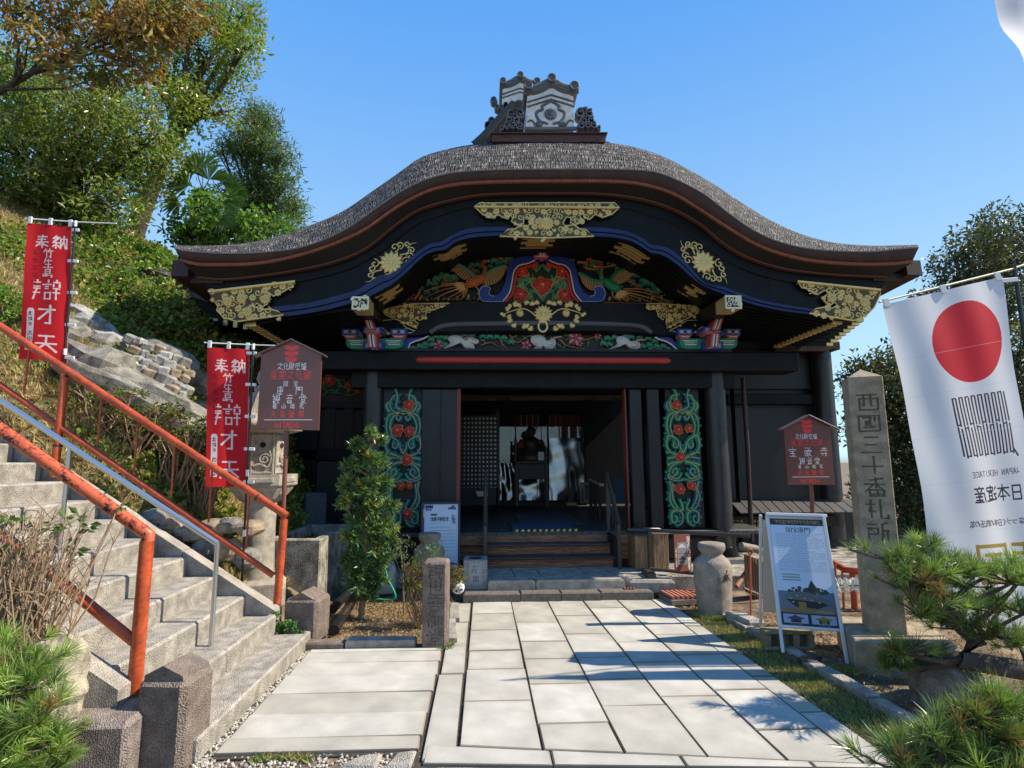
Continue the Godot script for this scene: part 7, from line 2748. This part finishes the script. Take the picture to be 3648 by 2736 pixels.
func blob_cloud(blobs: Array, per: float, size: float, cols: Array, xs: Array, cs: Array, shell := .45, seed := 1):
	# leaf clumps through each ball, thinned by a noise so that the outline is ragged and gaps stay open
	var n := FastNoiseLite.new()
	n.seed = seed
	n.frequency = 1.3
	n.fractal_octaves = 2
	for b in blobs:
		var o: Vector3 = b[0]
		var r: float = b[1]
		var k := int(per * r * r)
		for i in k:
			var d := Vector3(rng.randfn(), rng.randfn(), rng.randfn()).normalized()
			var p: Vector3 = o + d * r * lerpf(shell, 1.12, pow(rng.randf(), .7)) * Vector3(1, .9, 1)
			if n.get_noise_3dv(p * (1.0 / maxf(r, .4)) * 1.6) + .22 * rng.randf() < -.08:
				continue
			xs.append(Transform3D(turned() * Basis().scaled(Vector3.ONE * size * rng.randf_range(.7, 1.3)), p))
			cs.append(tint(b[2] if b.size() > 2 else cols))
func balls(s: String, z: float, dz := .6) -> Array:      # surveyed crown lobes: x, y, radius in the small copy of the photograph (2212 wide)
	var out := []
	for w in s.split(" "):
		var c := w.split(",")
		var zz := z + rng.randf_range(-dz, dz) + (float(c[3]) if c.size() > 3 else 0.0)
		out.append([at(float(c[0]) * 1.6492, float(c[1]) * 1.6492, zz), float(c[2]) * 1.6492 / LENS * absf(zz)])
	return out
func tree(called: String, label: String, base: Vector3, blobs: Array, mesh: Mesh, m_: Material, per: float, size: float, cols: Array, r0: float, bark: Material, group := "", shell := .45) -> Node3D:
	var t := thing(called, label, "tree", base, group)
	var mid := Vector3.ZERO
	for b in blobs:
		mid += b[0] / blobs.size()
	var m := M.new(true)
	var fork := base.lerp(mid, .72)
	m.tube([base - Vector3(0, .3, 0), base.lerp(fork, .3) + Vector3(.06, 0, .05), base.lerp(fork, .65) - Vector3(.05, 0, .04), fork], r0, r0 * .6, 9)
	var trunk := part("trunk", m, bark, t)
	m = M.new(true)
	for b in blobs:
		var s := base.lerp(fork, rng.randf_range(.75, 1.0))
		var e: Vector3 = b[0]
		var k := s.lerp(e, .5) + Vector3(rng.randf_range(-.15, .15), -.1 * b[1], rng.randf_range(-.15, .15))
		m.tube([s, k, e], r0 * .42, r0 * .1, 6)
		for i in 5:
			var d := Vector3(rng.randfn(), rng.randfn() * .7 + .2, rng.randfn()).normalized()
			m.tube([k.lerp(e, .4 + .12 * i), e + d * b[1] * .55, e + d * b[1] * .95 + Vector3(0, .04, 0)], r0 * .13, r0 * .03, 4, false)
	part("limbs", m, bark, t)
	var xs := []
	var cs := []
	blob_cloud(blobs, per, size, cols, xs, cs, shell, int(r0 * 1000) + blobs.size())
	scatter("crown", mesh, m_, xs, cs, t)
	return t

func trees():
	var bark := mat("tree_bark", lin(.10, .075, .055), .95, "stain", 1.5, .8)
	var leaf := leafy("evergreen_leaf", lin(.75, 1.0, .35), .3)
	leaf.metallic_specular = .45
	var dull := leafy("dull_leaf", lin(.5, .6, .25), .4)
	var broad := leaf_cluster(9, .13, .05, .11, 5)
	var small := leaf_cluster(12, .09, .034, .12, 6)
	var spray := leaf_cluster(16, .13, .022, .10, 7, .3)
	var green := [Color(.23, .31, .08), Color(.29, .35, .10), Color(.18, .26, .08), Color(.36, .38, .14), Color(.28, .26, .12)]
	var lush := [Color(.27, .34, .06), Color(.34, .37, .07), Color(.21, .29, .06), Color(.44, .37, .08)]
	var dark := [Color(.07, .09, .035), Color(.10, .11, .04), Color(.055, .07, .03), Color(.16, .14, .05)]
	var autumn := [Color(.42, .27, .08), Color(.36, .28, .09), Color(.34, .18, .06), Color(.26, .25, .08), Color(.22, .25, .07)]
	# left bank
	tree("evergreen_tree", "big glossy evergreen tree filling the upper left above the hillside", Vector3(-7.6, hill(-7.6, -10.0), -10.0), balls("30,330,100 0,130,80 -10,230,90 90,250,95 110,370,110 200,300,95 200,400,95 270,290,85 290,370,75 320,310,60 345,360,45 60,440,80 150,450,70 240,450,60 30,200,90 180,210,80 260,210,60 0,400,90", -9.6), small, leaf, 430, 1.1, green, .2, bark, "", .72)
	tree("broadleaf_tree", "tall bright green tree with open branches against the sky, upper left", Vector3(-8.2, hill(-8.2, -12.5), -12.5), balls("330,40,90 420,20,85 500,50,60 530,100,38 505,155,50 450,110,75 380,130,70 400,210,45 460,215,45 490,240,30 420,260,32 355,200,60 540,30,30 380,300,22", -12.2), small, leaf, 300, 1.3, lush, .22, bark, "", .55)
	tree("autumn_tree", "orange brown autumn tree hanging into the top left corner", Vector3(-9.5, hill(-9.5, -8.6), -8.6), balls("90,20,60 20,0,60 170,40,66 60,90,45 240,100,60 150,120,48 290,140,40 220,165,34 340,30,66 310,80,55 400,10,50 380,60,40 250,20,60", -8.0, .4), broad, leafy("autumn_leaf", lin(.9, .7, .3), .5), 380, 1.0, autumn, .06, bark, "", .6)
	tree("conifer_tree", "dark green conifer standing against the sky left of the gate roof", Vector3(-6.3, 4.5, -14.5), balls("548,238,30 575,262,30 530,282,32 560,310,42 520,335,30 600,330,36 575,370,44 540,400,46 615,400,36 600,445,46 640,455,26 560,455,48 495,300,18 480,330,18 630,500,36 500,420,36", -14.2, .4), spray, leafy("conifer_leaf", lin(.7, .9, .35), .45), 400, 1.3, [Color(.12, .20, .07), Color(.15, .22, .08), Color(.20, .24, .10)], .16, bark, "", .4)
	# vine covered palm
	var t := thing("fan_palm", "fan palm with stiff leaf fans rising from a mass of vines left of the roof", "palm", Vector3(-5.9, 4.0, -10.2))
	var m := M.new(true)
	m.tube([Vector3(-5.9, 4.0, -10.2), at(720, 690, -10.2)], .12, .1, 8)
	part("trunk", m, bark, t)
	for f in [[700, 610, -.5, 1.0], [745, 640, .3, 1.0], [672, 660, -1.1, .9], [790, 655, .8, .9], [640, 720, -1.9, .8], [800, 720, 1.5, .9], [722, 600, .0, 1.1], [830, 690, 1.2, .8], [790, 770, 2.3, .8]]:
		m = M.new()
		var o := at(f[0], f[1], -10.0 + rng.randf_range(-.3, .3))
		var r: float = .42 * f[3]
		var ctr := at(722, 680, -10.2)
		for k in 22:
			var a: float = f[2] + (k - 10.5) * .125
			var d := Vector3(sin(a), cos(a), rng.randf_range(-.1, .3)).normalized()
			var sd := d.cross(Vector3.BACK).normalized() * .018
			m.c = Color(.12, .19, .05) * rng.randf_range(.7, 1.2)
			m.tri(o - sd * .4, o + d * r * .6 + sd, o + d * r * rng.randf_range(.9, 1.1) + Vector3(0, -.06, 0))
			m.tri(o - sd * .4, o + d * r * 1.0 + Vector3(0, -.06, 0), o + d * r * .6 - sd)
		m.tube([ctr, o], .012, .008, 4)
		part("leaf_fan", m, leaf, t)
	var xs := []
	var cs := []
	blob_cloud(balls("460,470,55 430,500,50 490,510,55 400,520,36 540,500,45 440,450,32 600,500,30", -10.3, .3), 420, 1.1, [Color(.18, .30, .07), Color(.24, .34, .09), Color(.14, .24, .055)], xs, cs, .5, 3)
	scatter("vine_mass", leaf_cluster(8, .10, .085, .1, 8), leaf, xs, cs, t)
	# dark trees beyond the court on the right
	tree("dark_tree", "tall dark tree beyond the white flag on the right", Vector3(10.5, 0, -14.0), balls("2060,590,62 2110,530,56 2160,500,58 2200,560,70 2140,620,70 2060,650,40 2090,700,50 2190,680,80 2000,650,26", -13.6, .5), small, dull, 330, 1.5, dark, .2, bark, "", .35)
	tree("dark_tree", "lower dark tree beyond the stone pillar on the right", Vector3(8.2, 0, -13.0), balls("1960,745,34 1920,785,42 1870,810,44 1835,830,26 1900,850,60 1960,830,56 1960,910,70 1890,930,60 1990,980,80 2010,790,60 1960,1050,80 2000,1120,90 1900,1080,60 2080,800,90 2090,950,100 2080,1100,110", -12.6, .6), small, dull, 330, 1.5, dark, .2, bark, "", .35)
	tree("dark_tree", "dark tree at the right edge behind the white flag's pole", Vector3(11.5, 0, -11.0), balls("2200,860,90 2190,1000,100 2200,760,70 2140,880,90", -11.0, .5), small, dull, 300, 1.5, dark, .2, bark, "", .35)

func bushes():
	var leaf: Material = mats.evergreen_leaf
	var wood := mat("twig_brown", lin(.30, .20, .12), .9)
	# ground cover on the hillside: ivy and leaves over dry grass
	var xs := []
	var cs := []
	var gx := []
	var gc := []
	for i in 30000:
		var x := lerpf(-2.2, -11.0, pow(rng.randf(), 1.2))
		var z := lerpf(-5.45, -12.5, pow(rng.randf(), 1.2))
		var n := sin(x * 1.9 + z * .7) + sin(z * 2.3 - x) + rng.randf_range(-1.2, 1.2)
		var p := Vector3(x, hill(x, z), z)
		var ivy := -z > 7.2 + .25 * sin(x * 3.0) and x > -7.0
		if (ivy and rng.randf() < .8) or n > 1.7:
			xs.append(Transform3D(turned() * Basis().scaled(Vector3.ONE * rng.randf_range(.6, 1.2)), p + Vector3(0, rng.randf() * .14, 0)))
			cs.append(tint([Color(.26, .34, .08), Color(.18, .28, .06), Color(.36, .37, .10), Color(.32, .26, .11)]))
		else:
			gx.append(Transform3D(Basis(Vector3.UP, rng.randf() * TAU) * Basis(Vector3.RIGHT, rng.randf_range(-.7, .7)) * Basis().scaled(Vector3(1, rng.randf_range(.5, 1.2), 1)), p))
			gc.append(tint([Color(.55, .43, .21), Color(.46, .38, .17), Color(.40, .28, .14), Color(.30, .32, .10)]))
	scatter("ivy", leaf_cluster(8, .07, .06, .08, 12), leaf, xs, cs, self)
	scatter("dry_grass", needle_tuft(14, .13, .004, .9, 14), leafy("straw", lin(.3, .25, .1), .8), gx, gc, self)
	# shaggy mounds of creeper on the slope
	var spots := "205,560 235,600 275,600 310,640 260,650 340,680 300,700 370,720 220,640 400,760 350,640 240,560"
	var w := 0
	for b in spots.split(" "):
		var c := b.split(",")
		var o := hit(float(c[0]) * 1.6492, float(c[1]) * 1.6492)
		var th := thing("creeper_mound", ["uppermost creeper mound beside the upper banner's pole", "creeper mound just right of the upper banner", "creeper mound in the middle of the slope below the hill crest", "creeper mound left of the hall eave's tip", "creeper mound above the pale broken rock", "creeper mound under the hall's turned up eave corner", "creeper mound right above the fitted stone wall", "creeper mound between stone wall and hall eave", "creeper mound behind the upper banner's lower half", "lowest creeper mound beside the gate's left eave", "creeper mound directly below the hall roof's left tip", "creeper mound on the hill crest right of the upper banner's top"][w], "creeper", o, "creeper mounds on the slope")
		xs = []
		cs = []
		var r := rng.randf_range(.22, .42)
		blob_cloud([[o + Vector3(0, r * .3, 0), r], [o + Vector3(.3, 0, .1), r * .7], [o + Vector3(-.25, .1, .05), r * .6]], 900, 1.0, [Color(.26, .34, .08), Color(.18, .28, .06), Color(.38, .36, .12), Color(.32, .24, .11), Color(.22, .32, .07)], xs, cs, .3, 50 + w)
		scatter("foliage", leaf_cluster(8, .075, .06, .06, 60 + w % 3), leaf, xs, cs, th)
		w += 1
	# ridge shrubs against the sky
	var i := 0
	for b in ["215,520,45 255,540,42 300,560,36 340,575,30", "200,480,40 170,470,36", "370,570,22 350,590,26 390,600,20"]:
		var bl := balls(b, -9.6, .3)
		var t := thing("vine_shrub", ["bright green vine covered shrub on the hill crest above the hall eave", "leafy shrub behind the upper red banner's top", "small shrub between hill crest and gate roof's left tip"][i], "shrub", bl[0][0] - Vector3(0, bl[0][1], 0))
		xs = []
		cs = []
		blob_cloud(bl, 520, 1.0, [Color(.22, .34, .07), Color(.17, .27, .06), Color(.30, .36, .09)], xs, cs, .3, 20 + i)
		scatter("foliage", leaf_cluster(8, .10, .075, .1, 15), leaf, xs, cs, t)
		i += 1
	# bright low plants by the left edge
	i = 0
	for b in ["40,790,36 90,800,36 10,800,34 130,815,24", "20,640,26 40,680,28 15,700,26"]:
		var bl := balls(b, -6.1, .1)
		var t := thing("leafy_clump", ["clump of bright green leaves behind the upper banner's foot", "green leafy weeds at the left edge above the handrail"][i], "plant", bl[0][0] - Vector3(0, bl[0][1], 0))
		xs = []
		cs = []
		blob_cloud(bl, 2600, .7, [Color(.20, .32, .05), Color(.15, .25, .05), Color(.26, .35, .08)], xs, cs, .2, 30 + i)
		scatter("foliage", leaf_cluster(9, .07, .04, .05, 16, .4), leafy("fresh_leaf", lin(.75, 1.0, .35), .45), xs, cs, t)
		i += 1
	# pruned azaleas behind the far rail: a tangle of pale twigs with leaf rosettes on top
	i = 0
	for b in [[210, 905, .45, .34], [300, 940, .42, .33], [380, 970, .40, .36], [445, 1000, .30, .3], [120, 870, .45, .34], [40, 830, .45, .34]]:
		var o := at(b[0] * 1.6492, b[1] * 1.6492, -5.85 - .05 * i)
		var gy := hill(o.x, o.z)
		var t := thing("azalea_bush", ["pruned azalea with bare twigs behind the upper banner's post", "pruned azalea in the middle of the row behind the far handrail", "pruned azalea with tangled pale branches left of the lower banner", "azalea partly behind the lower red banner", "pruned azalea below the upper red banner", "pruned azalea at the left edge behind the rail"][i], "shrub", Vector3(o.x, gy, o.z))
		var m := M.new()
		var tips := []
		for k in 26:
			var a := rng.randf() * TAU
			var e := o + Vector3(cos(a) * b[2] * sqrt(rng.randf()), rng.randf_range(.0, b[3] * .9), sin(a) * .3 * rng.randf())
			var s := Vector3(o.x + rng.randf_range(-.12, .12), gy - .05, o.z + rng.randf_range(-.05, .05))
			var q := s.lerp(e, .55) + Vector3(rng.randf_range(-.12, .12), rng.randf_range(-.05, .1), rng.randf_range(-.08, .08))
			m.tube([s, s.lerp(q, .5) + Vector3(rng.randf_range(-.05, .05), 0, .02), q, e], .011, .005, 5, false)
			for j in 6:
				var d := e + Vector3(rng.randfn() * .08, absf(rng.randfn()) * .05, rng.randfn() * .06)
				m.tube([q.lerp(e, rng.randf_range(.3, 1)), q.lerp(d, .7) + Vector3(0, .02, 0), d], .004, .002, 3, false)
				tips.append(d)
		part("branches", m, wood, t)
		xs = []
		cs = []
		for p in tips:
			if rng.randf() < .72:
				xs.append(Transform3D(Basis(Vector3.UP, rng.randf() * TAU) * Basis().scaled(Vector3.ONE * rng.randf_range(.7, 1.3)), p))
				cs.append(tint([Color(.16, .20, .05), Color(.22, .25, .06), Color(.11, .14, .04), Color(.25, .19, .07)]))
		scatter("leaf_rosettes", leaf_cluster(8, .05, .02, .015, 18, .5), mats.fresh_leaf, xs, cs, t)
		i += 1
	# bare shrub in the left foreground: many fine brown stems, few leaves
	var t := thing("bare_shrub", "bare brown twiggy shrub with a few green leaves, left foreground by the near rail", "shrub", Vector3(-2.56, .5, -3.2))
	var m := M.new()
	xs = []
	cs = []
	for k in 330:
		var s := Vector3(-2.56 + rng.randf_range(-.34, .24), .5 + rng.randf_range(-.05, .05), -3.2 + rng.randf_range(-.08, .08))
		var a := rng.randf_range(-.8, .8)
		var h := rng.randf_range(.42, .85)
		var e := s + Vector3(sin(a) * h * .55, h, rng.randf_range(-.15, .2))
		var q := s.lerp(e, .5) + Vector3(rng.randf_range(-.05, .05), 0, rng.randf_range(-.05, .05))
		m.tube([s, q, e], .006, .0026, 4, false)
		for j in 5:
			var o := s.lerp(q, rng.randf()) if j < 2 else q.lerp(e, rng.randf())
			var d := o + Vector3(rng.randf_range(-.13, .13), rng.randf_range(.02, .14), rng.randf_range(-.1, .1))
			m.tube([o, o.lerp(d, .5) + Vector3(rng.randf_range(-.015, .015), .015, 0), d], .0028, .0012, 3, false)
			if rng.randf() < .2 and d.y > 1.1:
				xs.append(Transform3D(turned() * Basis().scaled(Vector3.ONE * rng.randf_range(.6, 1.2)), d))
				cs.append(tint([Color(.13, .2, .06), Color(.18, .24, .08)]))
	part("stems", m, mat("bare_twig", lin(.34, .235, .15), .85), t)
	scatter("leaves", leaf_cluster(4, .06, .03, .015, 22, .2), mats.fresh_leaf, xs, cs, t)
	# cloud pruned evergreen in the planting bed
	t = thing("cloud_pruned_tree", "slender cloud pruned evergreen with tiered tufts in the planting bed", "tree", Vector3(-1.32, 0, -6.15))
	m = M.new(true)
	m.tube([Vector3(-1.32, -.05, -6.15), Vector3(-1.3, .4, -6.15), Vector3(-1.31, .8, -6.15), Vector3(-1.29, 1.3, -6.15)], .035, .014, 8)
	var tiers := "800,935,16 770,960,20 825,950,12 785,985,38 810,1000,36 760,1010,26 755,1050,34 800,1060,44 830,1045,24 745,1085,22 800,1105,40 845,1095,20 825,1140,44 775,1130,40 760,1165,34 810,1175,42 845,1165,24 775,1210,42 820,1215,36 755,1215,20 800,1245,40 770,1255,36 815,1260,30 795,1285,28"
	var bl := balls(tiers, -6.15, .06)
	for b in bl:
		var s := Vector3(-1.3, b[0].y - .08, -6.15)
		m.tube([s, b[0]], .012, .005, 5, false)
	part("trunk", m, wood, t)
	xs = []
	cs = []
	for b in bl:
		b[1] *= .82
		for k in int(14 + 1300 * b[1] * b[1]):
			var d := Vector3(rng.randfn(), rng.randfn() * .8 + .3, rng.randfn()).normalized()
			xs.append(Transform3D(Basis(Quaternion(Vector3.UP, d)) * Basis().scaled(Vector3.ONE * rng.randf_range(.75, 1.1)), b[0] + d * b[1] * rng.randf_range(.25, .9)))
			cs.append(tint([Color(.14, .23, .08), Color(.19, .30, .10), Color(.09, .16, .06)] if rng.randf() > .06 else [Color(.4, .36, .08)]))
	scatter("needle_leaves", needle_tuft(20, .088, .0056, 1.1, 31), leafy("podocarp", lin(.16, .24, .06), .25), xs, cs, t)
	# shrub and nandina by the marker
	t = thing("box_shrub", "clipped yellow green shrub round the carved marker post", "shrub", Vector3(-.6, 0, -5.85))
	m = M.new()
	for k in 60:
		var s := Vector3(-.62 + rng.randf_range(-.12, .2), 0, -5.85 + rng.randf_range(-.1, .1))
		m.tube([s, s + Vector3(rng.randf_range(-.1, .1), .2, 0), s + Vector3(rng.randf_range(-.2, .25), rng.randf_range(.35, .5), rng.randf_range(-.15, .15))], .005, .002, 3, false)
	part("stems", m, wood, t)
	xs = []
	cs = []
	blob_cloud(balls("900,1235,26 940,1225,26 985,1235,16 985,1255,18 885,1265,18 925,1260,26 1000,1250,10 890,1300,12", -5.75, .05), 4600, .5, [Color(.20, .19, .05), Color(.14, .14, .045), Color(.27, .23, .07), Color(.28, .15, .09)], xs, cs, .2, 40)
	scatter("foliage", leaf_cluster(8, .05, .024, .04, 19, .3), mats.fresh_leaf, xs, cs, t)
	t = thing("nandina", "nandina with fine grey green leaflets left of the pale stone jar", "shrub", Vector3(-.85, 0, -6.0))
	m = M.new()
	xs = []
	cs = []
	for q in [[850, 1195], [875, 1205], [890, 1225], [910, 1190], [870, 1245], [885, 1260], [935, 1200], [945, 1185], [900, 1215], [865, 1180]]:
		var e := at(q[0] * 1.6492, q[1] * 1.6492, -6.05)
		m.tube([Vector3(-.85, 0, -6.0), Vector3(-.87, e.y * .6, -6.0), e], .006, .002, 4, false)
		for k in 9:
			xs.append(Transform3D(turned() * Basis().scaled(Vector3.ONE * rng.randf_range(.7, 1.1)), e + Vector3(rng.randfn() * .04, rng.randfn() * .035, rng.randfn() * .03)))
			cs.append(tint([Color(.16, .22, .12), Color(.22, .27, .16)]))
	part("stems", m, wood, t)
	scatter("leaflets", leaf_cluster(5, .055, .016, .02, 23, .3), mats.fresh_leaf, xs, cs, t)

func pine(called_label: String, base: Vector3, tufts: Array, cols: Array, per: int, len: float, trunk: Array) -> void:
	var t := thing("pine_tree", called_label, "pine", base)
	var bark := mat("pine_bark", lin(.15, .11, .085), .95, "stain", 2.5, 1.0)
	var m := M.new(true)
	m.tube(trunk, .075, .04, 9)
	part("trunk", m, bark, t)
	m = M.new()
	var xs := []
	var cs := []
	for b in tufts:
		var o: Vector3 = b[0]
		var near: Vector3 = trunk[trunk.size() - 1]
		for i in range(trunk.size() - 1):
			for f in 6:
				var p: Vector3 = trunk[i].lerp(trunk[i + 1], f / 6.0)
				if p.y > .15 and p.distance_to(o) < near.distance_to(o):
					near = p
		m.tube([near, near.lerp(o, .4) + Vector3(rng.randf_range(-.04, .04), -.04, .02), near.lerp(o, .75) + Vector3(rng.randf_range(-.03, .03), -.05, 0), o + Vector3(0, -b[1] * .5, 0)], .02, .009, 6, false)
		for k in per:
			var sway := Vector3(rng.randfn(), rng.randf_range(-.7, .5), rng.randfn())
			var p: Vector3 = o + sway * b[1] * .95
			var d := (sway * Vector3(.5, .1, .5) + Vector3(0, rng.randf_range(.5, 1.1), .15)).normalized()
			m.tube([o + Vector3(0, -b[1] * .5, 0), o.lerp(p, .6) - Vector3(0, .02, 0), p], .007, .004, 4, false)
			xs.append(Transform3D(Basis(Quaternion(Vector3.UP, d)) * Basis().scaled(Vector3.ONE * rng.randf_range(.5, 1.15)), p))
			cs.append(tint(cols, .35) if rng.randf() > .07 else Color(.34, .22, .09))
	part("branches", m, bark, t)
	scatter("needles", needle_tuft(64, len, .0019, 1.25, 33), leafy("pine_needle", lin(.5, .6, .2), .3), xs, cs, t)

func pines():
	var bright := [Color(.20, .30, .08), Color(.30, .40, .11), Color(.13, .20, .06), Color(.24, .32, .12)]
	pine("bushy green pine with long needles filling the near right edge", Vector3(3.55, 0, -3.6),
		balls("1925,1200,26 1960,1225,26 1990,1180,26 1950,1260,24 2000,1235,26 2040,1215,26 2080,1250,30 2130,1230,30 2180,1245,32 2210,1225,30 2060,1290,30 2110,1300,32 2160,1300,34 2205,1310,34 1985,1310,22 2090,1345,26 2150,1360,28 2200,1380,28 1955,1395,24 1990,1410,22 1930,1425,20 2000,1290,24 2030,1330,22 1975,1275,22", -3.75, .2), bright, 13, .13,
		[Vector3(4.2, -.05, -3.5), Vector3(3.9, .16, -3.5), Vector3(3.6, .24, -3.55), at(3420, 2350, -3.65), at(3480, 2290, -3.75), at(3400, 2210, -3.75), at(3330, 2120, -3.75), at(3240, 2050, -3.75)])
	pine("low dark green pine tufts along the bottom right corner", Vector3(3.6, 0, -2.7), balls("1945,1645,26 1990,1625,30 2040,1640,34 2030,1590,28 2085,1600,30 2130,1640,34 2180,1600,34 2205,1650,34 2150,1570,26 2090,1550,24 2200,1530,26 1960,1660,28 2080,1655,30 2180,1650,34 2140,1520,20", -2.6, .1), bright, 13, .13,
		[Vector3(3.7, -.05, -2.4), Vector3(3.2, .12, -2.45), Vector3(2.7, .16, -2.55), Vector3(2.3, .16, -2.6), Vector3(2.1, .1, -2.65)])
	pine("bright green pine tufts in the near left corner beside the stone block", Vector3(-2.7, .25, -2.9),
		balls("15,1400,30 50,1420,30 20,1460,32 70,1470,28 30,1520,32 85,1530,28 15,1590,34 60,1600,34 105,1600,28 40,1650,34 95,1645,32 0,1640,34 -30,1500,36", -2.85, .12), [Color(.24, .36, .08), Color(.34, .46, .12), Color(.15, .25, .06)], 12, .13,
		[Vector3(-2.9, .1, -2.8), Vector3(-2.75, .35, -2.85), at(-30, 2450, -2.85), at(20, 2380, -2.85)])

func small_plants():
	# turf strip along the path, bed litter, weeds
	var xs := []
	var cs := []
	for i in 7000:
		var z := lerpf(-5.98, -2.8, rng.randf())
		var x := lerpf(2.07 + (z + 6.0) * .035, 2.47 + (z + 6.0) * .04, rng.randf())
		xs.append(Transform3D(Basis(Vector3.UP, rng.randf() * TAU) * Basis().scaled(Vector3(1, rng.randf_range(.5, 1.1), 1)), Vector3(x, -.03, z)))
		cs.append(tint([Color(.26, .27, .07), Color(.34, .31, .12), Color(.18, .22, .05), Color(.42, .36, .17)]))
	for i in 500:
		var a := rng.randf() * TAU
		xs.append(Transform3D(Basis(Vector3.UP, a) * Basis().scaled(Vector3(1, rng.randf_range(1.0, 2.2), 1)), Vector3(2.38 + cos(a) * .24, -.03, -6.02 + absf(sin(a)) * .22)))
		cs.append(tint([Color(.20, .27, .06), Color(.28, .3, .1)]))
	scatter("turf", needle_tuft(9, .05, .0022, .8, 41), leafy("turf_blade", lin(.3, .3, .08), .7), xs, cs, self)
	xs = []
	cs = []
	for i in 5200:
		var p := Vector3(rng.randf_range(-1.62, -.42), -.028, rng.randf_range(-7.0, -5.28))
		if i > 2200:
			p = Vector3(rng.randf_range(2.5, 4.4), -.028, rng.randf_range(-6.3, -2.8))
		if i > 4400:
			p = Vector3(rng.randf_range(1.9, 2.5), -.028, rng.randf_range(-6.5, -6.0))
		xs.append(Transform3D(Basis.from_euler(Vector3(rng.randf_range(-.5, .5), rng.randf() * TAU, rng.randf_range(-.5, .5))) * Basis().scaled(Vector3.ONE * rng.randf_range(.5, 1.2)), p))
		cs.append(tint([Color(.42, .30, .16), Color(.34, .22, .11), Color(.5, .38, .22), Color(.25, .15, .08)]))
	scatter("leaf_litter", leaf_cluster(4, .035, .012, .02, 44), leafy("litter", lin(.2, .14, .06), .9), xs, cs, self)
	# weeds at the foot of the far bollard and along edges
	xs = []
	cs = []
	for q in [[1000, 2240, 26], [1035, 2225, 18], [975, 2200, 14], [1060, 2255, 10]]:
		for k in q[2]:
			var p := at(q[0] + rng.randfn() * 10, q[1] + rng.randfn() * 8, -5.2)
			xs.append(Transform3D(turned() * Basis().scaled(Vector3.ONE * rng.randf_range(.6, 1.1)), p))
			cs.append(tint([Color(.14, .30, .10), Color(.10, .22, .08)]))
	var t := thing("creeping_weed", "small round leaved green weed at the foot of the smaller bollard", "plant", Vector3(-1.6, .1, -5.2))
	scatter("leaves", leaf_cluster(3, .035, .034, .012, 45), mats.fresh_leaf, xs, cs, t)
	xs = []
	cs = []
	for i in 260:
		var p: Vector3 = [Vector3(rng.randf_range(-1.3, -.95), -.02, -3.37 + rng.randf_range(-.02, .03)), Vector3(rng.randf_range(-.42, -.3), .0, -5.2 + rng.randf_range(-.1, .15)), Vector3(rng.randf_range(-.35, .1), -.0, -6.82), on(rng.randf_range(2890, 3080), rng.randf_range(2370, 2400))][i % 4]
		xs.append(Transform3D(Basis(Vector3.UP, rng.randf() * TAU) * Basis().scaled(Vector3.ONE * rng.randf_range(.6, 1.6)), p))
		cs.append(tint([Color(.22, .26, .07), Color(.38, .30, .13), Color(.15, .22, .06)]))
	for i in 420:
		var k := rng.randi() % 5
		var z := -6.4 + 3.1 * pow(rng.randf(), .8)
		if sin(z * 5.0 + k * 2.1) < .1:
			continue
		xs.append(Transform3D(Basis(Vector3.UP, rng.randf() * TAU) * Basis().scaled(Vector3.ONE * rng.randf_range(.2, .45)), Vector3(lerpf([-.17, .27, .69, 1.10, 1.50][k], [-.16, .31, .76, 1.20, 1.61][k], (z + 6.6) / 3.3), -.012, z)))
		cs.append(tint([Color(.30, .24, .12), Color(.24, .24, .09), Color(.2, .15, .09)]))
	scatter("edge_weeds", needle_tuft(8, .05, .0022, 1.0, 46), mats.turf_blade, xs, cs, self)
